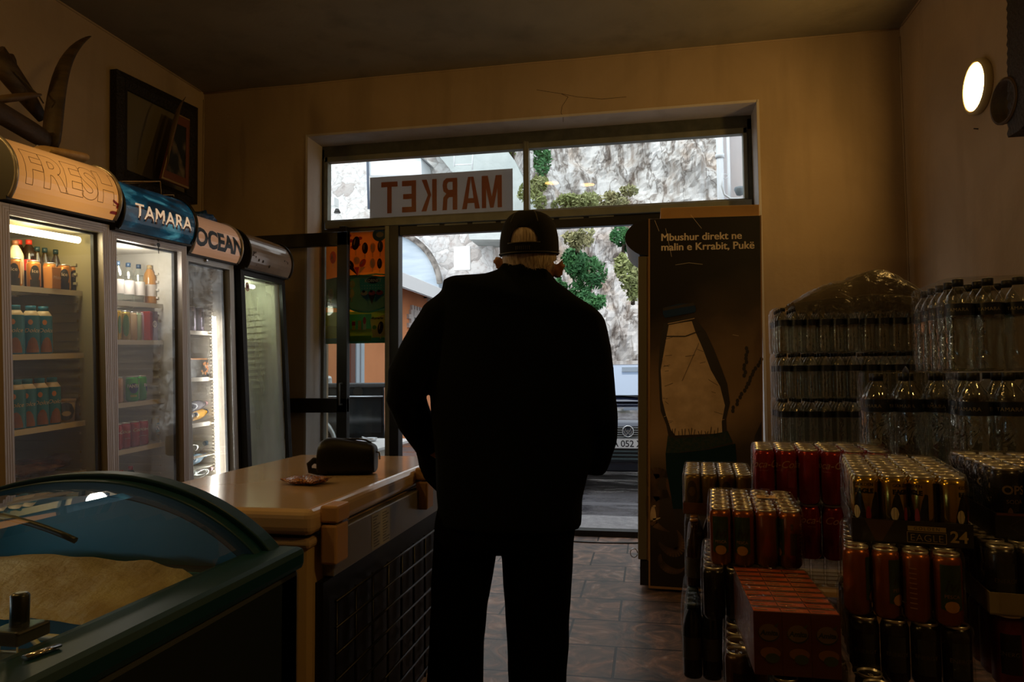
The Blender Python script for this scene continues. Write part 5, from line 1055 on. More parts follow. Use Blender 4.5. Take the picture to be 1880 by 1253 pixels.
# small painting leaning in it
pc = [fpt(322, 210, fxx + .12), fpt(346, 222, fxx + .12), fpt(343, 348, fxx + .10), fpt(292, 326, fxx + .22)]
pc = [at(322, 209, x=fxx + .13), at(345, 220, x=fxx + .13), at(343, 348, x=fxx + .11), at(292, 328, x=fxx + .16)]
c0 = sum(pc, Vector()) / 4; pp = empty('small_painting', c0); tag(pp, 'small brown-framed dark landscape painting leaning against the big wall frame', 'painting'); Mi = Matrix.Translation(-c0)
n_ = (pc[1] - pc[0]).cross(pc[3] - pc[0]).normalized(); n_ = n_ if n_.x > 0 else -n_
def sc4_(f_): return [c0 + (p_ - c0) * f_ for p_ in pc]
fmb = MB(); A4, B4 = pc, sc4_(.72)
for a in range(4):
    b = (a + 1) % 4; fmb.loft([[A4[a], B4[a], B4[a] + n_ * .012, A4[a] + n_ * .018], [A4[b], B4[b], B4[b] + n_ * .012, A4[b] + n_ * .018]], sm=False)
fmb.build('painting_frame', mat('redbrown_frame', (.17, .055, .02), .5), pp, M=Mi)
A4, B4 = [p_ + n_ * .017 for p_ in pc], [p_ + n_ * .019 for p_ in sc4_(.95)]
g_ = MB()
for a in range(4):
    b = (a + 1) % 4; g_.loft([[A4[a], B4[a], B4[a] + n_ * .003], [A4[b], B4[b], B4[b] + n_ * .003]], sm=False)
g_.build('gilt_edge', mat('dull_gold', (.34, .24, .10), .5), pp, M=Mi)
cv = MB(); cv.loft([[p_ + n_ * .004 for p_ in sc4_(.76)], [p_ + n_ * .007 for p_ in sc4_(.76)]], sm=False)
cv.build('canvas', mat('dark_landscape', (.012, .018, .014), .5, noise_=(9, .5, .74), col2=(.22, .17, .09)), pp, M=Mi)
ft_ = MB(); q_ = [(308, 300, 1.5), (311, 270, 3), (316, 245, 4.5), (322, 222, 5), (327, 203, 4), (333, 190, 2.2), (341, 178, .5)]
P_ = [at(u, v, x=fxx + .26) for u, v, r in q_]; ft_.tube(P_, [r * (P_[i] - CAM).length / FPX for i, (u, v, r) in enumerate(q_)], 8, sq=(1, .4))
o_ = ft_.build('dried_horn', mat('dull_horn', (.13, .09, .04), .5)); tag(o_, 'thin curved dried horn propped in front of the small painting', 'horn')
wf = MB(); q_ = [(224, 344), (224, 333), (294, 333), (296, 358), (319, 358), (320, 368)]
P_ = [at(u, v, x=-2.80) for u, v in q_]; P_[0].z -= .06; P_[-1].z -= .05
wf.tube([P_[0]] + P_[1:], .0035, 6); wf.tube([P_[2], P_[2] + Vector((-.14, 0, -.002))], .003, 6); wf.tube([P_[1], P_[1] + Vector((-.14, 0, -.002))], .003, 6)
wf.tube([P_[1] + Vector((-.14, 0, -.002)), P_[2] + Vector((-.14, 0, -.002))], .003, 6)
wf.tube([P_[0], P_[0] + Vector((-.14, 0, 0)), P_[1] + Vector((-.14, 0, -.002))], .003, 6)
o_ = wf.build('brass_wire_rack', mat('brass_wire', (.50, .32, .12), .35, .8)); tag(o_, 'thin brass wire rack standing on the fridge with the blue sign', 'rack')
cm = blob('crumpled_bag', .07, .10, .045, mat('blue_bag', (.01, .06, .22), .35, bump=(25, 1.)), 11, .9, 3); tag(cm, 'crumpled blue bag on top of the narrow fridge behind the cream sign', 'bag'); c_ = at(372, 405, x=-2.75); cm.location = (c_.x, c_.y, c_.z - .05)

# ================================================================== LAMPS OF THE ROOM
DISC = emis('lamp_disc', LAMP_COL, 80); LHOUS = mat('lamp_housing', (.50, .42, .25), .45)
def round_lamp(M, r, label, group=None, disc=DISC):
    root = empty('round_wall_lamp', M=M); tag(root, label, 'lamp', group)
    MB().lathe([(r * .97, 0), (r, .006), (r, .030), (r * .93, .038), (r * .86, .038), (r * .85, .034)], 40, cap=False).build('housing', LHOUS, root)
    MB().lathe([(.0005, .034), (r * .85, .0345)], 40, cap=False).build('light_disc', disc, root)
    v = MB()
    for k in range(-2, 3):
        a = k * .05; v.cbox(((r + .0005) * math.cos(a), (r + .0005) * math.sin(a), .012), (.002, .004, .010)); v.cbox(((r + .0005) * math.cos(a), (r + .0005) * math.sin(a), .027), (.002, .004, .008))
    v.build('vent_slots', mat('vent_black', (.03, .02, .01), .7), root); return root
ROTW = Matrix.Rotation(R(-90), 4, 'Y')             # disc faces -x
lc = at(1801, 159, x=XR)
round_lamp(Matrix.Translation((XR, lc.y, lc.z)) @ ROTW @ Matrix.Rotation(R(90), 4, 'Z'), .142, 'lit round white wall lamp on the right wall')
RD_ = Matrix.Rotation(R(180), 4, 'X')
round_lamp(Matrix.Translation((XL, 1.5, 2.85)) @ Matrix.Rotation(R(90), 4, 'Y'), .142, 'lit round lamp on the left wall outside the picture', None, emis('lamp_disc_left', LAMP_COL, 92))
round_lamp(Matrix.Translation((XR, .80, 2.80)) @ ROTW, .142, 'lit round lamp on the right wall outside the picture', None, emis('lamp_disc_right', LAMP_COL, 70))
round_lamp(Matrix.Translation((-2.1, .70, ZC)) @ RD_, .142, 'lit round ceiling lamp above the teal freezer', None, emis('lamp_disc_main', LAMP_COL, 42))
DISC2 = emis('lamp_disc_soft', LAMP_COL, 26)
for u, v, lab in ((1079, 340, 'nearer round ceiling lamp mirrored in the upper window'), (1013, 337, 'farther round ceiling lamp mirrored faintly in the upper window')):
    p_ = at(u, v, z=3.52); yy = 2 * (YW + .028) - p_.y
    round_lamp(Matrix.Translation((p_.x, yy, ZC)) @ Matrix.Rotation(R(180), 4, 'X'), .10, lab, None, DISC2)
# nail mark, round wooden cup and dark hanging at the right edge
nm = at(1796, 237, x=XR); MB().tube([(XR, nm.y, nm.z), (XR - .02, nm.y, nm.z + .006)], .004, 6)
o_ = MB().tube([(XR + .005, nm.y, nm.z), (XR - .022, nm.y, nm.z + .004)], .0035, 6).build('wall_nail', mat('nail', (.03, .02, .015), .5, .5)); tag(o_, 'small nail in the right wall under the round lamp', 'nail')
wc = at(1856, 186, x=XR - .06); wr_ = empty('wooden_measure', (XR, wc.y, wc.z), M=Matrix.Translation((XR, wc.y, wc.z)) @ ROTW @ Matrix.Rotation(R(4), 4, 'X')); tag(wr_, 'round dark wooden measure hung mouth outward beside the wall lamp', 'wooden measure')
MB().lathe([(.085, 0), (.10, .03), (.105, .10), (.094, .10), (.085, .02), (.0005, .015)], 28, cap=False).build('measure_bowl', WD, wr_); MB().lathe([(.094, .098), (.107, .098), (.107, .088)], 28, cap=False).build('measure_rim', mat('rim_brown', (.12, .07, .03), .6), wr_)
hg = MB(); hx = XR - .05; rnd = random.Random(6)
a_ = at(1868, -20, x=hx); b_ = at(1866, 252, x=hx)
rings = []
for i in range(46):
    t = i / 45; z = a_.z + .25 + (b_.z - a_.z - .25) * t; y = a_.y + (b_.y - a_.y) * t; w_ = .26 if t < .93 else .26 - (t - .93) * 2
    jag = .010 * (i % 2) + rnd.uniform(0, .006); rings.append([(hx - .035, y - jag + .01, z), (hx + .045, y - jag + .01, z), (hx + .045, y - w_, z), (hx - .035, y - w_, z)])
hg.loft(rings, sm=False); o_ = hg.build('carved_distaff', mat('carved_black', (1, 1, 1))); tag(o_, 'dark notched carved board hanging at the right edge of the picture', 'carved board')

# ================================================================== DRINKS COOLER SEEN FROM ITS SIDE
cyf = 4.071
def cp_(u, v): return at(u, v, y=cyf)
ZT = cp_(1300, 390).z; wX = .607; lean = 1.0
Mc = Matrix.Translation((cp_(1192, 1086).x, cyf, 0)) @ Matrix.Rotation(R(lean), 4, 'Y')
dk = empty('drinks_cooler', M=Mc); tag(dk, 'tall drinks cooler showing its printed side panel beside the doorway', 'fridge')
Z0 = .02; ZT -= .0
MB().box((0, .003, Z0), (wX, .60, ZT - .02)).build('cabinet', mat('cooler_beige', (.42, .33, .22), .4), dk, bevel=.004)
cols = [mat('print_black', (.010, .009, .009), .32), mat('print_text', (.95, .82, .66), .4), mat('print_cap', (.008, .040, .13), .35), mat('print_frost', (.80, .60, .42), .45, noise_=(12, .3, .62), col2=(.60, .43, .28)),
        mat('print_shade', (.045, .040, .038), .4), mat('print_label', (.004, .03, .045), .3), mat('print_brown', (.165, .090, .045), .4, noise_=(2.5, .3, .7), col2=(.105, .058, .03)), mat('print_teal', (.015, .05, .055), .35, noise_=(60, .4, .6), col2=(.05, .06, .05)),
        mat('print_rock', (.20, .115, .06), .4, noise_=(7, .35, .6, (1, 1, .6)), col2=(.03, .022, .016))]
pn = MB(); pn.box((.004, 0, Z0 + .01), (wX - .004, .0028, ZT - .022), mi=0)
D_ = Draw(pn, (0, 0, 0), (1, 0, 0), (0, 0, 1), .0003, .00004)
Mci = Mc.inverted()
def cl(u, v):
    o = Mci @ CAM; d = Mci.to_3x3() @ ray(u, v); p_ = o + d * (-o.y / d.y); return (p_.x, p_.z)
def cpoly(pts, mi): D_.poly([cl(*p) for p in pts], mi)
# print: dark sky melting into a brown hill and rocks, a big bottle in front
for k in range(14):
    pass
m, nt, o = _nt('print_backdrop'); N = nt.nodes.new; L = nt.links.new; p = N('ShaderNodeBsdfPrincipled'); p.inputs['Roughness'].default_value = .4; tc = N('ShaderNodeTexCoord'); sx_ = N('ShaderNodeSeparateXYZ'); L(tc.outputs['Object'], sx_.inputs[0])
n = N('ShaderNodeTexNoise'); n.inputs['Scale'].default_value = 2.2; n.inputs['Detail'].default_value = 5; L(tc.outputs['Object'], n.inputs['Vector'])
ma = N('ShaderNodeMath'); ma.operation = 'MULTIPLY_ADD'; ma.inputs[1].default_value = .55; L(n.outputs['Fac'], ma.inputs[0]); L(sx_.outputs['Z'], ma.inputs[2])
mb_ = N('ShaderNodeMath'); mb_.operation = 'MULTIPLY_ADD'; mb_.inputs[1].default_value = -.45; L(sx_.outputs['X'], mb_.inputs[0]); L(ma.outputs[0], mb_.inputs[2])
r = N('ShaderNodeValToRGB'); mr = N('ShaderNodeMapRange'); mr.inputs[1].default_value = 0; mr.inputs[2].default_value = 2.4; L(mb_.outputs[0], mr.inputs[0]); L(mr.outputs[0], r.inputs[0])
r.color_ramp.elements[0].position = .20; r.color_ramp.elements[0].color = (.02, .014, .010, 1)
for pos, c in ((.34, (.07, .055, .04)), (.46, (.34, .22, .13)), (.58, (.24, .155, .09)), (.68, (.065, .045, .03))): e = r.color_ramp.elements.new(pos); e.color = (*c, 1)
r.color_ramp.elements[-1].position = .78; r.color_ramp.elements[-1].color = (.009, .008, .008, 1); L(r.outputs[0], p.inputs['Base Color']); L(p.outputs[0], o.inputs[0]); cols[0] = m
# rock swirls at the foot of the print
rnd = random.Random(12)
def swirl(cx, cy, a, b, rot, mi, k0=0, k1=18, wdt=6):
    pts = [(cx + a * math.cos(i / 18 * math.pi) * math.cos(rot) - b * math.sin(i / 18 * math.pi) * math.sin(rot), cy + a * math.cos(i / 18 * math.pi) * math.sin(rot) + b * math.sin(i / 18 * math.pi) * math.cos(rot)) for i in range(k0, k1 + 1)]
    pts = [(max(1199, u), v) for u, v in pts]
    for (p0, p1, f0, f1) in zip(pts, pts[1:], range(len(pts)), range(1, len(pts))):
        w0, w1 = wdt * math.sin(f0 / len(pts) * math.pi) + .6, wdt * math.sin(f1 / len(pts) * math.pi) + .6; dx, dy = p1[0] - p0[0], p1[1] - p0[1]; l = math.hypot(dx, dy) or 1; nx, ny = -dy / l, dx / l
        cpoly([(p0[0] + nx * w0, p0[1] + ny * w0), (p1[0] + nx * w1, p1[1] + ny * w1), (p1[0] - nx * w1, p1[1] - ny * w1), (p0[0] - nx * w0, p0[1] - ny * w0)], mi); D_.l -= D_.st
    D_.l += D_.st
for args in ((1222, 900, 26, 40, 2.2, 8, 0, 18, 11), (1240, 945, 34, 60, 1.9, 8, 0, 18, 12), (1226, 985, 20, 34, -.6, 8, 0, 18, 8), (1262, 930, 18, 60, 2.6, 6, 0, 18, 5), (1235, 1030, 25, 18, .5, 8, 0, 18, 6), (1290, 900, 14, 40, 1.3, 6, 0, 18, 4), (1208, 940, 12, 30, 1.2, 3, 0, 18, 5)): swirl(*args)
# splash stalks on the right
for st_, en in (((1398, 660), (1372, 705)), ((1374, 705), (1344, 755)), ((1372, 640), (1366, 690))):
    for i in range(9):
        t = i / 8; D_.ell(*cl(st_[0] + (en[0] - st_[0]) * t + rnd.uniform(-2, 2), st_[1] + (en[1] - st_[1]) * t), .009, .012, 4)
cpoly([(1400, 770), (1386, 800), (1378, 850), (1376, 905), (1400, 905)], 4)
# bottle silhouette
L_ = [(1219, 594), (1214, 612), (1211, 640), (1209, 680), (1211, 730), (1213, 755), (1223, 780), (1227, 800), (1223, 830), (1224, 850), (1234, 925), (1240, 960)]
Rr = [(1336, 960), (1352, 850), (1350, 825), (1334, 790), (1333, 770), (1340, 740), (1335, 705), (1325, 678), (1310, 640), (1296, 610), (1279, 588)]
cpoly(L_ + Rr, 4)
cpoly([(1228, 596), (1220, 640), (1213, 680), (1216, 735), (1222, 760), (1232, 790), (1240, 800), (1326, 796), (1325, 775), (1331, 745), (1322, 710), (1305, 680), (1290, 640), (1276, 608), (1270, 590)], 3)
cpoly([(1226, 800), (1222, 835), (1236, 832), (1290, 826), (1345, 812), (1336, 792), (1290, 801), (1240, 806)], 7)
cpoly([(1222, 832), (1223, 860), (1236, 935), (1330, 935), (1353, 860), (1350, 815), (1300, 826), (1250, 832)], 5)
for i in range(34):
    s_ = rnd.choice((-1, 1)); v_ = rnd.uniform(620, 780); u_ = 1214 + abs(v_ - 690) * .06 + rnd.uniform(0, 8) if s_ < 0 else 1278 + (v_ - 600) * .30 + rnd.uniform(-4, 4); u_ = min(u_, 1330)
    D_.line([cl(u_, v_), cl(u_ - s_ * rnd.uniform(6, 16), v_ - rnd.uniform(-5, 6))], .0022, rnd.choice((4, 3)))
for k in range(16): u_ = 1228 + k * 6; D_.line([cl(u_, 790 + rnd.uniform(-6, 3)), cl(u_ + rnd.uniform(-4, 4), 800 + rnd.uniform(0, 6))], .003, 4)
for a, b in (((1283, 630), (1252, 700)), ((1300, 697), (1318, 708)), ((1258, 655), (1276, 652))): D_.line([cl(*a), cl(*b)], .002, 4)
cpoly([(1225, 589), (1228, 597), (1272, 588), (1270, 580)], 4); D_.line([cl(1226, 595), cl(1275, 585)], .004, 3); D_.line([cl(1222, 618), cl(1258, 618), cl(1284, 608)], .006, 4)
cpoly([(1217, 566), (1217, 578), (1221, 584), (1276, 574), (1278, 568), (1274, 557), (1246, 558)], 2); cpoly([(1217, 566), (1274, 556), (1275, 561), (1218, 571)], 4)
D_.l += .0003
for s_, v_, w_u in (('Mbushur direkt ne', 443, 147), ('malin e Krrabit, Pukë', 461, 170)):
    vs, fs = text_geo(s_, .068, align='LEFT', bold=0); x0 = min(p.x for p in vs); x1 = max(p.x for p in vs); c0_ = cl(1214, v_); c1_ = cl(1214 + w_u, v_); k_ = (c1_[0] - c0_[0]) / (x1 - x0)
    for ox_, oy_ in ((0, 0), (.0016, 0), (0, .0013), (.0016, .0013), (.0032, .0006)): pn.add([D_.P(c0_[0] + (p.x - x0) * k_ + ox_, c0_[1] + p.y * k_ + oy_) for p in vs], fs, 1, False); D_.l += .00003
for a in ([(1202, 405), (1210, 425)], [(1222, 420), (1233, 472)], [(1268, 395), (1288, 420)], [(1240, 487), (1265, 483), (1290, 486)], [(1345, 615), (1356, 617)]): D_.line([cl(*q_) for q_ in a], .0016, 1)
pn.build('printed_side_panel', cols, dk)
ed = MB(); ed.box((-.004, -.002, Z0), (.005, .004, ZT - .02)); ed.box((wX - .004, -.002, Z0), (wX + .003, .004, ZT - .02)); ed.box((0, -.003, Z0), (wX, .004, Z0 + .012)); ed.build('panel_edging', mat('edge_tan', (.35, .20, .09), .4), dk)
dd_ = MB(); dd_.box((-.062, .01, .17), (-.012, .59, 1.88)); dd_.build('door', mat('door_olive', (.16, .14, .09), .45, .2), dk, bevel=.004); e2 = MB(); e2.box((-.012, .02, .16), (-.002, .58, 1.88)); e2.build('door_seal', mat('seal_tan', (.50, .32, .18), .5), dk)
hh = MB(); n_ = 16; prf = [(-.004, 1.885)] + [(-.012 - .125 * math.sin(math.pi * (i + 1) / (n_ + 1)) ** .62, 1.885 + (ZT - .02 - 1.885) * (i + .5) / n_) for i in range(n_)] + [(-.004, ZT - .02)]
hh.prism(prf, lambda x, z: (x, .012, z), lambda x, z: (x, .59, z)); hh.build('sign_header', mat('cooler_header', (.014, .012, .010), .4), dk)
kk = MB(); kk.box((-.05, .01, .03), (0, .59, .165)); kk.prism([(-.05, .165), (-.02, .05), (0, .05), (0, .165)], lambda x, z: (x, .008, z), lambda x, z: (x, .592, z)); kk.build('foot_grille', mat('foot_black', (.012, .011, .010), .4), dk)
ck2 = MB(); ck2.box((-.052, .03, .11), (-.048, .05, .118)); ck2.tube([(-.085 + .02 * math.cos(t), .03, .20 + .025 * math.sin(t)) for t in [i * .6 for i in range(11)]], .003, 5); ck2.build('hook_ring', CHR, dk)
cb_ = MB(); A_ = cl(1213, 378); B_ = cl(1395, 372); cb_.box((A_[0], .02, ZT - .02), (B_[0], .52, ZT + .045)); o_ = cb_.build('cardboard_box', mat('cardboard', (.55, .33, .14), .7, noise_=(8, .3, .7), col2=(.47, .27, .11)), M=Mc, bevel=.003); tag(o_, 'flat cardboard box lying on top of the tall drinks cooler', 'box')

# ================================================================== SHRINK-WRAPPED PACKS
FILM = glass('shrink_film', (.97, .96, .93), .55, .10, bump=(38, .9), base=.02)
FILMw = glass('shrink_film_water', (.96, .97, .96), .5, .08, bump=(26, 1.), base=.015)
def film(root, x0, y0, z0, x1, y1, z1, m_=FILM, nm_='shrink_wrap', seed=0):
    mb = MB(); n = 9; rings = []; cx_, cy_ = (x0 + x1) / 2, (y0 + y1) / 2; hx, hy = (x1 - x0) / 2, (y1 - y0) / 2; K = 56
    for j in range(n + 3):
        t = j / (n + 2); z = z0 + (z1 - z0) * t; sc_ = 1 if j < n + 2 else .97
        ring = []
        for i in range(K):
            a = 2 * math.pi * i / K; c, s = math.cos(a), math.sin(a); k = (abs(c) ** 14 + abs(s) ** 14) ** (-1 / 14); k2 = 1 + .006 * noise.noise(Vector((c * 6 + seed, s * 6, z * 14)))
            ring.append((cx_ + c * k * hx * sc_ * k2, cy_ + s * k * hy * sc_ * k2, z + (.002 * noise.noise(Vector((c * 5, s * 5, seed))) if j == n + 2 else 0)))
        rings.append(ring)
    mb.loft(rings, cap=False)
    b = len(mb.v); last = rings[-1]; mb.add(last, [tuple(range(K))], 0, True); return mb.build(nm_, m_, root)
CANS = {}
def proto_can(key, d, h, mats, art):
    if key not in CANS:
        b = can_body(d, h); art(b, d / 2 - .0006, h); o = b.build('can', mats); l = can_lid_mesh(d, h).build('can_lid', SILV, o); CANS[key] = (o, d, h)
    return CANS[key]
def pack(name, label, cat, key, cols_, rows_, M, tray=0, traym=None, trayart=None, fullish=True, filmm=FILM, group=None, rots=(0,), rad=None):
    o0, d, h = CANS[key]; root = empty(name, M=M); tag(root, label, cat, group); rnd = random.Random(len(label) + cols_); zb_ = .004 if tray else .0
    dx, dy = (d, d) if rad is None else rad
    for j in range(rows_):
        for i in range(cols_):
            if not fullish and not (j == 0 or i == 0 or i == cols_ - 1): continue
            rz = rots[(i + j) % len(rots)] + (rnd.uniform(-12, 12) if rad is None else 0)
            dup(o0, root, M=Matrix.Translation((dx * (i + .5), dy * (j + .5), zb_)) @ Matrix.Rotation(R(rz), 4, 'Z'))
    W, D = cols_ * dx, rows_ * dy
    if tray:
        t = MB(); e = .003; t.box((-e, -e, 0), (W + e, 0, tray), 0); t.box((-e, D, 0), (W + e, D + e, tray), 0); t.box((-e, 0, 0), (0, D, tray), 0); t.box((W, 0, 0), (W + e, D, tray), 0); t.box((-e, -e, 0), (W + e, D + e, .003), 0)
        if trayart: trayart(t, W, tray, e)
        t.build('cardboard_tray', traym, root)
    if filmm: film(root, -.005, -.006, .001, W + .005, D + .006, h + zb_ + .003, filmm, seed=len(label))
    return root
def T(x, y, z, rz=0): return Matrix.Translation((x, y, z)) @ Matrix.Rotation(R(rz), 4, 'Z')
DRK = mat('can_black', (.012, .010, .010), .25, .3)
GOLDM = mat('can_gold_metal', (.42, .28, .05), .18, .9); BRZ = mat('can_amber', (.27, .075, .012), .26, .6)
def ge_art(b, r, h):
    patch(b, r, -1.1, 1.1, 0, 0, 1, n=10, shape=lambda t: (h * .12, h * (.2 + .55 * abs(math.sin(t * 5))))); patch(b, r, -.9, -.3, 0, 0, 2, shape=oval(h * .42, h * .10)); wrap_text(b, 'GOLDEN', r, h * .83, .010, 0, 1, lift=.001); wrap_text(b, 'EAGLE', r, h * .72, .014, 0, 1, lift=.001, bold=.0008)
    patch(b, r, .1, .5, 0, 0, 3, shape=oval(h * .38, h * .14)); patch(b, r, 1.6, 3., h * .1, h * .9, 1)
proto_can('ge', .0575, .145, [GOLDM, DRK, mat('can_pale', (.6, .52, .35), .4), mat('can_wine', (.25, .02, .02), .4)], ge_art)
def ivi_art(b, r, h):
    patch(b, r, -.75, .75, 0, 0, 1, n=10, shape=lambda t: (h * (.22 + .02 * math.cos(t * 6)), h * .86)); wrap_text(b, 'ivi', r, h * .50, .034, 0, 2, lift=.001, shear=.3, bold=.0006); patch(b, r, -.5, .5, 0, 0, 3, n=10, lift=.0011, shape=oval(h * .28, h * .08)); wrap_text(b, 'PESCA', r, h * .40, .010, 0, 4, lift=.0012)
    patch(b, r, 1.3, 1.9, h * .25, h * .62, 5); patch(b, r, 1.35, 1.6, h * .68, h * .78, 5)
    for k in range(9): patch(b, r, 2.2, 2.7, h * (.2 + k * .07), h * (.215 + k * .07), 4)
proto_can('ivi', .0575, .148, [BRZ, mat('can_deep_green', (.03, .055, .03), .35, .2), mat('can_script', (.012, .015, .012), .4), mat('can_fruit', (.45, .22, .05), .4), mat('can_script2', (.30, .16, .07), .4), mat('can_code', (.06, .03, .02), .5)], ivi_art)
def cc_art(b, r, h): wrap_text(b, 'Coca-Cola', r, h * .66, .032, .25, 1, shear=.4, bold=.0002, lift=.0008); patch(b, r, -.5, .3, h * .60, h * .605, 1); patch(b, r, 1.2, 1.9, h * .3, h * .6, 2)
proto_can('coke', .0655, .168, [mat('can_red_metal', (.30, .012, .007), .22, .5), mat('can_logo_grey', (.45, .20, .10), .4), mat('can_red2', (.2, .01, .008), .4)], cc_art)
def beer_art(b, r, h): patch(b, r, -.7, .7, 0, 0, 1, shape=oval(h * .5, h * .33)); patch(b, r, -.4, .4, 0, 0, 0, lift=.001, shape=oval(h * .55, h * .12)); patch(b, r, 1.2, 2.2, h * .2, h * .8, 1)
proto_can('beer', .062, .145, [mat('can_oldgold', (.20, .13, .04), .3, .6), mat('can_brownart', (.05, .03, .015), .4)], beer_art)
def dark_art(b, r, h): patch(b, r, -.6, .6, h * .2, h * .75, 1); wrap_text(b, 'ENERGY', r, h * .45, .012, 0, 2, lift=.001)
proto_can('dark', .058, .134, [DRK, mat('can_slate', (.03, .035, .035), .35, .3), mat('can_dim_text', (.10, .08, .05), .5)], dark_art)
proto_can('dark66', .0655, .168, [mat('can_darkbrown', (.05, .022, .010), .28, .4), DRK, mat('can_dim_text', (1, 1, 1))], dark_art)
def op_art(b, r, h): wrap_text(b, 'OPS', r, h * .62, .026, .1, 1, bold=.0008, lift=.001); wrap_text(b, 'SODA', r, h * .48, .012, .1, 1, lift=.001); patch(b, r, -.4, 0, 0, 0, 2, lift=.001, shape=oval(h * .28, h * .14)); patch(b, r, 1.3, 1.7, h * .2, h * .8, 1, lift=.0006)
proto_can('opso', .062, .148, [DRK, mat('can_tan_text', (.16, .11, .05), .5), mat('can_figure', (.14, .08, .04), .5)], op_art)
proto_can('rb', .058, .134, [mat('can_silverblue', (.05, .05, .05), .25, .7), mat('can_slate', (1, 1, 1)), mat('can_dim_text', (1, 1, 1))], dark_art)
proto_can('redcan', .066, .150, [mat('can_dullred', (.16, .015, .010), .3, .4), DRK, mat('can_dim_text', (1, 1, 1))], dark_art)
# juice cartons: light from above painted in as dark sides and bright tops
def mk_juice():
    b = MB(); w_, d_, h_ = .056, .038, .128; b.box((-w_ / 2, -d_ / 2, 0), (w_ / 2, d_ / 2, h_), 0); D2 = Draw(b, (-w_ / 2, -d_ / 2, 0), (1, 0, 0), (0, 0, 1), .0006); t0_ = Draw(b, (-w_ / 2, -d_ / 2, h_), (1, 0, 0), (0, 1, 0), .0003); t0_.rect(.001, .004, .055, .034, 6)
    D2.ell(.030, .085, .021, .018, 2); D2.ell(.030, .087, .020, .017, 1); D2.text('Amita', .030, .081, .014, 2, shear=.2, bold=.0006); D2.ell(.032, .045, .020, .012, 3); D2.ell(.036, .035, .014, .010, 4); D2.poly([(.04, .100), (.05, .108), (.045, .097)], 4)
    t = Draw(b, (-w_ / 2, -d_ / 2, h_), (1, 0, 0), (0, 1, 0), .0006); t.rect(.004, .010, .030, .017, 3); t.rect(.002, .026, .054, .032, 5); t.text('AMITA', .018, .011, .006, 4)
    return b.build('juice_carton', [mat('carton_side_shaded', (.09, .018, .006), .4), mat('carton_disc', (.15, .10, .04), .5), mat('carton_ring', (.02, .03, .03), .5), mat('carton_peach', (.22, .09, .02), .5), mat('carton_leaf', (.05, .07, .03), .5), mat('carton_fold', (.05, .012, .004), .5), mat('carton_top_lit', (.52, .085, .012), .4)], bevel=.0015)
CANS['juice'] = (mk_juice(), .056, .128)
MB().tube([(0, .0199, .02), (0, .0199, .11)], .002, 6).build('straw', mat('straw', (.6, .5, .4), .4), CANS['juice'][0])

# column C: gold energy cans over amber cans
KR = mat('tray_black', (.014, .012, .010), .45); TGO = mat('tray_gold', (.38, .28, .10), .5)
def ge_tray(t, W, H, e):
    D2 = Draw(t, (0, -e, 0), (1, 0, 0), (0, 0, 1), .0006); D2.poly([(W * .1, H * .98), (W * .36, H * .98), (W * .25, H * .08), (W * .19, H * .08)], 2); D2.rect(W * .47, H * .60, W * .79, H * .80, 1)
    D2.text('GOLDEN', W * .63, H * .64, H * .19, 0, spacing=1.4); D2.line([(W * .465, H * .12), (W * .79, H * .12), (W * .79, H * .55), (W * .465, H * .55), (W * .465, H * .12)], .0012, 1); D2.text('EAGLE', W * .628, H * .18, H * .42, 1, bold=-.0004, spacing=1.05); D2.text('24', W * .895, H * .22, H * .66, 1, bold=.0008)
C0 = (.452, 1.745)
pack('energy_can_pack', 'shrink-wrapped gold energy drink cans in a black tray marked 24', 'drink pack', 'ge', 4, 8, T(C0[0], C0[1], .822, -11), tray=.052, traym=[KR, TGO, mat('tray_brown', (.07, .035, .015), .5)], trayart=ge_tray, rots=(0, 25, -60, 60))
pack('peach_can_pack', 'amber peach soda can pack directly under the gold cans', 'drink pack', 'ivi', 4, 6, T(.412, 1.69, .672, -14), rots=(80, 60, 200, 0), filmm=FILM)
pack('dark_can_pack', 'black can pack under the amber cans in the middle column', 'drink pack', 'dark', 4, 6, T(.425, 1.68, .536, -9), fullish=False)
# column D at the right edge
def op_tray(t, W, H, e):
    D2 = Draw(t, (0, -e, 0), (1, 0, 0), (0, 0, 1), .0006); D2.rect(0, H * .90, W, H * 1.0, 1)
    D2.text('CREPO', W * .30, H * .42, H * .24, 2, bold=.0004)
    pts = [(W * .30 + W * .19 * math.cos(a) * (1 + .06 * math.cos(6 * a)), H * .48 + H * .34 * math.sin(a) * (1 + .06 * math.cos(6 * a))) for a in [i * .2 for i in range(33)]]; D2.line(pts, .0012, 2)
    D2.text('OPS', W * .72, H * .48, H * .30, 3, bold=.001, shear=.2); D2.text('SODA', W * .74, H * .18, H * .24, 3, bold=.0008, shear=.2)
D0 = (.745, 1.745)
pack('black_can_pack', 'black soda cans in a black tray at the right edge of the picture', 'drink pack', 'opso', 4, 6, T(D0[0], D0[1], .838, -7), tray=.055, traym=[KR, mat('tray_lip', (.12, .04, .02), .5), mat('tray_dim', (.06, .045, .025), .5), mat('tray_amberink', (.16, .09, .03), .5)], trayart=op_tray, rots=(0, 0, -30, 15))
def rb_tray(t, W, H, e):
    D2 = Draw(t, (0, -e, 0), (1, 0, 0), (0, 0, 1), .0006); D2.text('Red Bull', W * .60, H * .42, H * .50, 1, bold=.0012); D2.text('ENERGY DRINK', W * .605, H * .10, H * .24, 1, spacing=1.05)
pack('energy_can_pack', 'slim dark cans in a white energy drink tray with dark red letters', 'drink pack', 'rb', 4, 6, T(.690, 1.655, .700, -7), tray=.045, traym=[mat('tray_white', (.30, .25, .14), .6), mat('tray_redink', (.10, .012, .012), .5)], trayart=rb_tray)
pack('red_can_pack', 'dull red can pack beneath the white energy drink tray', 'drink pack', 'redcan', 4, 5, T(.700, 1.66, .546, -5), fullish=True)
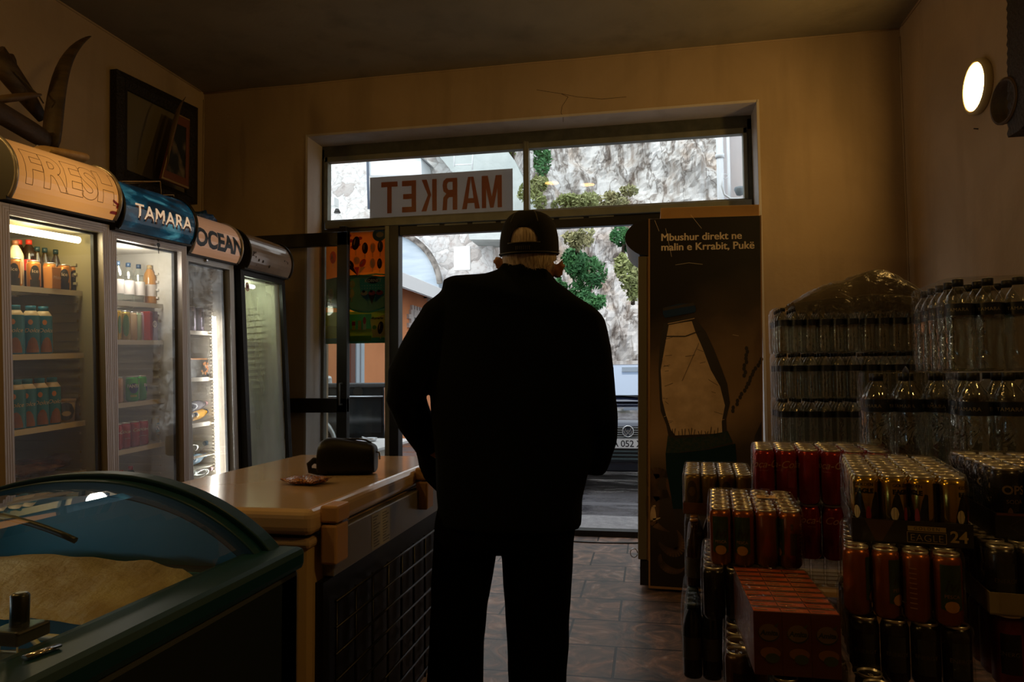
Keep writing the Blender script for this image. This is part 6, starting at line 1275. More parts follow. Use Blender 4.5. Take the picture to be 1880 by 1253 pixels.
# column B: amber cans on dark packs, juice cartons in front
B0 = (.150, 1.945)
pk_ = pack('peach_can_pack', 'amber peach soda can pack with a small price label on top', 'drink pack', 'ivi', 4, 6, T(B0[0], B0[1], .702, -5), rots=(0, -10, 90, -75))
lb_ = MB(); D2 = Draw(lb_, (.13, .165, .152), (1, 0, 0), (0, 1, 0), .001); D2.rect(0, 0, .052, .05, 0); D2.rect(.010, .032, .042, .040, 1); D2.ell(.028, .022, .005, .006, 1); D2.rect(.008, .008, .020, .011, 1); lb_.build('price_label', [mat('label_cream', (.75, .50, .24), .5), mat('label_ink', (.05, .02, .01), .5)], pk_)
pack('dark_can_pack', 'black wrapped can pack left below the labelled amber cans', 'drink pack', 'dark', 4, 6, T(.128, 1.925, .566, -5), rots=(180,))
pack('juice_carton_pack', 'wrapped pack of orange juice cartons seen from above', 'drink pack', 'juice', 3, 9, T(.205, 1.562, .582, 0), rad=(.0565, .0385))
pack('soda_can_pack', 'pack of brown cans with golden tops low down left of the juice cartons', 'drink pack', 'dark66', 4, 6, T(.158, 1.70, .400, -6), rots=(0, 40), fullish=True)
pack('dark_can_pack', 'dark can pack at the very bottom under the juice cartons', 'drink pack', 'dark', 4, 3, T(.235, 1.50, .440, -3), fullish=False)
# column E: cola cans
pack('cola_can_pack', 'upper shrink-wrapped pack of red cola cans', 'drink pack', 'coke', 6, 4, T(.322, 2.36, .797, -7), rots=(0, -55, 160, -20))
pack('cola_can_pack', 'lower red cola can pack half hidden behind the amber cans', 'drink pack', 'coke', 6, 4, T(.325, 2.375, .626, -7), rots=(-10, 30, 0, 60), fullish=False)
# column A: gold beer cans over brown bottles
pack('beer_can_pack', 'dull gold can pack in a brown tray nearest the drinks cooler', 'drink pack', 'beer', 4, 6, T(.122, 2.74, .684, -4), tray=.042, traym=[mat('tray_brown2', (.13, .05, .02), .5)], rots=(0, 70))
GLD = mat('crown_gold', (.55, .28, .07), .3, .7)
b = MB(); b.lathe([(.029, 0), (.0305, .005), (.0305, .13), (.026, .155), (.0135, .19), (.0135, .228)], 14); bo = b.build('bottle', mat('beer_brown', (.03, .012, .004), .12, coat=.3)); MB().lathe([(.0160, .224), (.0145, .232), (.012, .234)], 12).build('crown_cap', GLD, bo); MB().lathe([(.0309, .03), (.0309, .10)], 14, cap=False).build('bottle_label', mat('label_dark', (.05, .04, .025), .4), bo); CANS['bot'] = (bo, .061, .234)
pack('beer_bottle_pack', 'shrink-wrapped brown bottles with golden crown caps under the gold cans', 'drink pack', 'bot', 4, 6, T(.120, 2.62, .452, -4))
b = MB(); b.lathe([(.029, 0), (.0305, .005), (.0305, .155), (.022, .19), (.0135, .21), (.0135, .228)], 14); bo = b.build('bottle', mat('dark_blue_bottle', (.012, .016, .02), .15)); MB().lathe([(.0160, .215), (.0160, .232), (.012, .234)], 12).build('bottle_cap', DKC, bo); MB().lathe([(.0309, .06), (.0309, .13)], 14, cap=False).build('bottle_label', mat('label_steel', (.10, .11, .12), .3, .5), bo); CANS['bot2'] = (bo, .061, .234)
pack('dark_bottle_pack', 'dark bottle pack lowest by the aisle near the cooler', 'drink pack', 'bot2', 4, 6, T(.095, 2.42, .214, -4))

# --- water
WPET = glass('water_bottle_plastic', (.80, .81, .76), 1.6, .06, base=.08, bump=(9, .6), dirt=.04, dirtcol=(.30, .27, .20))
NAVY = mat('label_navy', (.006, .012, .028), .32); NCAP = mat('cap_navy_dark', (.008, .010, .014), .4); LTX = mat('label_print', (.30, .26, .20), .4)
def water(key, r, h, txt):
    b = MB(); pr_ = [(r * .80, 0), (r * .97, .008)]
    zt_ = h * .70; k = 12
    for i in range(k): z = .012 + (zt_ - .012) * i / (k - 1); pr_.append((r * (1 if i % 2 else .965), z))
    pr_ += [(r * .98, h * .73), (r * .80, h * .82), (r * .42, h * .90), (r * .33, h * .93)]
    b.lathe(pr_, 18); o = b.build('bottle', WPET); MB().lathe([(r * .38, h * .925), (r * .38, h), (r * .33, h + .001)], 12).build('bottle_cap', NCAP, o)
    l = MB(); l.lathe([(r * 1.004, h * .60), (r * 1.004, h * .73)], 18, cap=False)
    if txt:
        for a in (-.5, 1.6, 3.7): wrap_text(l, 'TAMARA', r * 1.004, h * .645, r * .36, a, 1, spacing=1.1)
    l.build('bottle_label', [NAVY, LTX], o); CANS[key] = (o, 2 * r + .001, h)
water('w15', .0445, .315, True); water('w05', .0325, .232, False)
def handle(root, x, y, h, w_):
    h_ = MB(); h_.tube([(x, y - w_, h * .62), (x, y - w_ * 1.02, h * .80), (x, y - w_ * .6, h * 1.0), (x, y, h * 1.035), (x, y + w_ * .6, h), (x, y + w_, h * .8)], .012, 6, sq=(.12, 1)); return h_.build('carry_strap', mat('strap_black', (.010, .010, .010), .4), root)
w_ = pack('water_pack', 'six-pack of large water bottles in the middle with a dark strap', 'drink pack', 'w15', 3, 2, T(.70, 2.52, .885, -10), filmm=FILMw); handle(w_, .135, .09, .318, .095)
pack('water_pack', 'large water pack standing in front at the right edge', 'drink pack', 'w15', 3, 2, T(.90, 2.29, .885, -6), filmm=FILMw)
pack('water_pack', 'topmost large water pack at the right edge with dark caps showing', 'drink pack', 'w15', 3, 5, T(1.0, 2.62, 1.205, -4), filmm=FILMw)
pack('water_pack', 'large water pack carrying the topmost pack beside the right wall', 'drink pack', 'w15', 3, 5, T(1.03, 2.64, .885, -4), filmm=FILMw, fullish=False)
pack('water_pack', 'lower large water pack mostly hidden behind the cola cans', 'drink pack', 'w15', 3, 2, T(.72, 2.66, .565, -10), filmm=None, fullish=False)
for k, (x_, lab) in enumerate(((.655, 'left'), (1.065, 'right'))):
    for lv, zz in enumerate((.140, .374, .608, .842, 1.076, 1.310)):
        if lv < 2 and False: continue
        o_ = pack('small_water_pack', '%s small water bottle pack, %s layer of the stack against the front wall' % (lab, ('lowest', 'second', 'third', 'fourth', 'fifth', 'top')[lv]), 'drink pack', 'w05', 6, 4, T(x_, 3.80 + (.01 if lv % 2 else 0), zz, 0), filmm=FILMw if lv > 2 else None, fullish=lv > 2)
        if lv == 5 and k == 0: handle(o_, .095, .13, .234, .135)
pl_ = empty('wooden_pallet', (1.07, 3.93, 0)); tag(pl_, 'wooden pallet under the stacked small water packs', 'pallet')
for i in range(6): MB().box((-.45, -.20 + i * .075, .115), (.45, -.14 + i * .075, .138)).build('deck_board', WL_, pl_)
for i in range(3): MB().box((-.42 + i * .38, -.20, 0), (-.34 + i * .38, .235, .115)).build('bearer', WL_, pl_)
# crumpled plastic over the top packs
pb = MB(); nx_, ny_ = 60, 30; vs = []; fs = []
def hump(x): return .055 + .125 * math.exp(-((x - 1.16) / .17) ** 2) + .05 * math.exp(-((x - .92) / .12) ** 2)
for s_ in (0, 1):
    for j in range(ny_ + 1):
        for i in range(nx_ + 1):
            x = .74 + .66 * i / nx_; v_ = j / ny_ * 2 - 1; y = 3.93 + v_ * .16; e = (1 - v_ * v_) ** .5; ex = (1 - abs((x - 1.07) / .34) ** 4); ex = max(ex, 0) ** .5
            z = 1.565 + (hump(x) * e * ex + .02 * noise.turbulence(Vector((x * 9, y * 12, 2)), 4, True) - .02) * (1 if s_ == 0 else .25)
            vs.append((x, y - .02 * noise.noise(Vector((x * 7, y * 5, 9))), z + (-.05 * max(0, (-v_ - .75)) * 4 if True else 0)))
for s_ in (0, 1):
    b0 = s_ * (nx_ + 1) * (ny_ + 1)
    for j in range(ny_):
        for i in range(nx_): a = b0 + j * (nx_ + 1) + i; fs.append((a, a + 1, a + nx_ + 2, a + nx_ + 1))
pb.add(vs, fs, 0, True)
o_ = pb.build('plastic_sheet', glass('grey_sheet', (.55, .52, .45), .8, .28, dirt=.55, dirtcol=(.14, .125, .10), bump=(16, 1.), base=.05)); tag(o_, 'crumpled translucent plastic sheet heaped on the top small water packs', 'sheet')
for k_ in list(CANS): kill(CANS[k_][0])

# ================================================================== THE MAN
YM = 2.16
def mp_(u, v, dy=0.): p_ = at(u, v, y=YM); return Vector((p_.x, YM + dy, p_.z))
SPX = FPX / 2.2
def ellring(uL, vL, uR, vR, th, dy=0., n=28, k=2.4):
    A_, B_ = mp_(uL, vL), mp_(uR, vR); c = (A_ + B_) / 2 + Vector((0, dy, 0)); ax = (B_ - A_) / 2; out = []
    for i in range(n):
        a = 2 * math.pi * i / n; cc, ss = math.cos(a), math.sin(a)
        out.append(c + ax * math.copysign(abs(cc) ** (2 / k), cc) + Vector((0, th / 2, 0)) * math.copysign(abs(ss) ** (2 / k), ss))
    return out
def limb(pts, sq=(1, 1), n=14):
    mb = MB(); mb.tube([mp_(u, v, dy) for u, v, r, dy in pts], [r for u, v, r, dy in pts], n, sq=sq); return mb
def remesh(name, parts, mats, parent, voxel, smooth=4, disp=None, origin=None):
    mb = MB()
    for p_ in parts: mb.add(p_.v, p_.f)
    me = bpy.data.meshes.new('tmp'); me.from_pydata([tuple(v) for v in mb.v], [], mb.f)
    bm = bmesh.new(); bm.from_mesh(me); bmesh.ops.recalc_face_normals(bm, faces=bm.faces); bm.to_mesh(me); bm.free()
    o = bpy.data.objects.new('tmp', me); COL.objects.link(o)
    r = o.modifiers.new('r', 'REMESH'); r.mode = 'VOXEL'; r.voxel_size = voxel; r.use_smooth_shade = True
    if smooth: s = o.modifiers.new('s', 'SMOOTH'); s.iterations = smooth; s.factor = .5
    dg = bpy.context.evaluated_depsgraph_get(); dg.update(); m2 = bpy.data.meshes.new_from_object(o.evaluated_get(dg)); bpy.data.objects.remove(o); m2.name = name
    if disp:
        nr = [v.normal.copy() for v in m2.vertices]
        for v, n_ in zip(m2.vertices, nr): v.co += n_ * disp(v.co)
    if origin:
        for v in m2.vertices: v.co -= origin
    for p_ in m2.polygons: p_.use_smooth = True
    m2.materials.clear()
    for m_ in (mats if isinstance(mats, (list, tuple)) else [mats]): m2.materials.append(m_)
    return link(name, m2, parent)
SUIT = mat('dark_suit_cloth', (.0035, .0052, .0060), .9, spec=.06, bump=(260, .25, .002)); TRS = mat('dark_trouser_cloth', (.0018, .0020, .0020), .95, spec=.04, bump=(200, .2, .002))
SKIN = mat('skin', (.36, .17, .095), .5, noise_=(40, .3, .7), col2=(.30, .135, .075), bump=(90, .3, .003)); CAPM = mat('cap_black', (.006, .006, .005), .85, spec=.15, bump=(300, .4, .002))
man = empty('person', (mp_(925, 970).x, YM, 0)); tag(man, 'elderly man seen from behind in dark suit and black mesh cap, standing at the door', 'person'); O = man.location.copy()
# body: one continuous skin from head to feet
hc = mp_(971, 461); body = []
def prof_(t, c, w_, e): return max(.02, 1 - ((c - t) / (c + .02)) ** 2.3) ** .5 if t < c else max(.02, 1 - ((t - c) / w_) ** e) ** .5
h_ = MB(); rings = []
for i in range(15):                                                   # skull and jaw, facing away from the camera
    t = i / 14; z = .104 - .236 * t
    wdt, dpt = .077 * prof_(t, .38, .66, 2.6), .098 * prof_(t, .36, .68, 2.4)
    fy = .018 * t + (.018 if t > .6 else 0)
    rings.append([hc + Vector((math.cos(a) * max(wdt, .012), math.sin(a) * max(dpt, .014) + fy, z)) for a in [2 * math.pi * k / 22 for k in range(22)]])
h_.loft(rings); body.append(h_)
ns = MB(); ns.tube([hc + Vector((0, .095, .01)), hc + Vector((0, .112, -.02)), hc + Vector((0, .118, -.04)), hc + Vector((0, .10, -.05))], [.010, .013, .017, .012], 8); body.append(ns)
ch = MB(); ch.tube([hc + Vector((-.02, .098, -.105)), hc + Vector((.02, .098, -.105))], [.018, .018], 8); ch.tube([hc + Vector((-.022, .106, -.072)), hc + Vector((0, .112, -.071)), hc + Vector((.022, .106, -.072))], [.006, .009, .006], 8)
ch.tube([hc + Vector((-.045, .085, .02)), hc + Vector((0, .103, .026)), hc + Vector((.045, .085, .02))], [.008, .010, .008], 8); body.append(ch)
for s_, (u, v, u2, v2) in ((-1, (914, 466, 919, 503)), (1, (1028, 474, 1020, 516))):
    e_ = MB(); a_, b_ = mp_(u, v), mp_(u2, v2); a_.y = hc.y + .005; b_.y = hc.y + .02
    e_.tube([a_ + Vector((s_ * .001, 0, -.004)), a_ * .66 + b_ * .34 + Vector((s_ * .007, -.006, 0)), a_ * .33 + b_ * .67 + Vector((s_ * .004, 0, 0)), b_], [.008, .014, .011, .008], 10, sq=(1.2, .42)); e_.tube([(a_ + b_) / 2, (a_ + b_) / 2 + Vector((-s_ * .03, .01, 0))], [.016, .02], 8); body.append(e_)
nk = MB(); nk.tube([mp_(971, 478, .01), mp_(970, 505, .0), mp_(964, 540, -.02), mp_(950, 590, -.02)], [.066, .069, .078, .09], 16); body.append(nk)
for yy, dy in ((486, -.062), (497, -.064)): f_ = MB(); f_.tube([mp_(940, yy - 2, dy + .018), mp_(968, yy + 2, dy), mp_(1000, yy + 3, dy + .018)], [.008, .012, .008], 8); body.append(f_)
tr_ = MB(); tr_.loft([ellring(900, 560, 1040, 575, .16, 0), ellring(850, 620, 1070, 640, .19), ellring(845, 760, 1060, 770, .20), ellring(830, 900, 1045, 905, .20), ellring(830, 985, 1040, 985, .20)]); body.append(tr_)
body.append(limb([(850, 585, .05, 0), (790, 640, .045, -.01), (752, 705, .042, -.02), (762, 765, .038, .03), (775, 815, .030, .08), (786, 838, .024, .10)]))
body.append(limb([(1070, 620, .05, 0), (1088, 700, .045, -.01), (1100, 780, .042, 0), (1092, 840, .034, .06), (1082, 872, .026, .10)]))
def hand(wr_, d, side, curl=.5):
    """palm and five fingers as chains; wr_ wrist point, d pointing direction, side the thumb's side"""
    out = []; d = d.normalized(); side = (side - d * side.dot(d)).normalized(); nrm = d.cross(side).normalized()
    pm = MB(); rings = []
    for i in range(6):
        t = i / 5; c = wr_ + d * (.005 + .085 * t); w_ = .028 + .014 * math.sin(min(1, t * 1.3) * math.pi / 2); rings.append([c + side * math.cos(a) * w_ + nrm * math.sin(a) * .014 for a in [2 * math.pi * k / 12 for k in range(12)]])
    pm.loft(rings); out.append(pm)
    for k, (ofs, ln, r) in enumerate(((.030, .072, .0085), (.010, .080, .009), (-.010, .074, .0088), (-.029, .058, .0078))):
        p0 = wr_ + d * .078 + side * ofs; f = MB(); pts = [p0 - d * .02, p0]; dd = d.copy()
        for q in range(3): dd = (dd + nrm * curl * (.5 + .15 * k)).normalized(); pts.append(pts[-1] + dd * ln * (.42, .32, .26)[q])
        f.tube(pts, [r, r * 1.08, r, r * .95, r * .75], 8); out.append(f)
    t0 = wr_ + d * .022 + side * .022; f = MB(); f.tube([t0, t0 + (d * .5 + side * .8) * .030, t0 + (d * .85 + side * .9) * .050, t0 + (d * 1.35 + side * .85 + nrm * .3) * .060], [.013, .012, .0105, .008], 8); out.append(f)
    return out
body += hand(mp_(784, 834, .10), Vector((.55, .45, -.55)), Vector((0, .6, .6)), .35)
body += hand(mp_(1080, 856, .09), Vector((-.85, .25, -.40)), Vector((.1, .5, .6)), .45)
for pts in ([(868, 985, .085, 0), (850, 1090, .072, .01), (843, 1180, .055, .0), (840, 1300, .056, -.01), (838, 1420, .040, -.01), (838, 1490, .036, -.01)], [(990, 985, .085, 0), (992, 1090, .072, .01), (990, 1180, .055, .0), (988, 1300, .056, -.01), (986, 1420, .040, -.01), (986, 1490, .036, -.01)]): body.append(limb(pts))
for u in (838, 986): f_ = MB(); p_ = mp_(u, 1480); f_.tube([Vector((p_.x, YM - .04, .045)), Vector((p_.x, YM + .06, .04)), Vector((p_.x, YM + .17, .03))], [.035, .036, .026], 10); body.append(f_)
remesh('body', body, SKIN, man, .0075, 2, origin=O)
# jacket
def fold(co):
    q = Vector((co.x * 5, co.y * 3, co.z * 3)); return .0035 * noise.noise(q * 1.5) + .0035 * noise.noise(Vector((co.x * 16 + co.z * 9, co.y * 8, co.z * 5))) 
jk = []
t_ = MB(); t_.loft([ellring(918, 495, 1012, 512, .13, 0), ellring(895, 504, 1030, 524, .16, -.005), ellring(862, 506, 1062, 548, .19, -.01), ellring(832, 508, 1092, 566, .21, -.012), ellring(817, 516, 1108, 582, .235, -.012), ellring(812, 545, 1112, 612, .25), ellring(808, 610, 1110, 668, .265), ellring(792, 700, 1104, 742, .27), ellring(794, 770, 1094, 800, .265), ellring(803, 840, 1082, 862, .27), ellring(806, 905, 1070, 915, .28), ellring(809, 962, 1067, 969, .285)]); jk.append(t_)
jk.append(limb([(846, 548, .060, 0), (812, 585, .070, -.01), (783, 640, .073, -.02), (758, 692, .072, -.03), (747, 730, .064, -.01), (754, 772, .060, .04), (768, 812, .050, .08), (776, 832, .046, .095)], sq=(1, 1)))
jk.append(limb([(1068, 600, .075, 0), (1079, 650, .073, -.005), (1087, 710, .072, -.01), (1096, 770, .064, .0), (1097, 812, .058, .04), (1088, 848, .052, .08), (1083, 868, .045, .10)]))
fl_ = MB(); F_ = [(735, 800, 778, 790, .05), (739, 832, 786, 838, .045), (746, 866, 798, 866, .04), (757, 892, 806, 900, .035), (776, 912, 810, 925, .03), (792, 926, 812, 955, .025)]
fl_.loft([ellring(a, b, c, d, th, .13, n=16) for a, b, c, d, th in F_]); jk.append(fl_)
col_ = MB(); col_.tube([mp_(922, 510, .03), mp_(928, 500, -.045), mp_(965, 498, -.078), mp_(1003, 512, -.055), mp_(1018, 528, .03)], [.014, .017, .018, .017, .014], 10, sq=(1.5, .7)); jk.append(col_)
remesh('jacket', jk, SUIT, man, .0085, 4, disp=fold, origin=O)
tz = []
p_ = MB(); p_.loft([ellring(812, 900, 1060, 905, .24), ellring(800, 960, 1058, 965, .26), ellring(799, 990, 1056, 992, .26), ellring(802, 1004, 1054, 1006, .25)]); tz.append(p_)
for uo in (((799, 914), (799, 912), (796, 902), (793, 893), (790, 888), (787, 885), (784, 884), (783, 886)), ((922, 1057), (922, 1055), (925, 1050), (929, 1047), (932, 1043), (936, 1040), (938, 1036), (940, 1034))):
    l_ = MB(); l_.loft([ellring(a, v, b, v, th) for (a, b), v, th in zip(uo, (985, 1005, 1060, 1110, 1180, 1253, 1380, 1480), (.22, .215, .20, .19, .175, .17, .16, .15))]); tz.append(l_)
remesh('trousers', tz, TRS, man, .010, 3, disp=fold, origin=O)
for u in (836, 988):
    s_ = MB(); p_ = mp_(u, 1480); rings = []
    for yy, w_, h2 in ((-.085, .020, .05), (-.07, .038, .07), (0, .042, .085), (.08, .048, .065), (.16, .050, .045), (.205, .036, .035), (.22, .012, .02)):
        rings.append([Vector((p_.x + math.cos(a) * w_, YM + yy, max(0.004, h2 / 2 + math.sin(a) * h2 / 2))) - O for a in [2 * math.pi * k / 14 for k in range(14)]])
    s_.loft(rings); s_.build('shoe', mat('black_shoe', (.01, .009, .008), .3), man)
# hair: a close shell at the nape and sides plus short strands
HAIR = mat('grey_hair', (.62, .50, .36), .55, noise_=(30, .35, .65, (6, 6, .5)), col2=(.26, .18, .11)); hm = MB()
def headpt(a, z, k=1.0, off=0.):      # a: 0 = back of the head, +-pi/2 = ears
    t = (.104 - z) / .236; wd = .077 * prof_(t, .38, .66, 2.6); dp = .098 * prof_(t, .36, .68, 2.4)
    return hc + Vector((math.sin(a) * (wd * k + off), -math.cos(a) * (dp * k + off) + .018 * t, z)) - O
na, nz = 40, 16; vs = []; fs = []
for j in range(nz + 1):
    for i in range(na + 1):
        a = (i / na * 2 - 1) * 1.95; zl = -.072 + .035 * (abs(a) / 1.9) ** 2 * 1.4 - .006 * math.cos(a * 2); z = .055 + (zl - .055) * j / nz; vs.append(headpt(a, z, 1, .0075 - .004 * (j == nz)))
for j in range(nz):
    for i in range(na): q = j * (na + 1) + i; fs.append((q, q + 1, q + na + 2, q + na + 1))
hm.add(vs, fs, 0, True); rnd = random.Random(3)
for _ in range(1500):
    a = rnd.uniform(-1.75, 1.75); z = rnd.uniform(-.072, .045); z = max(z, -.07 + .045 * (abs(a) / 1.9) ** 2); p_ = headpt(a, z, 1, .007); q = headpt(a + rnd.uniform(-.05, .05), z - rnd.uniform(.014, .022), 1, .0095 + rnd.uniform(0, .002)); s_ = Vector((math.cos(a), math.sin(a), 0)) * .0006
    hm.add([p_ - s_, p_ + s_, q + s_ * .3, q - s_ * .3], [(0, 1, 2, 3)], 0, False)
hm.build('hair', HAIR, man)
# cap with a half-moon opening and strap at the back, bill to the front
zr = -.014; cm_ = MB(); na, nz = 64, 22; vs = []; idx = {}; fs = []
def cpt(a, f, off=.011):              # f 0 rim .. 1 crown
    zz = zr + .012 * math.cos(a) * -1; el = f * math.pi / 2; bul = 1 + .05 * math.sin(f * math.pi)
    x = math.sin(a) * (.0795 + off) * math.cos(el) ** .52 * bul; y = -math.cos(a) * (.1 + off) * math.cos(el) ** .52 * bul; z = zz + (.121 - zz) * math.sin(el) ** 1.0
    return hc + Vector((x, y + .006, z)) - O
def hole(a, f): return ((a / .50) ** 2 + ((f - .15) / .24) ** 2) < 1 and f > .15
for layer, off in ((0, .011), (1, .0085)):
    for j in range(nz + 1):
        for i in range(na): a = (i / na * 2 - 1) * math.pi; vs.append(cpt(a, j / nz * .995, off))
for layer in (0, 1):
    b0 = layer * (nz + 1) * na
    for j in range(nz):
        for i in range(na):
            a = ((i + .5) / na * 2 - 1) * math.pi
            if hole(a, (j + .5) / nz): continue
            i2 = (i + 1) % na; fs.append((b0 + j * na + i, b0 + j * na + i2, b0 + (j + 1) * na + i2, b0 + (j + 1) * na + i))
# soften the hole edge: snap nearest ring vertices onto the ellipse
for layer in (0, 1):
    b0 = layer * (nz + 1) * na
    for j in range(nz + 1):
        for i in range(na):
            a = (i / na * 2 - 1) * math.pi; f = j / nz
            if f >= .14 and abs(a) < .8:
                d_ = math.sqrt((a / .50) ** 2 + ((f - .15) / .24) ** 2)
                if .82 < d_ < 1.16: vs[b0 + j * na + i] = cpt(a / d_, .15 + (f - .15) / d_, .011 if layer == 0 else .0085)
cm_.add(vs, fs, 0, True)
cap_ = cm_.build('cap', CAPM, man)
sp_ = MB()
for a in [k * math.pi / 3 + math.pi / 6 for k in range(6)]:
    sp_.tube([cpt(a, f, .0115) for f in [(.46 if abs(math.atan2(math.sin(a), math.cos(a))) < .6 else 0) + k * (.99 - (.46 if abs(math.atan2(math.sin(a), math.cos(a))) < .6 else 0)) / 10 for k in range(11)]], .0016, 5)
sp_.tube([cpt((k / 30 * 2 - 1) * math.pi, .02, .0118) for k in range(31)], .0028, 6)
sp_.tube([cpt((k / 16 * 2 - 1) * .56, .145, .0118) for k in range(17)], .0022, 6)
for k in range(8): sp_.add([cpt(-.25 + .5 * k / 8, .05, .0135), cpt(-.25 + .5 * (k + .5) / 8, .05, .0135), cpt(-.25 + .5 * (k + .5) / 8, .10, .0135), cpt(-.25 + .5 * k / 8, .10, .0135)], [(0, 1, 2, 3)])
sp_.build('cap_seams', mat('cap_seam', (.012, .010, .008), .6), cap_)
tp_ = MB(); tp_.lathe([(.008, 0), (.006, .004), (.001, .005)], 12, c=tuple(hc + Vector((0, .006, .118)) - O)); tp_.build('cap_button', CAPM, cap_)
bl_ = MB(); rings = []
for i in range(13):
    a = (i / 12 * 2 - 1) * 1.15; x = math.sin(a) * .088; y0_ = math.cos(a) * .105; ex = .070 * math.cos(a * 1.25) if abs(a) < 1.2 else 0; c0_ = hc + Vector((x, y0_ + .004, zr + .018)) - O; c1_ = hc + Vector((x * 1.0, y0_ + max(ex, .004), zr + .006 - .014 * math.sin(a) ** 2)) - O
    rings.append([c0_, c1_, c1_ - Vector((0, 0, .003)), c0_ - Vector((0, 0, .003))])
bl_.loft(rings, sm=False); bl_.build('cap_bill', CAPM, cap_)

# ================================================================== CARS OUTSIDE
CARP = mat('navy_car_paint', (.010, .013, .030), .12, .3, coat=1.); RUB = mat('tyre_rubber', (.012, .012, .012), .7); HUB = mat('wheel_rim', (.4, .4, .42), .3, .8)
WSG = mat('windscreen', (.14, .20, .30), .04, spec=1.0, coat=1.)
cx0 = at(1153, 783, d=7.6); vw = empty('dark_hatchback_car', (cx0.x, cx0.y, -.05), R(0)); tag(vw, 'dark blue hatchback car parked facing the shop door', 'car')
def ring8(hw, zb_, zt_, y, ti=.86): return [(-hw, y, zb_ + .08), (-hw * .96, y, zb_), (hw * .96, y, zb_), (hw, y, zb_ + .08), (hw, y, zb_ + (zt_ - zb_) * .62), (hw * .95, y, zt_ - .05), (hw * ti, y, zt_), (-hw * ti, y, zt_), (-hw * .95, y, zt_ - .05), (-hw, y, zb_ + (zt_ - zb_) * .62)]
b = MB(); b.loft([ring8(.74, .30, .66, .0), ring8(.80, .22, .74, .05), ring8(.84, .20, .80, .22), ring8(.86, .20, .93, 1.0), ring8(.87, .20, .98, 1.6), ring8(.87, .20, .98, 3.4), ring8(.82, .25, .92, 3.95), ring8(.74, .3, .8, 4.05)], sm=True); b.build('car_body', CARP, vw, bevel=.015)
b = MB(); cab = [(.95, .94, .78, .97), (1.70, 1.40, .60, .97), (2.3, 1.46, .60, .97), (3.1, 1.42, .60, .97), (3.75, 1.0, .72, .97)]
b.loft([[(-.80, y, .93), (.80, y, .93), (hw, y, zt_), (-hw, y, zt_)] for y, zt_, hw, zb_ in cab], sm=False); b.build('car_cabin', CARP, vw, bevel=.03)
b = MB(); q_ = [(-.68, 1.02, 1.0), (.68, 1.02, 1.0), (.54, 1.66, 1.375), (-.54, 1.66, 1.375)]; b.loft([q_, [(x, y - .012, z + .014) for x, y, z in q_]], sm=False); ws = b.build('windscreen', WSG, vw)
b = MB(); b.cbox((0, 1.5, 1.33), (.22, .02, .06)); b.build('rear_view_mirror', mat('mirror_pale', (.42, .5, .58), .2), ws)
b = MB()
for s_ in (-1, 1): b.tube([(s_ * .1 + .25, .99, .985), (s_ * .3 + .1, 1.03, 1.02)], .008, 5)
b.build('wipers', RUB, vw)
b = MB(); b.box((-.56, -.018, .585), (.56, .03, .70)); gr_ = b.build('grille', mat('grille_black', (.01, .01, .012), .4), vw)
b = MB()
for z_ in (.592, .616, .640, .664, .688): b.box((-.55, -.028, z_), (.55, -.016, z_ + .009))
b.build('grille_slats', mat('grille_pale', (.55, .62, .66), .25, .5), gr_)
b = MB(); Mz = Matrix.Translation((0, -.030, .655)) @ Matrix.Rotation(R(90), 4, 'X'); b.lathe([(.058, 0), (.058, .008)], 28, mi=1, M=Mz); b.tube([(.058 * math.cos(t), -.040, .655 + .058 * math.sin(t)) for t in [i * math.pi / 14 for i in range(28)]], .006, 6, closed=True, mi=0)
Dz = Draw(b, (0, -.0385, .655), (1, 0, 0), (0, 0, 1), .001); Dz.line([(-.034, .036), (-.014, -.006), (0, .018), (.014, -.006), (.034, .036)], .009, 0); Dz.line([(-.046, .012), (-.022, -.044), (0, -.004), (.022, -.044), (.046, .012)], .009, 0)
b.build('round_badge', [mat('badge_chrome', (.75, .78, .8), .2, .7), mat('badge_dark', (.03, .04, .06), .3)], gr_)
for s_ in (-1, 1):
    b = MB(); b.box((s_ * .69 - .12, -.012, .575), (s_ * .69 + .12, .04, .715)); b.build('headlight', mat('headlight', (.6, .65, .7), .1, .4), vw, bevel=.012)
    b = MB(); b.cbox((s_ * .93, 1.15, .98), (.16, .09, .12)); b.build('side_mirror', CARP, vw, bevel=.02)
    for y_ in (.75, 3.25): b = MB(); b.lathe([(.16, -.09), (.29, -.10), (.31, -.06), (.31, .06), (.29, .10), (.16, .09)], 24, M=Matrix.Translation((s_ * .78, y_, .31)) @ Matrix.Rotation(R(90), 4, 'Y')); w_ = b.build('wheel', RUB, vw); MB().lathe([(.17, -.095), (.17, .095)], 18, M=Matrix.Translation((s_ * .78, y_, .31)) @ Matrix.Rotation(R(90), 4, 'Y')).build('rim', HUB, w_)
b = MB(); b.box((-.82, -.07, .33), (.82, .10, .575)); b.build('bumper', mat('bumper_dark', (.02, .025, .03), .35, coat=.4), vw, bevel=.03)
b = MB()
for z_ in (.36, .40, .44): b.box((-.60, -.082, z_), (.60, -.068, z_ + .018))
b.build('lower_grille', mat('lower_grille', (.06, .09, .10), .35), vw)
pcx = at(1163, 812, d=7.5); pz = .55
b = MB(); b.box((-.26, -.088, .477), (.26, -.078, .587), 0); Dz = Draw(b, (0, -.088, .477), (1, 0, 0), (0, 0, 1), .001); Dz.rect(-.26, 0, -.225, .11, 2); Dz.rect(.225, 0, .26, .11, 2); Dz.text('AA 052 XM', .0, .020, .098, 1, bold=.001, spacing=.95); Dz.line([(-.258, .003), (.258, .003), (.258, .107), (-.258, .107), (-.258, .003)], .004, 1)
po_ = b.build('number_plate', [mat('plate_white', (.78, .80, .82), .4), mat('plate_black', (.02, .02, .03), .5), mat('plate_blue', (.02, .08, .35), .4)], vw)
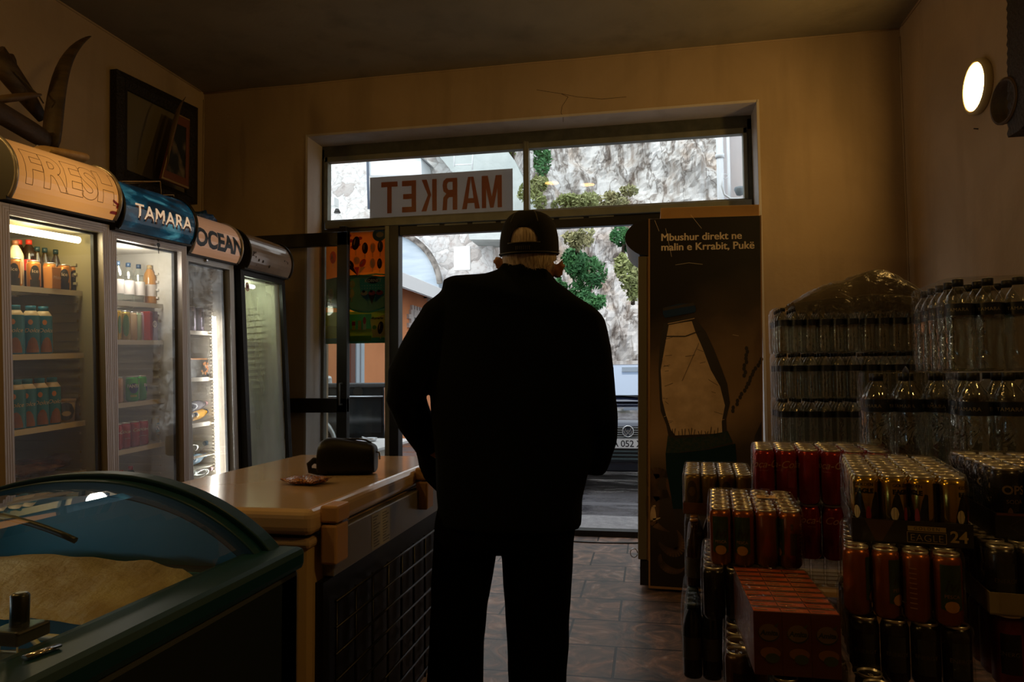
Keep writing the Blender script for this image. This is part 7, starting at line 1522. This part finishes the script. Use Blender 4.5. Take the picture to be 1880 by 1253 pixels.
b = MB(); b.tube([(.12, 2.9, 1.42), (.10, 3.1, 1.62)], .005, 5); b.build('roof_aerial', RUB, vw)
# pickup
PKP = mat('black_pickup_paint', (.012, .018, .022), .10, .2, coat=1.); ta = math.atan2(-.43, -.90)
pkk = empty('black_pickup_truck', (at(706, 700, y=8.3).x, 8.3, -.05), ta); tag(pkk, 'black pickup truck parked before the orange building, seen through the side window', 'truck')
L_ = 4.6    # local x runs forward from the tail, local y to the truck's left (towards the shop) is +
b = MB(); b.box((0, -.06, .42), (1.75, 0, 1.16)); b.box((0, -1.66, .42), (1.75, -1.60, 1.16)); b.box((0, -1.66, .45), (.06, 0, 1.12)); b.box((0, -1.66, .50), (1.75, 0, .60)); b.box((1.69, -1.66, .5), (1.75, 0, 1.2))
b.build('cargo_bed', PKP, pkk, bevel=.02)
b = MB(); b.box((-.02, -.09, 1.13), (1.8, .015, 1.19)); b.build('bed_rail', mat('rail_plastic', (.05, .055, .06), .3), pkk, bevel=.015)
b = MB(); b.tube([(0.02, .012, 1.02), (1.75, .012, 1.04)], .012, 6); b.build('side_trim', mat('trim_chrome', (.6, .63, .66), .2, .8), pkk)
b = MB(); b.lathe([(.05, -.004), (.06, .012)], 16, M=Matrix.Translation((.32, .004, 1.085)) @ Matrix.Rotation(R(-90), 4, 'X')); b.build('fuel_cap', BLK, pkk)
b = MB(); b.loft([[(1.78, y, .45), (4.5, y, .45), (4.6, y, .95), (3.5, y, 1.08), (2.85, y, 1.62), (1.95, y, 1.64), (1.8, y, 1.1)] for y in (-1.62, -.02)], sm=False); b.build('cab', PKP, pkk, bevel=.03)
b = MB(); b.loft([[(1.95, y, 1.12), (3.35, y, 1.12), (2.82, y, 1.55), (2.02, y, 1.57)] for y in (-1.60, -.008)], sm=False); b.build('side_window', mat('dark_pane', (.06, .08, .09)), pkk)
for x_ in (1.05, 3.75):
    for y_ in (-.14, -1.52): w_ = MB().lathe([(.2, -.11), (.36, -.12), (.385, -.08), (.385, .08), (.36, .12), (.2, .11)], 26, M=Matrix.Translation((x_, y_, .39)) @ Matrix.Rotation(R(90), 4, 'X')).build('wheel', RUB, pkk); MB().lathe([(.22, -.115), (.22, .115)], 18, M=Matrix.Translation((x_, y_, .39)) @ Matrix.Rotation(R(90), 4, 'X')).build('rim', HUB, w_)
    b = MB(); b.tube([(x_ + .47 * math.cos(t), .015, .40 + .47 * math.sin(t)) for t in [math.pi * i / 16 for i in range(17)]], .028, 8); b.build('wheel_arch', mat('arch_pale', (.55, .6, .63), .3, .5), pkk)
b = MB(); b.box((-.16, -1.6, .42), (-.02, -.05, .58)); b.build('rear_bumper', mat('bumper_steel', (.35, .37, .4), .3, .7), pkk, bevel=.03)
b = MB(); b.tube([(.05, .03, .36), (.75, .03, .33)], .04, 8); b.build('exhaust_pipe', mat('dull_pipe', (.40, .38, .36), .5, .4), pkk)
Mp = Matrix.Translation(pkk.location) @ Matrix.Rotation(ta, 4, 'Z')
o_ = blob('white_paper_bag', .13, .11, .10, mat('crumpled_white', (.75, .78, .8), .6, bump=(12, 1.)), 21, .8, 3); o_.matrix_world = Mp @ Matrix.Translation((.75, -.22, 1.10)); tag(o_, 'crumpled white bag lying in the back of the black pickup', 'bag')
o_ = MB().box((-.35, -.15, 0), (.35, .15, .36)).build('blue_crate', mat('crate_blue', (.10, .22, .50), .5), bevel=.02); o_.matrix_world = Mp @ Matrix.Translation((1.28, -.28, .62 + .24)); tag(o_, 'blue crate behind the bed rail of the pickup', 'crate')
o_ = MB().box((-.30, -.25, 0), (.35, .20, .24)).build('dark_crate', mat('crate_dark', (.03, .03, .04), .6)); o_.matrix_world = Mp @ Matrix.Translation((1.25, -.28, .60)); tag(o_, 'dark crate under the blue crate in the pickup bed', 'crate')
o_ = MB().box((-.25, -.2, 0), (.25, .15, .50)).build('cargo_box', mat('crate_dark', (.03, .03, .04), .6)); o_.matrix_world = Mp @ Matrix.Translation((.58, -.30, .60)); tag(o_, 'dark cargo box carrying the crumpled white bag', 'box')
